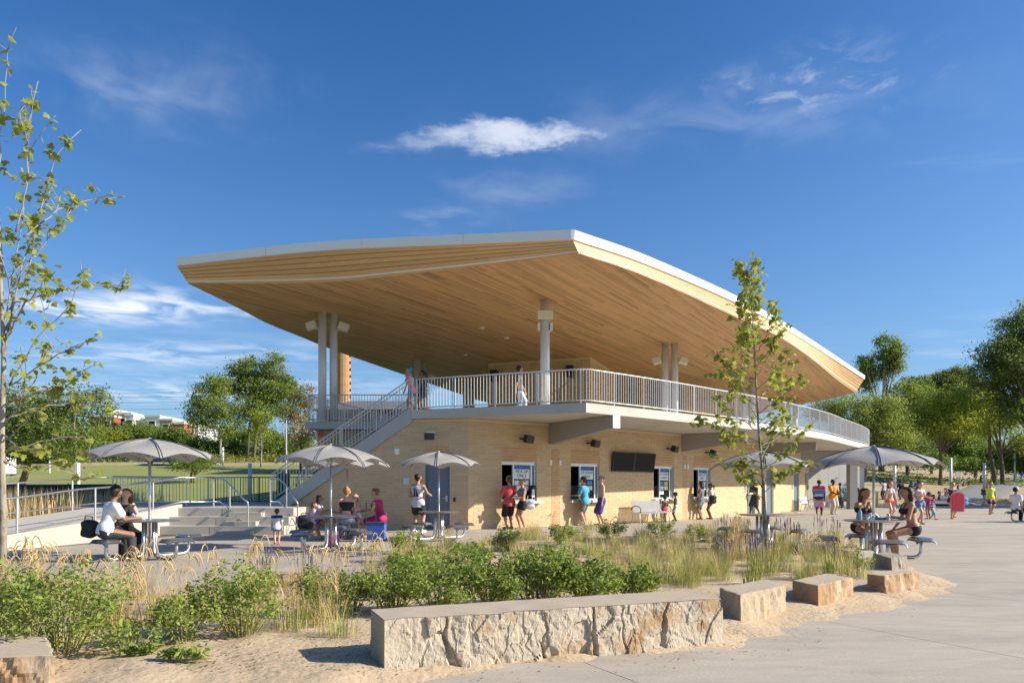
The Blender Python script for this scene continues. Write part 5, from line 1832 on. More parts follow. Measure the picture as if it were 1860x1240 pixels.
def sapling(name, label, base, trunk_pts, branches, d, lsize, nleaf, trunk_r, seed, spread=.55):
    """trunk_pts, branches: pixel polylines at distance d; leaves gather along the outer part of each branch."""
    rs = np.random.RandomState(seed)
    root = thing(name, label, 'tree', (base.x, base.y, base.z))
    k = d / F
    tr = [AD(x, y, d) for x, y in trunk_pts]; tr[0].z = base.z - .1
    m = MB(); nt = len(tr)
    m.tube(tr, [lerp(trunk_r, trunk_r * .16, (i / (nt - 1)) ** .8) for i in range(nt)], 9); m.build('trunk', M_bark_pale, root, smooth=True)
    bm = MB(); anchors = []
    for br in branches:
        dy = rs.uniform(-1, 1) * spread
        P_ = []
        L0 = len(br) - 1
        for i, (x, y) in enumerate(br):
            p = AD(x, y, d); p.y += dy * (i / L0) * (len(br) * .5); P_.append(p)
        # smooth
        S_ = smooth3([tuple(p) for p in P_], 14) if len(P_) > 2 else np.array([tuple(lerp(P_[0], P_[-1], i / 13)) for i in range(14)])
        S_ = S_ + rs.normal(0, .012, S_.shape)
        r0 = trunk_r * .24
        bm.tube([Vector(p) for p in S_], [lerp(r0, .004, (i / 13) ** .7) for i in range(14)], 6)
        ln = np.linalg.norm(np.diff(S_, axis=0), axis=1).sum()
        anchors.append((S_, ln))
        # side twigs
        for q in range(int(2 + ln * 2.0)):
            i = rs.randint(4, 14); p = S_[i]
            e = p + rs.normal(0, .16, 3) + np.array([0, 0, .12])
            bm.tube([Vector(p), Vector((p + e) / 2 + [0, 0, .02]), Vector(e)], [.006, .004, .002], 4)
            anchors.append((np.array([lerp(p, e, t) for t in np.linspace(0, 1, 14)]), .32))
    bm.build('branches', M_bark_pale, root, smooth=True)
    W = np.array([a[1] for a in anchors]); W /= W.sum()
    meshes = []
    rest_ = MB()
    proto = [syc_leaf(lsize * s).build('leaf', LEAF['syc'], root, local=True) for s in (.75, 1.0, 1.2)]
    used = [False] * 3
    for q in range(nleaf):
        S_, ln = anchors[rs.choice(len(anchors), p=W)]
        i = int(13 * min(1, rs.beta(2.2, .85)))
        p = Vector(S_[i] + rs.normal(0, .035, 3))
        rot = Matrix.Rotation(rs.uniform(0, 6.28), 4, 'Z') @ Matrix.Rotation(rs.normal(-.5, .6), 4, 'X') @ Matrix.Rotation(rs.normal(0, .5), 4, 'Y')
        v = rs.randint(3)
        if q < 290:
            o = proto[v] if not used[v] else link_copy(proto[v], root)
            used[v] = True
            o.matrix_local = Matrix.Translation(p - base) @ rot
        else:
            src = syc_leaf(lsize * (.75, 1.0, 1.2)[v]); V = [rot @ Vector(x) + p for x in src.v[0]]
            rest_.add(V, src.f, rs.uniform(.75, 1.2))
    if rest_.n:
        o = rest_.build('more_leaves', LEAF['syc'], root); o['kind'] = 'stuff'
    return root


bL = G(5, 1086)
brL = [[(6, 690), (12, 560), (30, 420), (42, 250), (55, 135)], [(6, 650), (30, 480), (58, 350), (75, 250), (108, 205)], [(40, 430), (70, 370), (100, 325), (150, 298)], [(20, 520), (62, 460), (92, 420), (120, 382)],
       [(14, 560), (60, 520), (110, 492), (168, 480)], [(8, 620), (60, 560), (110, 520), (140, 512)], [(15, 700), (70, 610), (118, 560), (142, 512), (140, 470)], [(18, 700), (90, 655), (140, 630), (185, 606)], [(14, 730), (90, 715), (150, 700), (218, 678)],
       [(8, 800), (60, 770), (120, 735), (190, 690)], [(8, 770), (50, 740), (80, 690), (90, 640)], [(8, 740), (40, 700), (50, 640), (60, 600)], [(10, 820), (70, 800), (130, 790), (142, 800), (130, 825), (62, 838)], [(8, 790), (60, 815), (110, 822), (150, 812)],
       [(5, 500), (-10, 380), (-4, 200), (2, 80)], [(5, 640), (-30, 540), (-60, 420)], [(5, 760), (-40, 700), (-80, 650)], [(8, 760), (70, 730), (105, 725), (150, 735)], [(20, 600), (50, 540), (62, 480), (100, 470)], [(8, 600), (24, 520), (20, 380), (26, 300)], [(8, 840), (50, 850), (90, 835), (125, 870)], [(30, 420), (60, 300), (50, 215)]]
sapling('young_sycamore', 'young sycamore with sparse leaves and mottled trunk at the end of the ramp', bL, [(3, 1086), (6, 950), (3, 800), (7, 640), (0, 480), (-6, 300), (-2, 120)], brL, bL.y, .092, 860, .052, 3)
bR = G(1390, 1012)
brR = []
rs_ = np.random.RandomState(12)
for i in range(40):
    y0 = lerp(905, 500, i / 39)
    sp_ = np.interp(y0, [480, 560, 640, 720, 800, 870, 910], [6, 20, 42, 72, 96, 80, 40]) * rs_.uniform(.5, 1.1)
    sd = 1 if i % 2 else -1
    rise = np.interp(y0, [480, 600, 750, 910], [24, 60, 85, 50]) * rs_.uniform(.7, 1.1)
    x0 = np.interp(y0, [470, 700, 900], [1364, 1372, 1386])
    brR.append([(x0, y0), (x0 + sd * sp_ * .45, y0 - rise * .3), (x0 + sd * sp_ * .8, y0 - rise * .65), (x0 + sd * sp_, y0 - rise)])
sapling('young_sycamore', 'young sycamore with upright leafy crown standing in the sand bed', bR, [(1391, 1012), (1389, 940), (1386, 870), (1378, 780), (1373, 690), (1368, 590), (1364, 470)], brR, bR.y, .115, 1500, .045, 4, spread=.45)


# ---- bushes in the bed
def bush_mesh(rs, w, h, nstem, nleaf, lsz=.05):
    """upright stems fanning out, leafy in the upper two thirds."""
    st = MB(); C = []; T = []
    for k in range(nstem):
        a = rs.uniform(0, 6.28); r = rs.uniform(.15, 1) ** .7 * w * .5
        b0 = Vector((math.cos(a) * r * .22, math.sin(a) * r * .22, -.06))
        tp = Vector((math.cos(a) * r, math.sin(a) * r, h * rs.uniform(.55, 1.08) * (1 - .35 * (r / (w * .5)) ** 2)))
        mid = b0.lerp(tp, .5) + Vector((0, 0, .06 * h))
        st.tube([b0, mid, tp], [.007, .005, .002], 4, tint=rs.uniform(.8, 1.2))
        m_ = int(nleaf / nstem)
        tt = rs.beta(3.4, 1.1, m_)
        sh = rs.uniform(.75, 1.25)
        for t in tt:
            p = (b0.lerp(mid, t * 2) if t < .5 else mid.lerp(tp, t * 2 - 1))
            C.append(np.array(p) + rs.normal(0, .038 + .012 * w, 3) * np.array([1, 1, .7])); T.append(sh * rs.uniform(.8, 1.2))
    V, Fa = leaf_quads(np.array(C), lsz, rs, aspect=.5)
    return st, (V, Fa, np.array(T))


M_stem = mat('yellow_green_stem', (.26, .25, .06), .7, var=.2)
BUSH = [(110, 1192, 1.35, .80, 44, 3900, 'big leafy bush with yellow stems beside the sapling'), (-5, 1165, .9, .62, 22, 1900, 'leafy bush at the foot of the mottled sapling trunk'), (335, 1178, .55, .50, 14, 1300, 'small leafy bush between the two big yellow stemmed ones'), (440, 1165, .85, .72, 26, 2500, 'tall leafy bush with bare yellow stems in the near sand'),
        (590, 1132, .66, .55, 16, 1400, 'open leafy bush left of the long stone bench'), (640, 1125, .5, .4, 10, 800, 'small low bush at the left end of the stone bench'), (712, 1128, .85, .62, 26, 2600, 'leafy bush behind the left end of the stone bench'), (800, 1124, .95, .68, 30, 3000, 'dense bush behind the stone bench, second from its left end'), (890, 1118, .95, .68, 30, 3000, 'dense bush behind the stone bench, third from its left end'), (980, 1112, .95, .66, 30, 3000, 'dense bush behind the middle of the stone bench'),
        (1065, 1106, .92, .60, 28, 2700, 'dense bush behind the stone bench, right of its middle'), (1145, 1098, .8, .45, 22, 1700, 'low bush behind the right end of the stone bench'), (755, 1092, .9, .62, 26, 2300, 'bush in the second row behind the left half of the stone bench'), (1020, 1080, .95, .55, 24, 2000, 'bush in the second row behind the right half of the stone bench'), (740, 1020, .8, .55, 18, 1300, 'airy bush in front of the table by the door'), (920, 1006, .85, .50, 20, 1500, 'bush in the bed facing the first hatch'), (1020, 994, .9, .50, 20, 1500, 'bush in the bed facing the ice cream hatch'), (1110, 984, .95, .55, 22, 1600, 'bush in the bed facing the wall screens'), (1200, 980, .9, .50, 20, 1400, 'bush in the bed facing the third hatch'), (1265, 984, .6, .4, 12, 800, 'small bush among the dry grasses'),
        (850, 1040, .9, .5, 22, 1700, 'leafy bush in the middle of the bed'), (240, 1195, .55, .35, 9, 600, 'small sprouting bush beside the cut sandstone block'), (1555, 1040, .5, .35, 10, 500, 'sprawling bush between the concrete and grey blocks')]
for i, (px, py, w_, h_, ns, nl, lab) in enumerate(BUSH):
    rs = np.random.RandomState(200 + i)
    p = G(px, py); p.z = max(0, sand_z(p.x, p.y))
    r_ = thing('leafy_bush', lab, 'bush', tuple(p), group='leafy bushes in the sand bed')
    st, (V, Fa, T) = bush_mesh(rs, w_, h_, ns, nl, .044 if p.y < 7.5 else .055)
    st.build('stems', M_stem, r_, local=True)
    MB().addarr(V, Fa, T).build('foliage', LEAF['bap'], r_, local=True)
# creeping sprigs
for i, (px, py, lab) in enumerate(((215, 1208, 'creeping leafy sprig lying on the sand by the big bush'), (285, 1222, 'creeping leafy sprig lying farthest out on the sand'))):
    rs = np.random.RandomState(300 + i); p = G(px, py)
    m = MB(); C = []
    for k in range(7):
        a = rs.uniform(-.6, .5); L_ = rs.uniform(.2, .5)
        e = Vector((math.cos(a) * L_, math.sin(a) * L_ * .6, .02))
        m.tube([Vector((0, 0, .02)), e * .5 + Vector((0, 0, .05)), e], .004, 4)
        for t in rs.uniform(.15, 1, 40):
            C.append(np.array(e * t) + np.array([0, 0, .05]) + rs.normal(0, .022, 3))
    r_ = thing('creeping_sprig', lab, 'plant', (p.x, p.y, sand_z(p.x, p.y)))
    m.build('stems', M_stem, r_, local=True)
    V, Fa = leaf_quads(np.array(C), .045, rs); MB().addarr(V, Fa, 1.0).build('foliage', LEAF['bap'], r_, local=True)

# ---- grasses and flowers
M_straw = mat('straw_grass', (.60, .46, .22), .8, var=.2, scale=3, trans=.3)
M_greeng = mat('green_grass_blade', (.34, .38, .09), .8, var=.25, scale=3, trans=.3)
M_lav = mat('lavender_flower', (.19, .155, .21), .8, var=.2)


def blades(rs, n, h, spread, lean, w, mb, tint=(.7, 1.25)):
    for k in range(n):
        a = rs.uniform(0, 6.28); r = spread * rs.uniform(0, 1) ** .6
        b0 = np.array([math.cos(a) * r, math.sin(a) * r, -.03])
        hh = h * rs.uniform(.55, 1.05); ln = lean * rs.uniform(.2, 1.3); a2 = a + rs.normal(0, .7)
        dv = np.array([math.cos(a2), math.sin(a2), 0]); wv = np.array([-math.sin(a2), math.cos(a2), 0]) * w
        P_ = []
        for i, t in enumerate((0, .4, .75, 1)):
            c_ = b0 + dv * ln * hh * t * t + np.array([0, 0, hh * (t - .12 * ln * t * t)])
            ww = (1, .9, .6, .12)[i]
            P_ += [c_ - wv * ww, c_ + wv * ww]
        mb.add(P_, [(0, 1, 3, 2), (2, 3, 5, 4), (4, 5, 7, 6)], rs.uniform(*tint))


def seedheads(rs, n, h, spread, mb):
    """stalks that arch over at the top into a drooping feathery head."""
    for k in range(n):
        a = rs.uniform(0, 6.28); r = spread * rs.uniform(0, 1)
        hh = h * rs.uniform(.75, 1.1); a2 = rs.uniform(-.8, .8) + (0 if rs.rand() < .6 else math.pi)
        dv = Vector((math.cos(a2), math.sin(a2) * .6, 0)); b0 = Vector((math.cos(a) * r, math.sin(a) * r, -.03))
        pts = [b0, b0 + dv * .05 * hh + Vector((0, 0, hh * .7)), b0 + dv * .12 * hh + Vector((0, 0, hh * .93)), b0 + dv * .19 * hh + Vector((0, 0, hh)), b0 + dv * .26 * hh + Vector((0, 0, hh * .97)), b0 + dv * .31 * hh + Vector((0, 0, hh * .88)), b0 + dv * .34 * hh + Vector((0, 0, hh * .78))]
        mb.tube(pts, [.0025, .0025, .003, .0065, .009, .008, .002], 4, tint=rs.uniform(.8, 1.25))


def clump_protos():
    out = []
    for v in range(4):
        rs = np.random.RandomState(500 + v)
        r_ = thing('reed_grass', 'x', 'grass', local=True)
        b = MB(); blades(rs, 50, .55, .15, .6, .004, b); b.build('blades', M_straw, r_, local=True)
        s_ = MB(); seedheads(rs, 9, .80, .10, s_); s_.build('seed_heads', M_straw, r_, local=True)
        out.append(r_)
    for v in range(3):
        rs = np.random.RandomState(520 + v)
        r_ = thing('meadow_grass', 'x', 'grass', local=True)
        b = MB(); blades(rs, 95, .50, .30, .6, .0038, b); b.build('blades', M_straw if v == 1 else M_greeng, r_, local=True)
        b = MB(); blades(rs, 34, .70, .28, .35, .0032, b, (.9, 1.4)); b.build('tall_blades', M_straw, r_, local=True)
        out.append(r_)
    for v in range(2):
        rs = np.random.RandomState(540 + v)
        r_ = thing('hyssop_plant', 'x', 'flower', local=True)
        b = MB(); f_ = MB()
        blades(rs, 40, .34, .12, .3, .007, b)
        for k in range(11):
            a = rs.uniform(0, 6.28); r = .14 * rs.rand(); hh = rs.uniform(.38, .62)
            p0 = Vector((math.cos(a) * r, math.sin(a) * r, -.02)); p1 = p0 + Vector((math.cos(a) * .05, math.sin(a) * .05, hh))
            b.tube([p0, p1], .003, 4)
            f_ = MB(); f_.tube([p1 - Vector((0, 0, .02)), p1 + Vector((0, 0, .03)), p1 + Vector((0, 0, .10)), p1 + Vector((0, 0, .12))], [.005, .009, .008, .002], 5, tint=rs.uniform(.7, 1.3)); f_.build('flower_spike', M_lav, r_, local=True)
        b.build('stems', M_greeng, r_, local=True)
        out.append(r_)
    return out


CL = clump_protos(); CU = [False] * 9
LABS = {'reed_grass': ('tuft of straw coloured reed grass with drooping seed heads', 'reed grass tufts in the bed', 'grass'), 'meadow_grass': ('tuft of fine upright meadow grass in the bed', 'meadow grass tufts in the bed', 'grass'), 'hyssop_plant': ('flowering plant with upright lavender spikes', 'lavender flowering plants in the bed', 'flower')}


def put_clump(v, p, sc, rz):
    o = CL[v] if not CU[v] else copy_tree(CL[v])
    CU[v] = True
    o.location = p; o.scale = (sc, sc, sc); o.rotation_euler.z = rz
    nm = o.name.split('.')[0]
    lab, grp, cat = LABS[nm]
    tag(o, lab, cat, grp)


rs = np.random.RandomState(9)


def spots(n, x0, x1, y0, y1):
    k = 0
    while k < n:
        px = rs.uniform(x0, x1); py = rs.uniform(y0, y1)
        p = G(px, py)
        if bed_dist(p.x, p.y) < .05 or (-1.3 < p.x < 2.0 and p.y < 6.75 and p.y > 5):
            continue
        k += 1
        p.z = sand_z(p.x, p.y)
        yield p


for p in spots(24, -20, 700, 1070, 1105):
    put_clump(rs.randint(0, 4), p, rs.uniform(.65, .92), rs.uniform(0, 6.28))
for p in spots(24, 10, 640, 1105, 1170):
    put_clump(rs.randint(0, 7), p, rs.uniform(.5, .8), rs.uniform(0, 6.28))
for p in spots(90, 690, 1310, 965, 1050):
    put_clump(rs.choice([0, 4, 4, 5, 6, 6, 4]), p, rs.uniform(.5, .8), rs.uniform(0, 6.28))
for p in spots(70, 1080, 1320, 990, 1085):
    put_clump(rs.choice([4, 6, 6, 4]), p, rs.uniform(.45, .78), rs.uniform(0, 6.28))
for p in spots(46, 1290, 1560, 965, 1062):
    put_clump(rs.choice([4, 6, 6, 3, 0]), p, rs.uniform(.6, .95), rs.uniform(0, 6.28))
for p in spots(11, 1300, 1560, 985, 1075):
    put_clump(rs.choice([7, 8]), p, rs.uniform(.7, 1.1), rs.uniform(0, 6.28))
for p in spots(3, 250, 660, 1066, 1095):
    put_clump(rs.choice([7, 8]), p, rs.uniform(.8, 1.1), rs.uniform(0, 6.28))


def wild_strip():
    rs = np.random.RandomState(31); b = MB()
    V_, F_, T_ = [], [], []
    n0 = 0
    for k in range(10000):
        x = rs.uniform(-26, -13.6); y = rs.uniform(15, 31)
        lim = np.interp(y, [12, 15.5, 19, 21.5, 24.2, 30], [-16.3, -14.95, -14.05, -13.6, -15.2, -15.2])
        if x > lim - .1:
            continue
        z = th(x, y); hh = rs.uniform(.8, 1.55); a = rs.uniform(0, 6.28); ln = rs.uniform(.05, .3)
        d_ = np.array([math.cos(a), math.sin(a), 0]); w_ = np.array([-math.sin(a), math.cos(a), 0]) * .012
        b0 = np.array([x, y, z])
        V_ += [b0 - w_, b0 + w_, b0 + d_ * ln * .4 + [0, 0, hh * .6] + w_ * 1.2, b0 + d_ * ln * .4 + [0, 0, hh * .6] - w_ * 1.2, b0 + d_ * ln + [0, 0, hh]]
        F_ += [(n0, n0 + 1, n0 + 2, n0 + 3), (n0 + 3, n0 + 2, n0 + 4)]
        t = rs.uniform(.7, 1.25); T_ += [t, t]; n0 += 5
    me = MB(); me.v = [np.array(V_)]; me.f = F_; me.t = T_; me.m = [0] * len(F_); me.n = n0
    o = me.build('wild_grass', M_straw); tag(o, 'tall golden wild grass behind the ramp', 'grass', kind='stuff')


wild_strip()


# fallen leaves, bark bits and pebbles on the sand, one mass
def litter():
    rs = np.random.RandomState(61); C = []; T = []
    while len(C) < 5200:
        px = rs.uniform(-40, 1720); py = rs.uniform(955, 1240); p = G(px, py)
        d_ = bed_dist(p.x, p.y)
        if d_ < -.5 or (d_ < .1 and rs.rand() < .75):
            continue
        if vnoise(p.x, p.y, 4, 1.2) < -.05 and rs.rand() < .8:
            continue
        C.append((p.x, p.y, max(sand_z(p.x, p.y), 0) + .006)); T.append(rs.uniform(.4, 1.5))
    n_ = len(C); V, Fa = leaf_quads(np.array(C), .028, rs, aspect=.5)
    V[:, 2] = np.repeat(np.array(C)[:, 2], 4) + (V[:, 2] - np.repeat(np.array(C)[:, 2], 4)) * .25
    o = MB().addarr(V, Fa, np.array(T)).build('leaf_litter', mat('litter_brown', (.15, .095, .05), .9, var=.3), None)
    tag(o, 'fallen leaves and bark bits strewn over the sand', 'litter', kind='stuff')


litter()

# ================================================================== people
def surface_net(D, org, h):
    nx, ny, nz = D.shape
    S_ = D < 0
    acc = np.zeros((nx - 1, ny - 1, nz - 1, 3)); cnt = np.zeros((nx - 1, ny - 1, nz - 1))
    corners = [(i, j, k) for i in (0, 1) for j in (0, 1) for k in (0, 1)]

    def sub(A, c):
        return A[c[0]:nx - 1 + c[0], c[1]:ny - 1 + c[1], c[2]:nz - 1 + c[2]]
    for a in corners:
        for ax in range(3):
            if a[ax] == 1:
                continue
            b = list(a); b[ax] = 1
            da, db = sub(D, a), sub(D, b)
            m = sub(S_, a) != sub(S_, b)
            if not m.any():
                continue
            t = np.where(m, da / np.where(m, da - db, 1), 0)
            for q in range(3):
                acc[..., q] += np.where(m, a[q] + (t if q == ax else 0), 0)
            cnt += m
    act = cnt > 0
    idx = -np.ones(act.shape, int); idx[act] = np.arange(act.sum())
    I = np.argwhere(act)
    V = (I + acc[act] / cnt[act][:, None]) * h + org
    faces = []
    for ax in range(3):
        u, w = [(1, 2), (2, 0), (0, 1)][ax]
        sa = [slice(1, -1)] * 3; sb = [slice(1, -1)] * 3
        sa[ax] = slice(0, -1); sb[ax] = slice(1, None)
        A, B = S_[tuple(sa)], S_[tuple(sb)]
        for (flip, M) in ((False, A & ~B), (True, ~A & B)):
            E = np.argwhere(M)
            if not len(E):
                continue
            E = E.copy()
            for q in range(3):
                if q != ax:
                    E[:, q] += 1
            c = []
            for (du, dw) in ((-1, -1), (0, -1), (0, 0), (-1, 0)):
                F_ = E.copy(); F_[:, u] += du; F_[:, w] += dw
                c.append(idx[F_[:, 0], F_[:, 1], F_[:, 2]])
            Q = np.stack(c, -1)
            faces.append(Q[:, ::-1] if flip else Q)
    return V, np.concatenate(faces) if faces else np.zeros((0, 4), int)


def sdf_mesh(prims, h, k=.02, cut=None, grow=0.0):
    """prims: (a, b, ra, rb, flat_dir or None, flat). smooth union of tapered capsules -> verts, faces."""
    P = np.array([list(p[0]) for p in prims] + [list(p[1]) for p in prims])
    rm = max(max(p[2], p[3]) for p in prims) + grow + 3 * h
    lo = P.min(0) - rm; hi = P.max(0) + rm
    n = np.ceil((hi - lo) / h).astype(int) + 1
    D = np.full(tuple(n), .2)
    ax = [lo[q] + np.arange(n[q]) * h for q in range(3)]
    for (a, b, ra, rb, fd, fl) in prims:
        a = np.array(a, float); b = np.array(b, float)
        R_ = max(ra, rb) + grow + k * 2 + 3 * h
        i0 = np.maximum(0, np.floor((np.minimum(a, b) - R_ - lo) / h).astype(int)); i1 = np.minimum(n, np.ceil((np.maximum(a, b) + R_ - lo) / h).astype(int) + 1)
        sl_ = tuple(slice(i0[q], i1[q]) for q in range(3))
        X, Y, Z = np.meshgrid(ax[0][sl_[0]], ax[1][sl_[1]], ax[2][sl_[2]], indexing='ij')
        px, py, pz = X - a[0], Y - a[1], Z - a[2]
        e = b - a; ee = max(e @ e, 1e-9)
        t = np.clip((px * e[0] + py * e[1] + pz * e[2]) / ee, 0, 1)
        dx, dy, dz = px - t * e[0], py - t * e[1], pz - t * e[2]
        if fd is not None:
            q = (dx * fd[0] + dy * fd[1]) * (1 / fl - 1)
            dx = dx + fd[0] * q; dy = dy + fd[1] * q
        d = np.sqrt(dx * dx + dy * dy + dz * dz) - (ra + (rb - ra) * t) - grow
        if fd is not None:
            d = d * min(1.0, fl + .1)
        o = D[sl_]
        hh = np.clip(.5 + .5 * (o - d) / k, 0, 1)
        D[sl_] = o + (d - o) * hh - k * hh * (1 - hh)
    if cut is not None:
        X, Y, Z = np.meshgrid(*ax, indexing='ij')
        D = np.maximum(D, cut(X, Y, Z))
    return surface_net(D, lo, h)


def ik(a, b, l1, l2, pole):
    a, b = Vector(a), Vector(b)
    d = b - a; L_ = d.length
    mx = (l1 + l2) * .995
    if L_ > mx:
        b = a + d * (mx / L_); d = b - a; L_ = mx
    x = (l1 * l1 - l2 * l2 + L_ * L_) / (2 * L_)
    hgt = math.sqrt(max(l1 * l1 - x * x, 0))
    u = d.normalized(); pv = Vector(pole); pv = pv - u * pv.dot(u)
    pv = pv.normalized() if pv.length > 1e-6 else u.orthogonal()
    return a + u * x + pv * hgt, b


def cmat(col, rough=.8):
    nm = 'cloth_%02x%02x%02x' % tuple(int(255 * min(1, c) ** .45) for c in col)
    return mat(nm, col, rough, var=.14, scale=9, bump=.7, bscale=13)


SKIN = {'light': (.56, .33, .225), 'tan': (.44, .235, .14), 'brown': (.23, .115, .065), 'dark': (.09, .045, .028), 'pink': (.60, .34, .245)}
M_eye = mat('eye_dark', (.02, .015, .012), .3, var=0)
PN_ = [0]


def person(label, pos, H, face, skin='light', pose='stand', hair=((.05, .03, .02), 'short'), top=None, bottom=None, shoes=None, hat=None, fat=1.0, fem=False, near=False, hands=None, feet=None, lean=0.0, look=None, seat=.45, step=.0, glasses=False, group=None, turn=0.0):
    """pos: ground point under the pelvis. face: heading in degrees. Local axes: x right, y forward, z up."""
    PN_[0] += 1
    rs = np.random.RandomState(1000 + PN_[0])
    root = thing('person', label, 'person', tuple(pos), group=group)
    ph = R(face); fw = Vector((math.cos(ph), math.sin(ph), 0)); rt = Vector((math.sin(ph), -math.cos(ph), 0)); upv = Vector((0, 0, 1))

    def W(x, y, z):
        return rt * x + fw * y + upv * z
    f = H * fat; hw = .055 * H * (1.12 if fem else 1.0) * (1 + .35 * (fat - 1)); sw = (.098 if fem else .112) * H * (1 + .4 * (fat - 1))
    sitting = pose == 'sit'
    hz = (seat + .085 * H) if sitting else .515 * H
    if pose == 'walk' and not step:
        step = .16
    pel = Vector((0, 0, hz))
    la = R(lean)
    tdir = Vector((0, math.sin(la), math.cos(la)))            # torso axis in local (x, y, z)

    def T(x, w, y=0.0):                                        # a point on the torso: w along the axis (fraction of H)
        return Vector((x, tdir.y * w * H + y * tdir.z, hz + tdir.z * w * H - y * tdir.y))
    nk, hd = .335, .415
    neck = T(0, nk); head = T(0, hd) + Vector((0, .012 * H, 0))
    lk_ = R(look if look is not None else 0)
    hf = Vector((math.sin(-lk_), math.cos(lk_), 0))            # where the face points, local
    fl3 = fw
    fdw = (fw.x, fw.y)
    hfw = W(hf.x, hf.y, 0)
    body = []

    def add(lst, a, b, ra, rb, flat=None):
        A, B = W(*a), W(*b)
        lst.append((A, B, ra, rb, fdw if flat else None, flat or 1))
    tor = []
    add(tor, T(-.04 * f, -.005), T(.04 * f, -.005), .078 * f, .078 * f, .82)
    add(tor, T(0, .02), T(0, .13), .080 * f * (1.0 if not fem else .97), .068 * f * (1 if not fem else .9), .8)
    add(tor, T(0, .13), T(0, .23), .068 * f * (1 if not fem else .92), .082 * f, .8)
    add(tor, T(-.045 * H, .235), T(.045 * H, .235), .064 * f, .064 * f, .82)
    add(tor, T(-sw * .82, .285), T(sw * .82, .285), .038 * f, .038 * f, .9)
    add(tor, T(0, .27), T(0, .315), .05 * H, .035 * H)
    if fem:
        for s in (-1, 1):
            add(tor, T(s * .042 * H, .225, .055 * H), T(s * .042 * H, .222, .065 * H), .036 * f, .034 * f)
    body += tor
    add(body, T(0, .30), tuple(head), .030 * H, .030 * H)
    # head
    hr = .0545 * H * (1.22 if H < 1.25 else 1.0)
    hc = head + Vector((0, 0, .01 * H))
    add(body, hc + hf * -.012 * H + Vector((0, 0, .012 * H)), hc + hf * .01 * H + Vector((0, 0, .012 * H)), hr * 1.02, hr)
    add(body, hc + hf * .014 * H + Vector((0, 0, -.005 * H)), hc + hf * .022 * H + Vector((0, 0, -.034 * H)), hr * .78, hr * .46)
    add(body, hc + hf * (.06 * H), hc + hf * (.069 * H) + Vector((0, 0, -.012 * H)), .007 * H, .010 * H)
    ear = Vector((hf.y, -hf.x, 0))
    for s in (-1, 1):
        add(body, hc + ear * s * hr * .98 + Vector((0, 0, .008 * H)), hc + ear * s * hr * .98 + Vector((0, 0, -.012 * H)), .010 * H, .008 * H)
    # legs
    thl, shl = .247 * H, .242 * H
    legs = []; feetp = []; garm_leg = []
    for i, s in enumerate((-1, 1)):
        hip = T(s * hw, -.01)
        if feet and feet[i]:
            an = Vector(feet[i])
        elif sitting:
            an = Vector((s * .09 * H + s * .02, thl * .98, .05 * H))
        elif pose == 'walk':
            an = Vector((s * .05 * H, s * step * H * .9, .045 * H + (.03 * H if s * step < 0 else 0)))
        else:
            an = Vector((s * .062 * H, (.02 if s > 0 else -.02) * H, .045 * H))
        kn, an = ik(hip, an, thl, shl, (s * .08, 1, 0.25 if sitting else 0))
        add(body, hip, kn, .052 * f, .034 * f); add(body, kn, lerp(kn, an, .35) - Vector((0, .006 * H, 0)), .033 * f, .033 * f)
        add(body, lerp(kn, an, .35) - Vector((0, .006 * H, 0)), an, .033 * f, .020 * f)
        ft = []
        toe = an + Vector((s * .018 * H, .098 * H, -.026 * H))
        add(ft, an + Vector((0, -.022 * H, -.020 * H)), toe, .023 * H, .018 * H)
        body += ft
        feetp += ft
        legs.append((hip, kn, an))
    # arms
    ual, fal = .172 * H, .150 * H
    arms = []
    for i, s in enumerate((-1, 1)):
        sh = T(s * sw, .283)
        tgt = hands[i] if hands and hands[i] is not None else Vector((s * (.135 + .04 * (fat - 1)) * H, (.03 + (-s * step * .8 if pose == 'walk' else 0)) * H, hz - .045 * H))
        el, wr = ik(sh, Vector(tgt), ual, fal, (s * .55, -1, -.35))
        add(body, sh, el, .029 * f, .022 * f); add(body, el, wr, .0225 * f, .0150 * f)
        d = (wr - el).normalized(); side = d.cross(Vector((0, 0, 1)))
        side = side.normalized() if side.length > .1 else Vector((0, 1, 0))
        pm = wr + d * .045 * H
        add(body, wr, pm, .015 * H, .018 * H)
        inner_ = Vector((-s, 0.2, 0)).normalized()
        if near:
            drop = Vector((0, 0, -.010 * H))
            for q, ln in enumerate((.040, .046, .043, .033)):
                o = side * ((q - 1.5) * .0105 * H)
                k1 = pm + o + d * ln * .5 * H + drop * .3; k2 = pm + o + d * ln * .9 * H + drop
                add(body, pm + o * .9, k1, .0056 * H, .0052 * H); add(body, k1, k2, .0052 * H, .0046 * H)
            tb = wr + d * .018 * H
            add(body, tb, tb + (d + inner_ * .9).normalized() * .034 * H, .0075 * H, .0058 * H)
        else:
            add(body, pm, pm + d * .035 * H + Vector((0, 0, -.006 * H)), .014 * H, .009 * H)
            add(body, wr + d * .02 * H, wr + (d + inner_ * .8).normalized() * .05 * H, .008 * H, .007 * H)
        arms.append((sh, el, wr))
    vox = (.0115 if near else .0175) * (H / 1.7 if H < 1.3 else 1)
    V, Fa = sdf_mesh(body, vox, .014 * H)
    bd = MB().addarr(V, Fa).build('body', mat('skin_' + skin, SKIN[skin], .55, var=.06, scale=5), root, smooth=True, local=True)

    ax3 = W(*tdir); p0 = W(*pel)

    def band(w0, w1):
        def c(X, Y, Z):
            w = ((X - p0.x) * ax3.x + (Y - p0.y) * ax3.y + (Z - p0.z) * ax3.z) / H
            return np.maximum(w0 - w, w - w1) * H
        return c

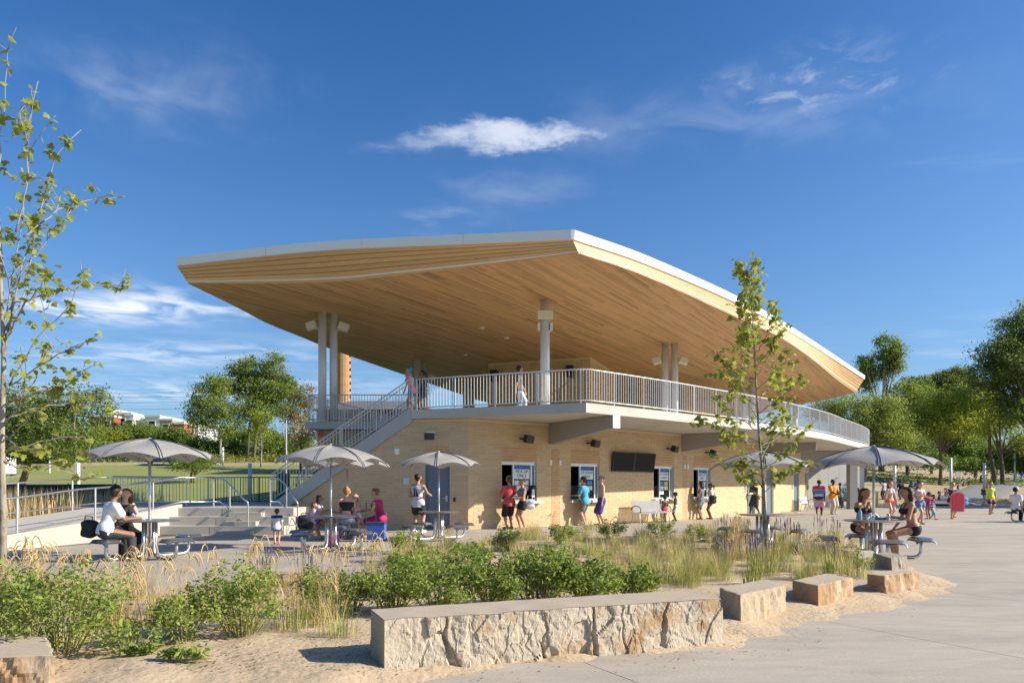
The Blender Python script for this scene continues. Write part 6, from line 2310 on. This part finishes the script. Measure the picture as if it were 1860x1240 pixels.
    def garment(name, prims, col, grow, cut=None, stripes=None, k=.014):
        V, Fa = sdf_mesh(prims, vox, k * H, cut, grow)
        if not len(Fa):
            return
        m = MB()
        if stripes:
            mats_ = [cmat(c) for (_, c) in stripes]
            m.addarr(V, Fa)
            C = V[Fa].mean(1); w = ((C - np.array(p0)) @ np.array(ax3)) / H
            mi = np.zeros(len(Fa), int)
            for q, (w0, _) in enumerate(stripes):
                mi[w >= w0] = q
            m.m = mi.tolist()
            return m.build(name, mats_, root, smooth=True, local=True)
        return m.addarr(V, Fa).build(name, cmat(col), root, smooth=True, local=True)

    if top:
        kind, col = top[0], top[1]; stripes = top[2] if len(top) > 2 else None
        g = .011 * H * (1 if near else 1.15)
        if kind in ('tee', 'tank', 'dress', 'long'):
            pr = list(tor)
            if kind != 'tank':
                for (sh, el, wr) in arms:
                    if kind == 'long':
                        add(pr, sh, el, .034 * f, .029 * f); add(pr, el, lerp(el, wr, .95), .028 * f, .022 * f)
                    elif kind == 'tee':
                        add(pr, sh, lerp(sh, el, .62), .035 * f, .036 * f)
            if kind != 'dress':
                add(pr, T(0, .02), T(0, -.06 if not sitting else -.02), .086 * f, .088 * f, .85)
                garment('shirt', pr, col, g, band(-.075 if not sitting else -.05, .318 if kind != 'tank' else .300), stripes)
            else:
                for (hip, kn, an) in legs:
                    add(pr, hip, lerp(hip, kn, .9), .058 * f, .050 * f)
                garment('dress', pr, col, g, band(-.6, .300), k=.02)
        elif kind in ('crop',):
            garment('crop_top', tor, col, g, band(.15, .30))
        elif kind in ('bikini', 'strapless'):
            o = garment('bikini_top', tor, col, .008 * H, band(.185 if kind == 'bikini' else .12, .252 if kind == 'bikini' else .262))
            if kind == 'bikini':
                m = MB()
                for s in (-1, 1):
                    m.tube([W(*T(s * .05 * H, .245, .085 * f)), W(*T(s * .04 * H, .30, .052 * H)), W(*T(s * .022 * H, .325, -.02 * H))], .0055 * H, 5)
                m.build('strap', cmat(col), root, local=True)
    if bottom:
        kind, col = bottom[0], bottom[1]; stripes = bottom[2] if len(bottom) > 2 else None
        pr = []
        add(pr, T(-.04 * f, -.005), T(.04 * f, -.005), .080 * f, .080 * f, .86); add(pr, T(0, .0), T(0, .05), .082 * f, .08 * f, .82)
        if kind == 'brief':
            for (hip, kn, an) in legs:
                add(pr, hip, lerp(hip, kn, .10), .05 * f, .05 * f)
            garment('bikini_bottom', pr, col, .007 * H, band(-.062, .012) if not sitting else band(-.09, .03))
        else:
            fr = {'short': .30, 'shorts': .62, 'long_shorts': .92, 'trousers': 1.0, 'skirt': .6}[kind]
            for (hip, kn, an) in legs:
                add(pr, hip, lerp(hip, kn, fr), .060 * f, (.060 if kind != 'trousers' else .044) * f)
                if kind == 'trousers':
                    add(pr, kn, lerp(kn, an, .93), .042 * f, .036 * f)
            garment('trousers' if kind == 'trousers' else 'shorts', pr, col, .007 * H, band(-2, .062 if not (top and top[0] in ('tee', 'tank', 'long')) else (-.035 if not sitting else -.005)), stripes)
    if shoes:
        garment('shoes', feetp, shoes, .007 * H, k=.004)
    # hair
    if hair:
        col, style = hair
        pr = []
        c0 = hc + Vector((0, 0, .022 * H)) - hf * .014 * H
        add(pr, c0 - hf * .006 * H, c0 + hf * .014 * H + Vector((0, 0, .006 * H)), hr * 1.05, hr * .92)
        add(pr, c0 - hf * .018 * H, c0 - hf * .018 * H - Vector((0, 0, .03 * H)), hr * .98, hr * .72)
        if style in ('long', 'pony'):
            if style == 'long':
                for s in (-1, 0, 1):
                    e0 = c0 + ear * s * hr * .72 - hf * .02 * H
                    add(pr, e0, e0 - Vector((0, 0, .075 * H)) - hf * .012 * H, hr * .55, hr * .5)
                    add(pr, e0 - Vector((0, 0, .075 * H)) - hf * .012 * H, e0 - Vector((0, 0, .155 * H)) - hf * .02 * H + ear * s * .01 * H, hr * .5, hr * .25)
            else:
                e0 = c0 - hf * hr * 1.0
                add(pr, e0, e0 - hf * .03 * H - Vector((0, 0, .02 * H)), hr * .4, hr * .4)
                add(pr, e0 - hf * .03 * H - Vector((0, 0, .02 * H)), e0 - hf * .035 * H - Vector((0, 0, .13 * H)), hr * .42, hr * .15)
        if style == 'bun':
            e0 = c0 - hf * hr * .75 + Vector((0, 0, hr * .75)); add(pr, e0, e0 + Vector((0, 0, .006 * H)), hr * .55, hr * .5)
        if style != 'bald':
            fc = W(*(hc + hf * hr * 1.30 - Vector((0, 0, hr * .28)))); fr_ = hr * 1.02
            V, Fa = sdf_mesh(pr, vox * .9, .012 * H, cut=lambda X, Y, Z: fr_ - np.sqrt((X - fc.x) ** 2 + (Y - fc.y) ** 2 + ((Z - fc.z) * .8) ** 2))   # keep the face free
            MB().addarr(V, Fa, 1.0).build('hair', mat('hair_%d' % int(1000 * (col[0] + 3 * col[1] + 7 * col[2])), col, .6, var=.3, scale=30), root, smooth=True, local=True)
    if hat:
        pr = []; c0 = hc + Vector((0, 0, .030 * H)) - hf * .004 * H
        add(pr, c0, c0 + Vector((0, 0, .012 * H)), hr * 1.10, hr * .98)
        V, Fa = sdf_mesh(pr, vox * .8, .01 * H, cut=lambda X, Y, Z: (W(*(c0)).z - .006 * H) - Z)
        cp_ = MB().addarr(V, Fa).build('cap', cmat(hat), root, smooth=True, local=True)
        m = MB(); R_ = []
        for q in range(7):
            a_ = -1.0 + 2.0 * q / 6
            d0 = (hf * math.cos(a_) + ear * math.sin(a_)); i_ = c0 + d0 * hr * .98 - Vector((0, 0, .002 * H)); o_ = c0 + hf * (hr * 1.75 * math.cos(a_ * .75)) + ear * math.sin(a_) * hr * .95 - Vector((0, 0, .010 * H))
            R_.append((W(*i_), W(*o_)))
        m.grid([[r[0] for r in R_], [r[1] for r in R_]]); m.grid([[r[1] - upv * .006 for r in R_], [r[0] - upv * .006 for r in R_]]); m.build('peak', cmat(hat), cp_, local=True)
    if near or H > 1.2:
        m = MB()
        for s in (-1, 1):
            e = W(*(hc + hf * hr * .93 + ear * s * hr * .40 + Vector((0, 0, .004 * H))))
            m.box(e, (.012, .012, .007), ph)
        if glasses:
            a_, b_ = W(*(hc + hf * hr * 1.04 + ear * -hr * .8 + Vector((0, 0, .005 * H)))), W(*(hc + hf * hr * 1.04 + ear * hr * .8 + Vector((0, 0, .005 * H))))
            m.tube([a_, b_], .012, 5)
        m.build('eyes' if not glasses else 'sunglasses', M_eye, root, local=True)
        mo = W(*(hc + hf * hr * .92 - Vector((0, 0, .036 * H))))
        MB().tube([mo - W(*ear) * .014, mo + W(*ear) * .014], .005, 4).build('mouth', mat('lips', (.36, .12, .10), .6, var=0), root, local=True)
    return root, W


def G0(px, d, z=0.0):
    return Vector(((px - CX) * d / F, d, z))


def wallp(px, out):
    p = wpos(wt_of_px(px), out, 0)
    # keep the person on the same sight line after stepping out from the wall
    return Vector(((px - CX) / F * p.y, p.y, 0))


V3 = Vector
BLK, WHT, NAVY, RED = (.015, .015, .018), (.72, .72, .74), (.02, .035, .13), (.52, .03, .045)
HB, HK, HBL, HG, HR_ = (.07, .035, .018), (.014, .011, .010), (.42, .25, .10), (.22, .20, .19), (.11, .018, .012)
# --- serving front
MG, WG = person('man in grey sleeveless top and black shorts, back turned, by the door', G0(759, 21.5), 1.82, 72, 'tan', hair=(HK, 'short'), top=('tank', (.55, .56, .60)), bottom=('shorts', BLK), shoes=WHT, near=True, hands=[V3((-.16, .24, 1.12)), V3((.36, .10, 1.20))])
def back_emblem():
    """two dark wedges printed on the back of the grey shirt, laid on its surface."""
    from mathutils.bvhtree import BVHTree
    sh = [c for c in MG.children if c.name.startswith('shirt')][0]
    bv = BVHTree.FromPolygons([v.co.copy() for v in sh.data.vertices], [tuple(p.vertices) for p in sh.data.polygons])
    m = MB(); fwd = WG(0, 1, 0)
    for (x0, x1, u0, u1) in ((-.115, -.02, -.085, -.035), (.0, .085, -.012, .004)):
        rows = []
        for j in range(7):
            t = j / 6; z = lerp(1.13, 1.40, t); row = []
            for i in range(5):
                x = lerp(lerp(x0, u0, t), lerp(x1, u1, t), i / 4)
                hit = bv.ray_cast(WG(x, -.8, z), fwd)
                row.append((hit[0] if hit[0] is not None else WG(x, -.16, z)) - fwd * .004)
            rows.append(row)
        m.grid(rows)
    m.build('shirt_emblem', cmat((.045, .045, .05)), sh, local=True)


back_emblem()
person('man in red tee and grey cap standing at the first hatch', wallp(925, .62), 1.78, 118, 'tan', hair=(HB, 'short'), top=('tee', (.58, .075, .075)), bottom=('long_shorts', BLK), shoes=(.10, .06, .04), hat=(.30, .28, .27), near=True, hands=[V3((-.12, .34, 1.12)), V3((.12, .34, 1.1))])
wb, _ = person('blonde woman in crop top and black shorts holding a blue can', wallp(949, 1.05), 1.68, 205, 'tan', hair=(HBL, 'bun'), top=('crop', (.20, .19, .20)), bottom=('short', BLK), fem=True, near=True, hands=[V3((-.10, .30, 1.08)), V3((.10, .28, 1.06))], step=.03)
person('young man in turquoise tee and navy cap leaning to the ice cream hatch', wallp(1063, .75), 1.78, 150, 'light', hair=(HB, 'short'), top=('tee', (.06, .33, .52)), bottom=('shorts', (.16, .14, .15)), hat=NAVY, near=True, shoes=WHT, hands=[V3((-.1, .42, 1.12)), V3((.20, .02, .86))], lean=6)
person('bare chested man in purple blue trunks and grey cap', wallp(1093, 1.15), 1.82, 188, 'light', hair=(HG, 'short'), bottom=('long_shorts', (.06, .05, .22)), hat=(.33, .32, .32), near=True, glasses=True)
person('small boy in red shorts facing the third hatch', wallp(1208, .75), 1.05, 120, 'dark', hair=(HK, 'short'), bottom=('shorts', (.62, .05, .07)), near=True)
person('taller boy in pale blue shorts facing the third hatch', wallp(1227, .85), 1.20, 165, 'dark', hair=(HK, 'short'), bottom=('shorts', (.42, .55, .68)), near=True)
person('girl with long black hair in turquoise shorts at the fourth hatch', wallp(1274, .95), 1.66, 140, 'brown', hair=(HK, 'long'), top=('tank', (.16, .18, .20)), bottom=('short', (.10, .50, .52)), fem=True, near=True)
person('girl in white top with ponytail carrying a black backpack', wallp(1291, 1.25), 1.58, 165, 'brown', hair=(HK, 'pony'), top=('tee', (.70, .66, .68)), bottom=('short', (.05, .07, .16)), fem=True, near=True)
person('man in dark olive shirt carrying a paper tray from the grey door', wallp(1371, .95), 1.74, 215, 'dark', 'walk', hair=(HK, 'short'), top=('tank', (.045, .045, .03)), bottom=('long_shorts', (.055, .05, .055)), shoes=(.05, .04, .03), near=True, hands=[V3((-.12, .36, 1.06)), V3((.14, .34, 1.04))], lean=8)
ST_ = [(-1, (.02, .03, .12)), (.03, (.65, .66, .72)), (.10, (.07, .25, .55)), (.19, (.25, .26, .30)), (.23, (.55, .06, .12))]
person('heavy man in striped shirt and pink shorts walking away', G0(1488, 34.8), 1.78, 60, 'dark', 'walk', hair=(HK, 'short'), top=('tee', NAVY, ST_), bottom=('long_shorts', (.60, .34, .42)), fat=1.28, near=True, step=.08)
person('heavy man in orange shirt and khaki trousers', G0(1513, 36.2), 1.82, -70, 'dark', hair=(HK, 'short'), top=('tee', (.72, .27, .03)), bottom=('trousers', (.52, .47, .36)), shoes=WHT, fat=1.22, near=True, hands=[V3((-.12, .34, 1.08)), V3((.10, .36, 1.06))])
person('person in teal shirt standing under the deck end', G0(1526, 47), 1.72, 80, 'dark', hair=(HK, 'short'), top=('tee', (.06, .26, .36)), bottom=('trousers', (.10, .10, .12)))
person('person in black and white seated under the deck end beside the concrete pier', G0(1535, 48.5), 1.65, 200, 'dark', 'sit', hair=(HK, 'short'), top=('tee', (.5, .5, .55)), bottom=('trousers', BLK))
person('person in pale blue shirt seated to the right of the concrete pier', G0(1559, 47), 1.65, 10, 'dark', 'sit', hair=(HK, 'short'), top=('tee', (.52, .60, .74)), bottom=('trousers', NAVY))
# --- far plaza
person('man in pale shirt raising a phone before the sandy slope', G0(1605, 60, th(30.6, 60)), 1.72, 110, 'dark', hair=(HK, 'short'), top=('long', (.45, .50, .72)), bottom=('trousers', (.05, .05, .07)), hands=[V3((-.22, .42, 1.62)), V3((.05, .42, 1.60))])
person('person in black tee walking away before the sandy slope', G0(1635.5, 60, th(34, 60)), 1.74, 85, 'dark', 'walk', hair=(HK, 'short'), top=('tee', (.03, .03, .04)), bottom=('trousers', (.05, .08, .16)))
person('woman with dark curls and dark clothes before the sandy slope', G0(1655, 61, th(35.7, 61)), 1.62, 100, 'dark', hair=(HK, 'long'), top=('tee', (.04, .04, .07)), bottom=('trousers', (.03, .03, .05)), fem=True)
person('man in blue shirt beside the woman with dark curls', G0(1667, 61, th(36.3, 61)), 1.78, 70, 'dark', hair=(HK, 'short'), top=('tee', (.10, .20, .45)), bottom=('trousers', (.05, .06, .12)))
person('woman in white bikini top, orange bottoms and orange headband', G0(1617, 29.8), 1.64, -80, 'pink', 'walk', hair=(HB, 'long'), top=('bikini', WHT), bottom=('brief', (.80, .10, .03)), fem=True, near=True, step=.07, hat=(.80, .10, .05))
person('woman in open pink shirt and denim shorts with sunglasses', G0(1671, 26.6), 1.62, -75, 'pink', 'walk', hair=(HB, 'short'), top=('crop', (.68, .50, .50)), bottom=('short', (.10, .19, .38)), fem=True, near=True, step=.12, glasses=True, hands=[V3((-.24, .15, 1.05)), V3((.20, .20, 1.08))])
person('girl in crimson top and teal shorts', G0(1687, 30.8), 1.20, 100, 'tan', hair=(HB, 'long'), top=('tee', (.50, .04, .12)), bottom=('short', (.05, .30, .32)), fem=True)
person('toddler in striped blue and yellow swim vest', G0(1694, 30.2), .88, -50, 'tan', 'walk', hair=(HB, 'short'), top=('tee', (.70, .55, .05), [(-1, (.70, .20, .04)), (.02, (.70, .55, .05)), (.08, (.05, .12, .5)), (.14, (.70, .55, .05)), (.2, (.05, .12, .5))]), bottom=('long_shorts', (.15, .42, .60)))
pb, Wb = person('woman in dark swimsuit walking with a red bodyboard', G0(1730, 31), 1.64, -90, 'pink', 'walk', hair=(HB, 'short'), top=('tank', (.04, .06, .12)), bottom=('brief', (.04, .06, .12)), fem=True, fat=1.12, near=True, step=.05, glasses=True, hands=[V3((-.30, .05, .78)), V3((.22, .20, 1.0))])
person('man in lime green tank top shading his eyes', G0(1799, 36.2), 1.70, -95, 'tan', 'walk', hair=(HB, 'short'), top=('tank', (.55, .68, .06)), bottom=('shorts', NAVY, [(-1, NAVY), (-.10, (.60, .06, .04))]), near=True, step=.06, hands=[V3((-.26, .05, .80)), V3((.06, .16, 1.60))])
person('person in white tee seated at the table without umbrella', Vector((TFAR.x - .80, TFAR.y + .1, 0)), 1.68, 10, 'tan', 'sit', hair=(HK, 'short'), top=('tee', WHT), bottom=('trousers', BLK), hat=(.6, .6, .62))
for (px, d, c, lab) in ((1844, 100, (.03, .08, .35), 'walker in dark blue top far up the path'), (1855, 101, (.05, .15, .6), 'walker in bright blue top far up the path')):
    p = G0(px, d); p.z = th(p.x, p.y) + .13
    person(lab, p, 1.72, -95, 'brown', 'walk', hair=(HK, 'short'), top=('tee', c), bottom=('shorts', (.10, .10, .30)))
# --- tables
def seatp(i, ang, r=.87):
    c_ = SETP[i]; a = R(ang)
    return Vector((c_.x + r * math.cos(a), c_.y + r * math.sin(a), 0))


def tablehands(H, l=.40, dx=.12, z=.80):
    return [V3((-dx, l, z)), V3((dx, l, z))]


person('man in white tee and black cap seated at the table by the ramp', seatp(0, 238), 1.74, 48, 'brown', 'sit', hair=(HK, 'short'), top=('tee', WHT), bottom=('trousers', (.035, .035, .04)), hat=(.02, .02, .022), near=True, hands=[V3((-.22, .44, .82)), V3((.10, .50, .82))], lean=14, look=35)
person('woman with long red hair in black vest seated beside the man in white', seatp(0, 152), 1.64, -40, 'light', 'sit', hair=(HR_, 'long'), top=('tank', (.02, .018, .02)), bottom=('trousers', (.015, .015, .016)), fem=True, near=True, hands=[V3((-.12, .44, .82)), V3((.16, .42, .82))], lean=10, look=-35)
person('dark haired girl in lilac top seated at the family table', seatp(2, 178), 1.30, 5, 'tan', 'sit', hair=(HB, 'long'), top=('tee', (.62, .50, .66)), bottom=('short', (.20, .08, .28)), fem=True, near=True, hands=tablehands(1.3, .34, .1, .8), lean=8)
person('little child in pink leaning on the dark haired girl', seatp(2, 205, .95), .95, 0, 'tan', 'sit', hair=(HB, 'long'), top=('tee', (.68, .45, .52)), bottom=('short', (.60, .45, .50)), near=True, lean=8)
person('blonde girl reading a sheet at the family table', seatp(2, 88), 1.35, -90, 'light', 'sit', hair=((.30, .17, .07), 'long'), top=('tank', (.6, .5, .6)), bottom=('short', (.3, .2, .4)), fem=True, near=True, hands=[V3((-.11, .26, .92)), V3((.11, .26, .92))], lean=6)
person('woman with hair in a bun and strapless black top, back turned', seatp(2, 282), 1.68, 100, 'pink', 'sit', hair=((.36, .17, .05), 'bun'), top=('strapless', (.012, .012, .014)), bottom=('trousers', (.16, .18, .26)), fem=True, near=True, hands=tablehands(1.68), lean=8)
person('woman in magenta dress seated at the end of the family table', seatp(2, 348, 1.0), 1.66, 172, 'light', 'sit', hair=((.16, .11, .08), 'short'), top=('dress', (.40, .015, .10)), fem=True, fat=1.08, near=True, hands=tablehands(1.66), lean=14)
person('toddler in white and navy swim shirt walking to the steps', G0(503, 16.9), .88, 110, 'light', 'walk', hair=(HB, 'short'), top=('tee', (.66, .70, .80), [(-1, (.66, .70, .80)), (.235, NAVY)]), bottom=('short', (.22, .27, .33)), shoes=(.62, .10, .10), near=True, step=.08)
person('woman with red brown hair in black bikini behind the right table', seatp(5, 80, .85), 1.66, -75, 'tan', 'sit', hair=((.10, .035, .018), 'long'), top=('bikini', BLK), bottom=('brief', BLK), fem=True, near=True, hands=[V3((-.12, .36, .82)), V3((.03, .24, 1.02))], lean=12)
person('dark haired woman in black halter bikini and sunglasses', seatp(5, 3, .82), 1.70, 170, 'tan', 'sit', hair=(HK, 'long'), top=('bikini', BLK), bottom=('brief', BLK), fem=True, near=True, hands=[V3((-.12, .40, .82)), V3((.14, .30, .58))], lean=10, glasses=True, feet=[V3((-.16, .36, .08)), V3((.2, .30, .08))])
# --- upper deck and stair
ztop = DECK_Z
person('woman in pink top and turquoise head wrap at the stair top', Vector((G0(748, 24.2).x, 24.2, ztop - .02)), 1.62, 170, 'tan', 'walk', hair=((.02, .25, .30), 'bun'), top=('tank', (.70, .25, .36)), bottom=('short', (.18, .27, .42)), fem=True, near=True, step=.12, lean=10)
person('woman in dark top following at the stair top', Vector((G0(767, 24.7).x, 24.7, ztop)), 1.58, 175, 'brown', 'walk', hair=(HK, 'pony'), top=('tank', (.03, .025, .03)), bottom=('short', (.03, .03, .05)), fem=True, near=True, step=.1)
person('man in grey tee and pale jeans walking on the upper deck', Vector((G0(943, 24.8).x, 24.8, ztop)), 1.76, 0, 'tan', 'walk', hair=(HK, 'short'), top=('tee', (.10, .095, .10)), bottom=('trousers', (.46, .56, .68)), near=True, step=.13, look=40)
person('vendor in black cap behind the ice cream hatch', wpos(wt_of_px(1048), -.85, .12), 1.70, -50, 'brown', hair=(HK, 'short'), top=('tee', (.02, .02, .025)), bottom=('trousers', BLK), hat=BLK)

# ================================================================== small belongings
bp_ = pb.location
def board():
    c_ = Vector(bp_) + Vector((.02, -.34, .78)); r_ = thing('bodyboard', 'red bodyboard with pink rim held in front of the walking woman', 'bodyboard', tuple(c_ - Vector((0, 0, .45))))
    pr = [(-.29, -.45), (.29, -.45), (.32, .1), (.29, .32), (.18, .44), (0, .48), (-.18, .44), (-.29, .32), (-.32, .1)]
    for nm, k, y0, y1, m in (('rim', 1.0, -.02, .03, mat('board_pink', (.66, .16, .26), .5)), ('deck', .86, -.032, -.019, mat('board_red', (.45, .02, .03), .5))):
        MB().hexa([(c_.x + x * k, c_.y + y0, c_.z + z * k) for x, z in pr], [(c_.x + x * k, c_.y + y1, c_.z + z * k) for x, z in pr]).build(nm, m, r_)


board()


def lump(name, label, cat, c_, sz, col, handle=True, seed=1, group=None):
    """soft bag: rounded box with a sagging noise, plus straps."""
    r_ = thing(name, label, cat, tuple(c_), group=group)
    a = Vector((0, 0, sz[2] * .5))
    rr = min(sz) * .42
    pr = []
    for sx in (-1, 1):
        for sz_ in (.35, .75):
            pr.append((Vector((sx * (sz[0] * .5 - rr), 0, sz[2] * sz_ * 1.0)), Vector((sx * (sz[0] * .5 - rr) * .4, 0, sz[2] * sz_)), rr, rr * 1.05, None, 1))
    V, Fa = sdf_mesh(pr, .02, .05)
    V = V + .012 * np.array([[mnoise.noise(Vector((x * 9 + seed, y * 9, z * 9))) for _ in range(3)] for x, y, z in V])
    MB().addarr(V, Fa).build('bag_body', cmat(col), r_, smooth=True, local=True)
    if handle:
        MB().tube([(-sz[0] * .25, -rr * .3, sz[2] * .85), (-sz[0] * .2, -rr * .2, sz[2] * 1.25), (sz[0] * .2, -rr * .2, sz[2] * 1.25), (sz[0] * .25, -rr * .3, sz[2] * .85)], .012, 5).build('strap', cmat(col), r_, smooth=True, local=True)
    return r_


p = wallp(956, 1.0); lump('shoulder_bag', 'white and grey striped bag hanging at the blonde woman', 'bag', Vector((p.x + .12, p.y - .12, .62)), (.36, .2, .42), (.62, .62, .66))
p = wallp(1291, 1.25); lump('backpack', 'black backpack carried by the girl in white', 'backpack', Vector((p.x + .02, p.y - .27, .66)), (.34, .24, .42), (.03, .03, .035))
p = seatp(0, 230, 1.12); lump('backpack', 'black backpack behind the man in white tee', 'backpack', Vector((p.x - .12, p.y + .25, .44)), (.32, .24, .34), (.02, .02, .024))
p = G0(1799, 36.2); lump('backpack', 'dark backpack on the man in lime green', 'backpack', Vector((p.x - .2, p.y + .22, .95)), (.3, .2, .42), (.05, .055, .07))
p = G0(1730, 31); lump('beach_bag', 'turquoise beach bag on the arm of the bodyboard woman', 'bag', Vector((p.x + .52, p.y, .55)), (.38, .26, .44), (.05, .30, .52))
p = G0(1661, 27.2); lump('beach_bag', 'pink bag carried by the woman in denim shorts', 'bag', Vector((p.x - .1, p.y + .15, .55)), (.4, .24, .36), (.62, .16, .30))
p = SETP[1]; lump('tote_bag', 'dark tote bag on the seat of the table near the toddler', 'bag', Vector((p.x - .75, p.y + .55, .44)), (.4, .24, .3), (.03, .03, .05))
lump('tote_bag', 'pink beach bag on the ground under the table near the toddler', 'bag', Vector((p.x - .15, p.y + .75, 0)), (.3, .22, .26), (.62, .10, .30))
p = G0(684, 18.0)
ck = thing('wheeled_cooler', 'bright blue wheeled cooler with tall black handle', 'cooler', tuple(p))
MB().box((p.x, p.y, .26), (.46, .32, .40)).build('box', cmat((.04, .11, .40)), ck); MB().box((p.x, p.y, .485), (.48, .34, .05)).build('lid', cmat((.03, .05, .16)), ck)
for s in (-1, 1):
    MB().tube([(p.x + s * .19, p.y + .12, .05), (p.x + s * .19, p.y + .18, .05)], .055, 10).build('wheel', M_black, ck)
MB().tube([(p.x - .27, p.y - .02, .5), (p.x - .27, p.y - .02, 1.02), (p.x - .02, p.y - .02, 1.02), (p.x - .02, p.y - .02, .5)], .012, 5).build('handle', M_black, ck)
# on the tables
def can(c_, label, m1):
    r_ = thing('drink_can', label, 'can', tuple(c_))
    MB().lathe([(.026, 0), (.033, .012), (.033, .105), (.027, .12)], 12, tuple(c_)).build('body', m1, r_, smooth=True)
    MB().lathe([(.026, .1205), (.025, .124)], 12, tuple(c_)).build('lid', M_steel, r_)


tz = .773
p = SETP[0]; can(Vector((p.x - .28, p.y - .12, tz)), 'blue drink can on the table by the ramp', mat('can_blue', (.03, .16, .55), .3))
o = MB(); c_ = Vector((p.x - .12, p.y - .15, tz + .055))
V, Fa = sdf_mesh([(c_ + Vector((-.05, 0, 0)), c_ + Vector((.05, .02, 0)), .05, .055, None, 1), (c_ + Vector((.0, .04, .01)), c_ + Vector((.06, .03, .02)), .04, .035, None, 1)], .012, .02, cut=lambda X, Y, Z: tz + .002 - Z)
o.addarr(V, Fa); o = o.build('paper_bag', mat('crumpled_paper', (.72, .72, .70), .8, bump=.6, bscale=25), loc=(c_.x, c_.y, tz)); tag(o, 'crumpled white paper bag on the table by the ramp', 'bag')
p = SETP[5]
bt = thing('water_bottle', 'clear blue water bottle with green cap on the swimwear table', 'bottle', (p.x - .30, p.y - .05, tz))
MB().lathe([(.03, 0), (.036, .02), (.036, .14), (.03, .17), (.014, .205), (.014, .22)], 14, (p.x - .30, p.y - .05, tz)).build('body', mat('bottle_blue', (.18, .42, .60), .15, var=.1), bt, smooth=True)
MB().lathe([(.017, .221), (.017, .245)], 10, (p.x - .30, p.y - .05, tz)).build('cap', mat('cap_green', (.02, .45, .14), .4), bt)
can(Vector((p.x + .24, p.y - .10, tz)), 'silver and green drink can on the swimwear table', mat('can_silver', (.42, .55, .45), .3, metal=.5))
V, Fa = sdf_mesh([(Vector((-.12, 0, .03)), Vector((.1, .03, .03)), .06, .055, None, 1), (Vector((-.05, .02, .08)), Vector((.05, 0, .07)), .06, .05, None, 1), (Vector((.1, .0, .02)), Vector((.22, -.02, .02)), .045, .03, None, 1)], .012, .02, cut=lambda X, Y, Z: .003 - Z)
V = V + .012 * np.array([[mnoise.noise(Vector((x * 25, y * 25, z * 25 + q))) for q in range(3)] for x, y, z in V]); V[:, 2] = np.maximum(V[:, 2], .002)
o = MB().addarr(V + np.array([p.x - .02, p.y - .02, tz]), Fa).build('towel', mat('patterned_towel', (.62, .64, .68), .9, var=.2, scale=20, dark=(.06, .09, .15), dmask=(.48, .54), dscale=16), loc=(p.x, p.y, tz), smooth=True); tag(o, 'crumpled blue and white towel on the swimwear table', 'towel')
p = SETP[2]; o = MB().box((p.x - .02, p.y + .50, .95), (.22, .01, .28), rot=Matrix.Rotation(R(-20), 3, 'X')).build('reading_sheet', M_paper, loc=(p.x, p.y + .5, .8)); tag(o, 'pale blue sheet held by the blonde girl', 'paper')
p = wallp(949, 1.05); q = Vector((p.x - .30, p.y - .06, 1.04)); can(q, 'blue can in the hand of the blonde woman', MATS['can_blue'])
p = wallp(1371, .95); o = MB().box((p.x - .30, p.y - .22, 1.10), (.22, .16, .12), .4).build('paper_tray', M_paper, loc=(p.x - .3, p.y - .22, 1.04)); tag(o, 'white paper tray in the hands of the man in olive', 'tray')
# hatch equipment
t_ = wt_of_px(968); c_ = wpos(t_, -.02, 0)
r_ = thing('drink_dispenser', 'tall black and white drink dispenser in the first hatch', 'dispenser', (c_.x, c_.y, .95))
MB().lathe([(.13, .952), (.14, .98), (.10, 1.02), (.12, 1.08), (.13, 1.45), (.10, 1.50)], 16, (c_.x, c_.y, 0)).build('body', M_black, r_, smooth=True)
MB().box((c_.x + .02, c_.y - .13, 1.22), (.10, .03, .28), .6).build('label', M_paper, r_)
t_ = wt_of_px(1050); c_ = wpos(t_, .05, .948); can(c_, 'white cup standing on the ice cream hatch sill', M_paper)
t_ = wt_of_px(1192); c_ = wpos(t_, -.75, 0)
r_ = thing('drinks_cooler', 'red drinks cooler inside the third hatch', 'cooler', (c_.x, c_.y, .1)); MB().box((c_.x, c_.y, 1.0), (.6, .5, 1.9), .75).build('cabinet', cmat((.45, .02, .025)), r_); MB().box((c_.x - .05, c_.y - .27, 1.75), (.5, .03, .25), .75).build('header_panel', M_paper, r_)
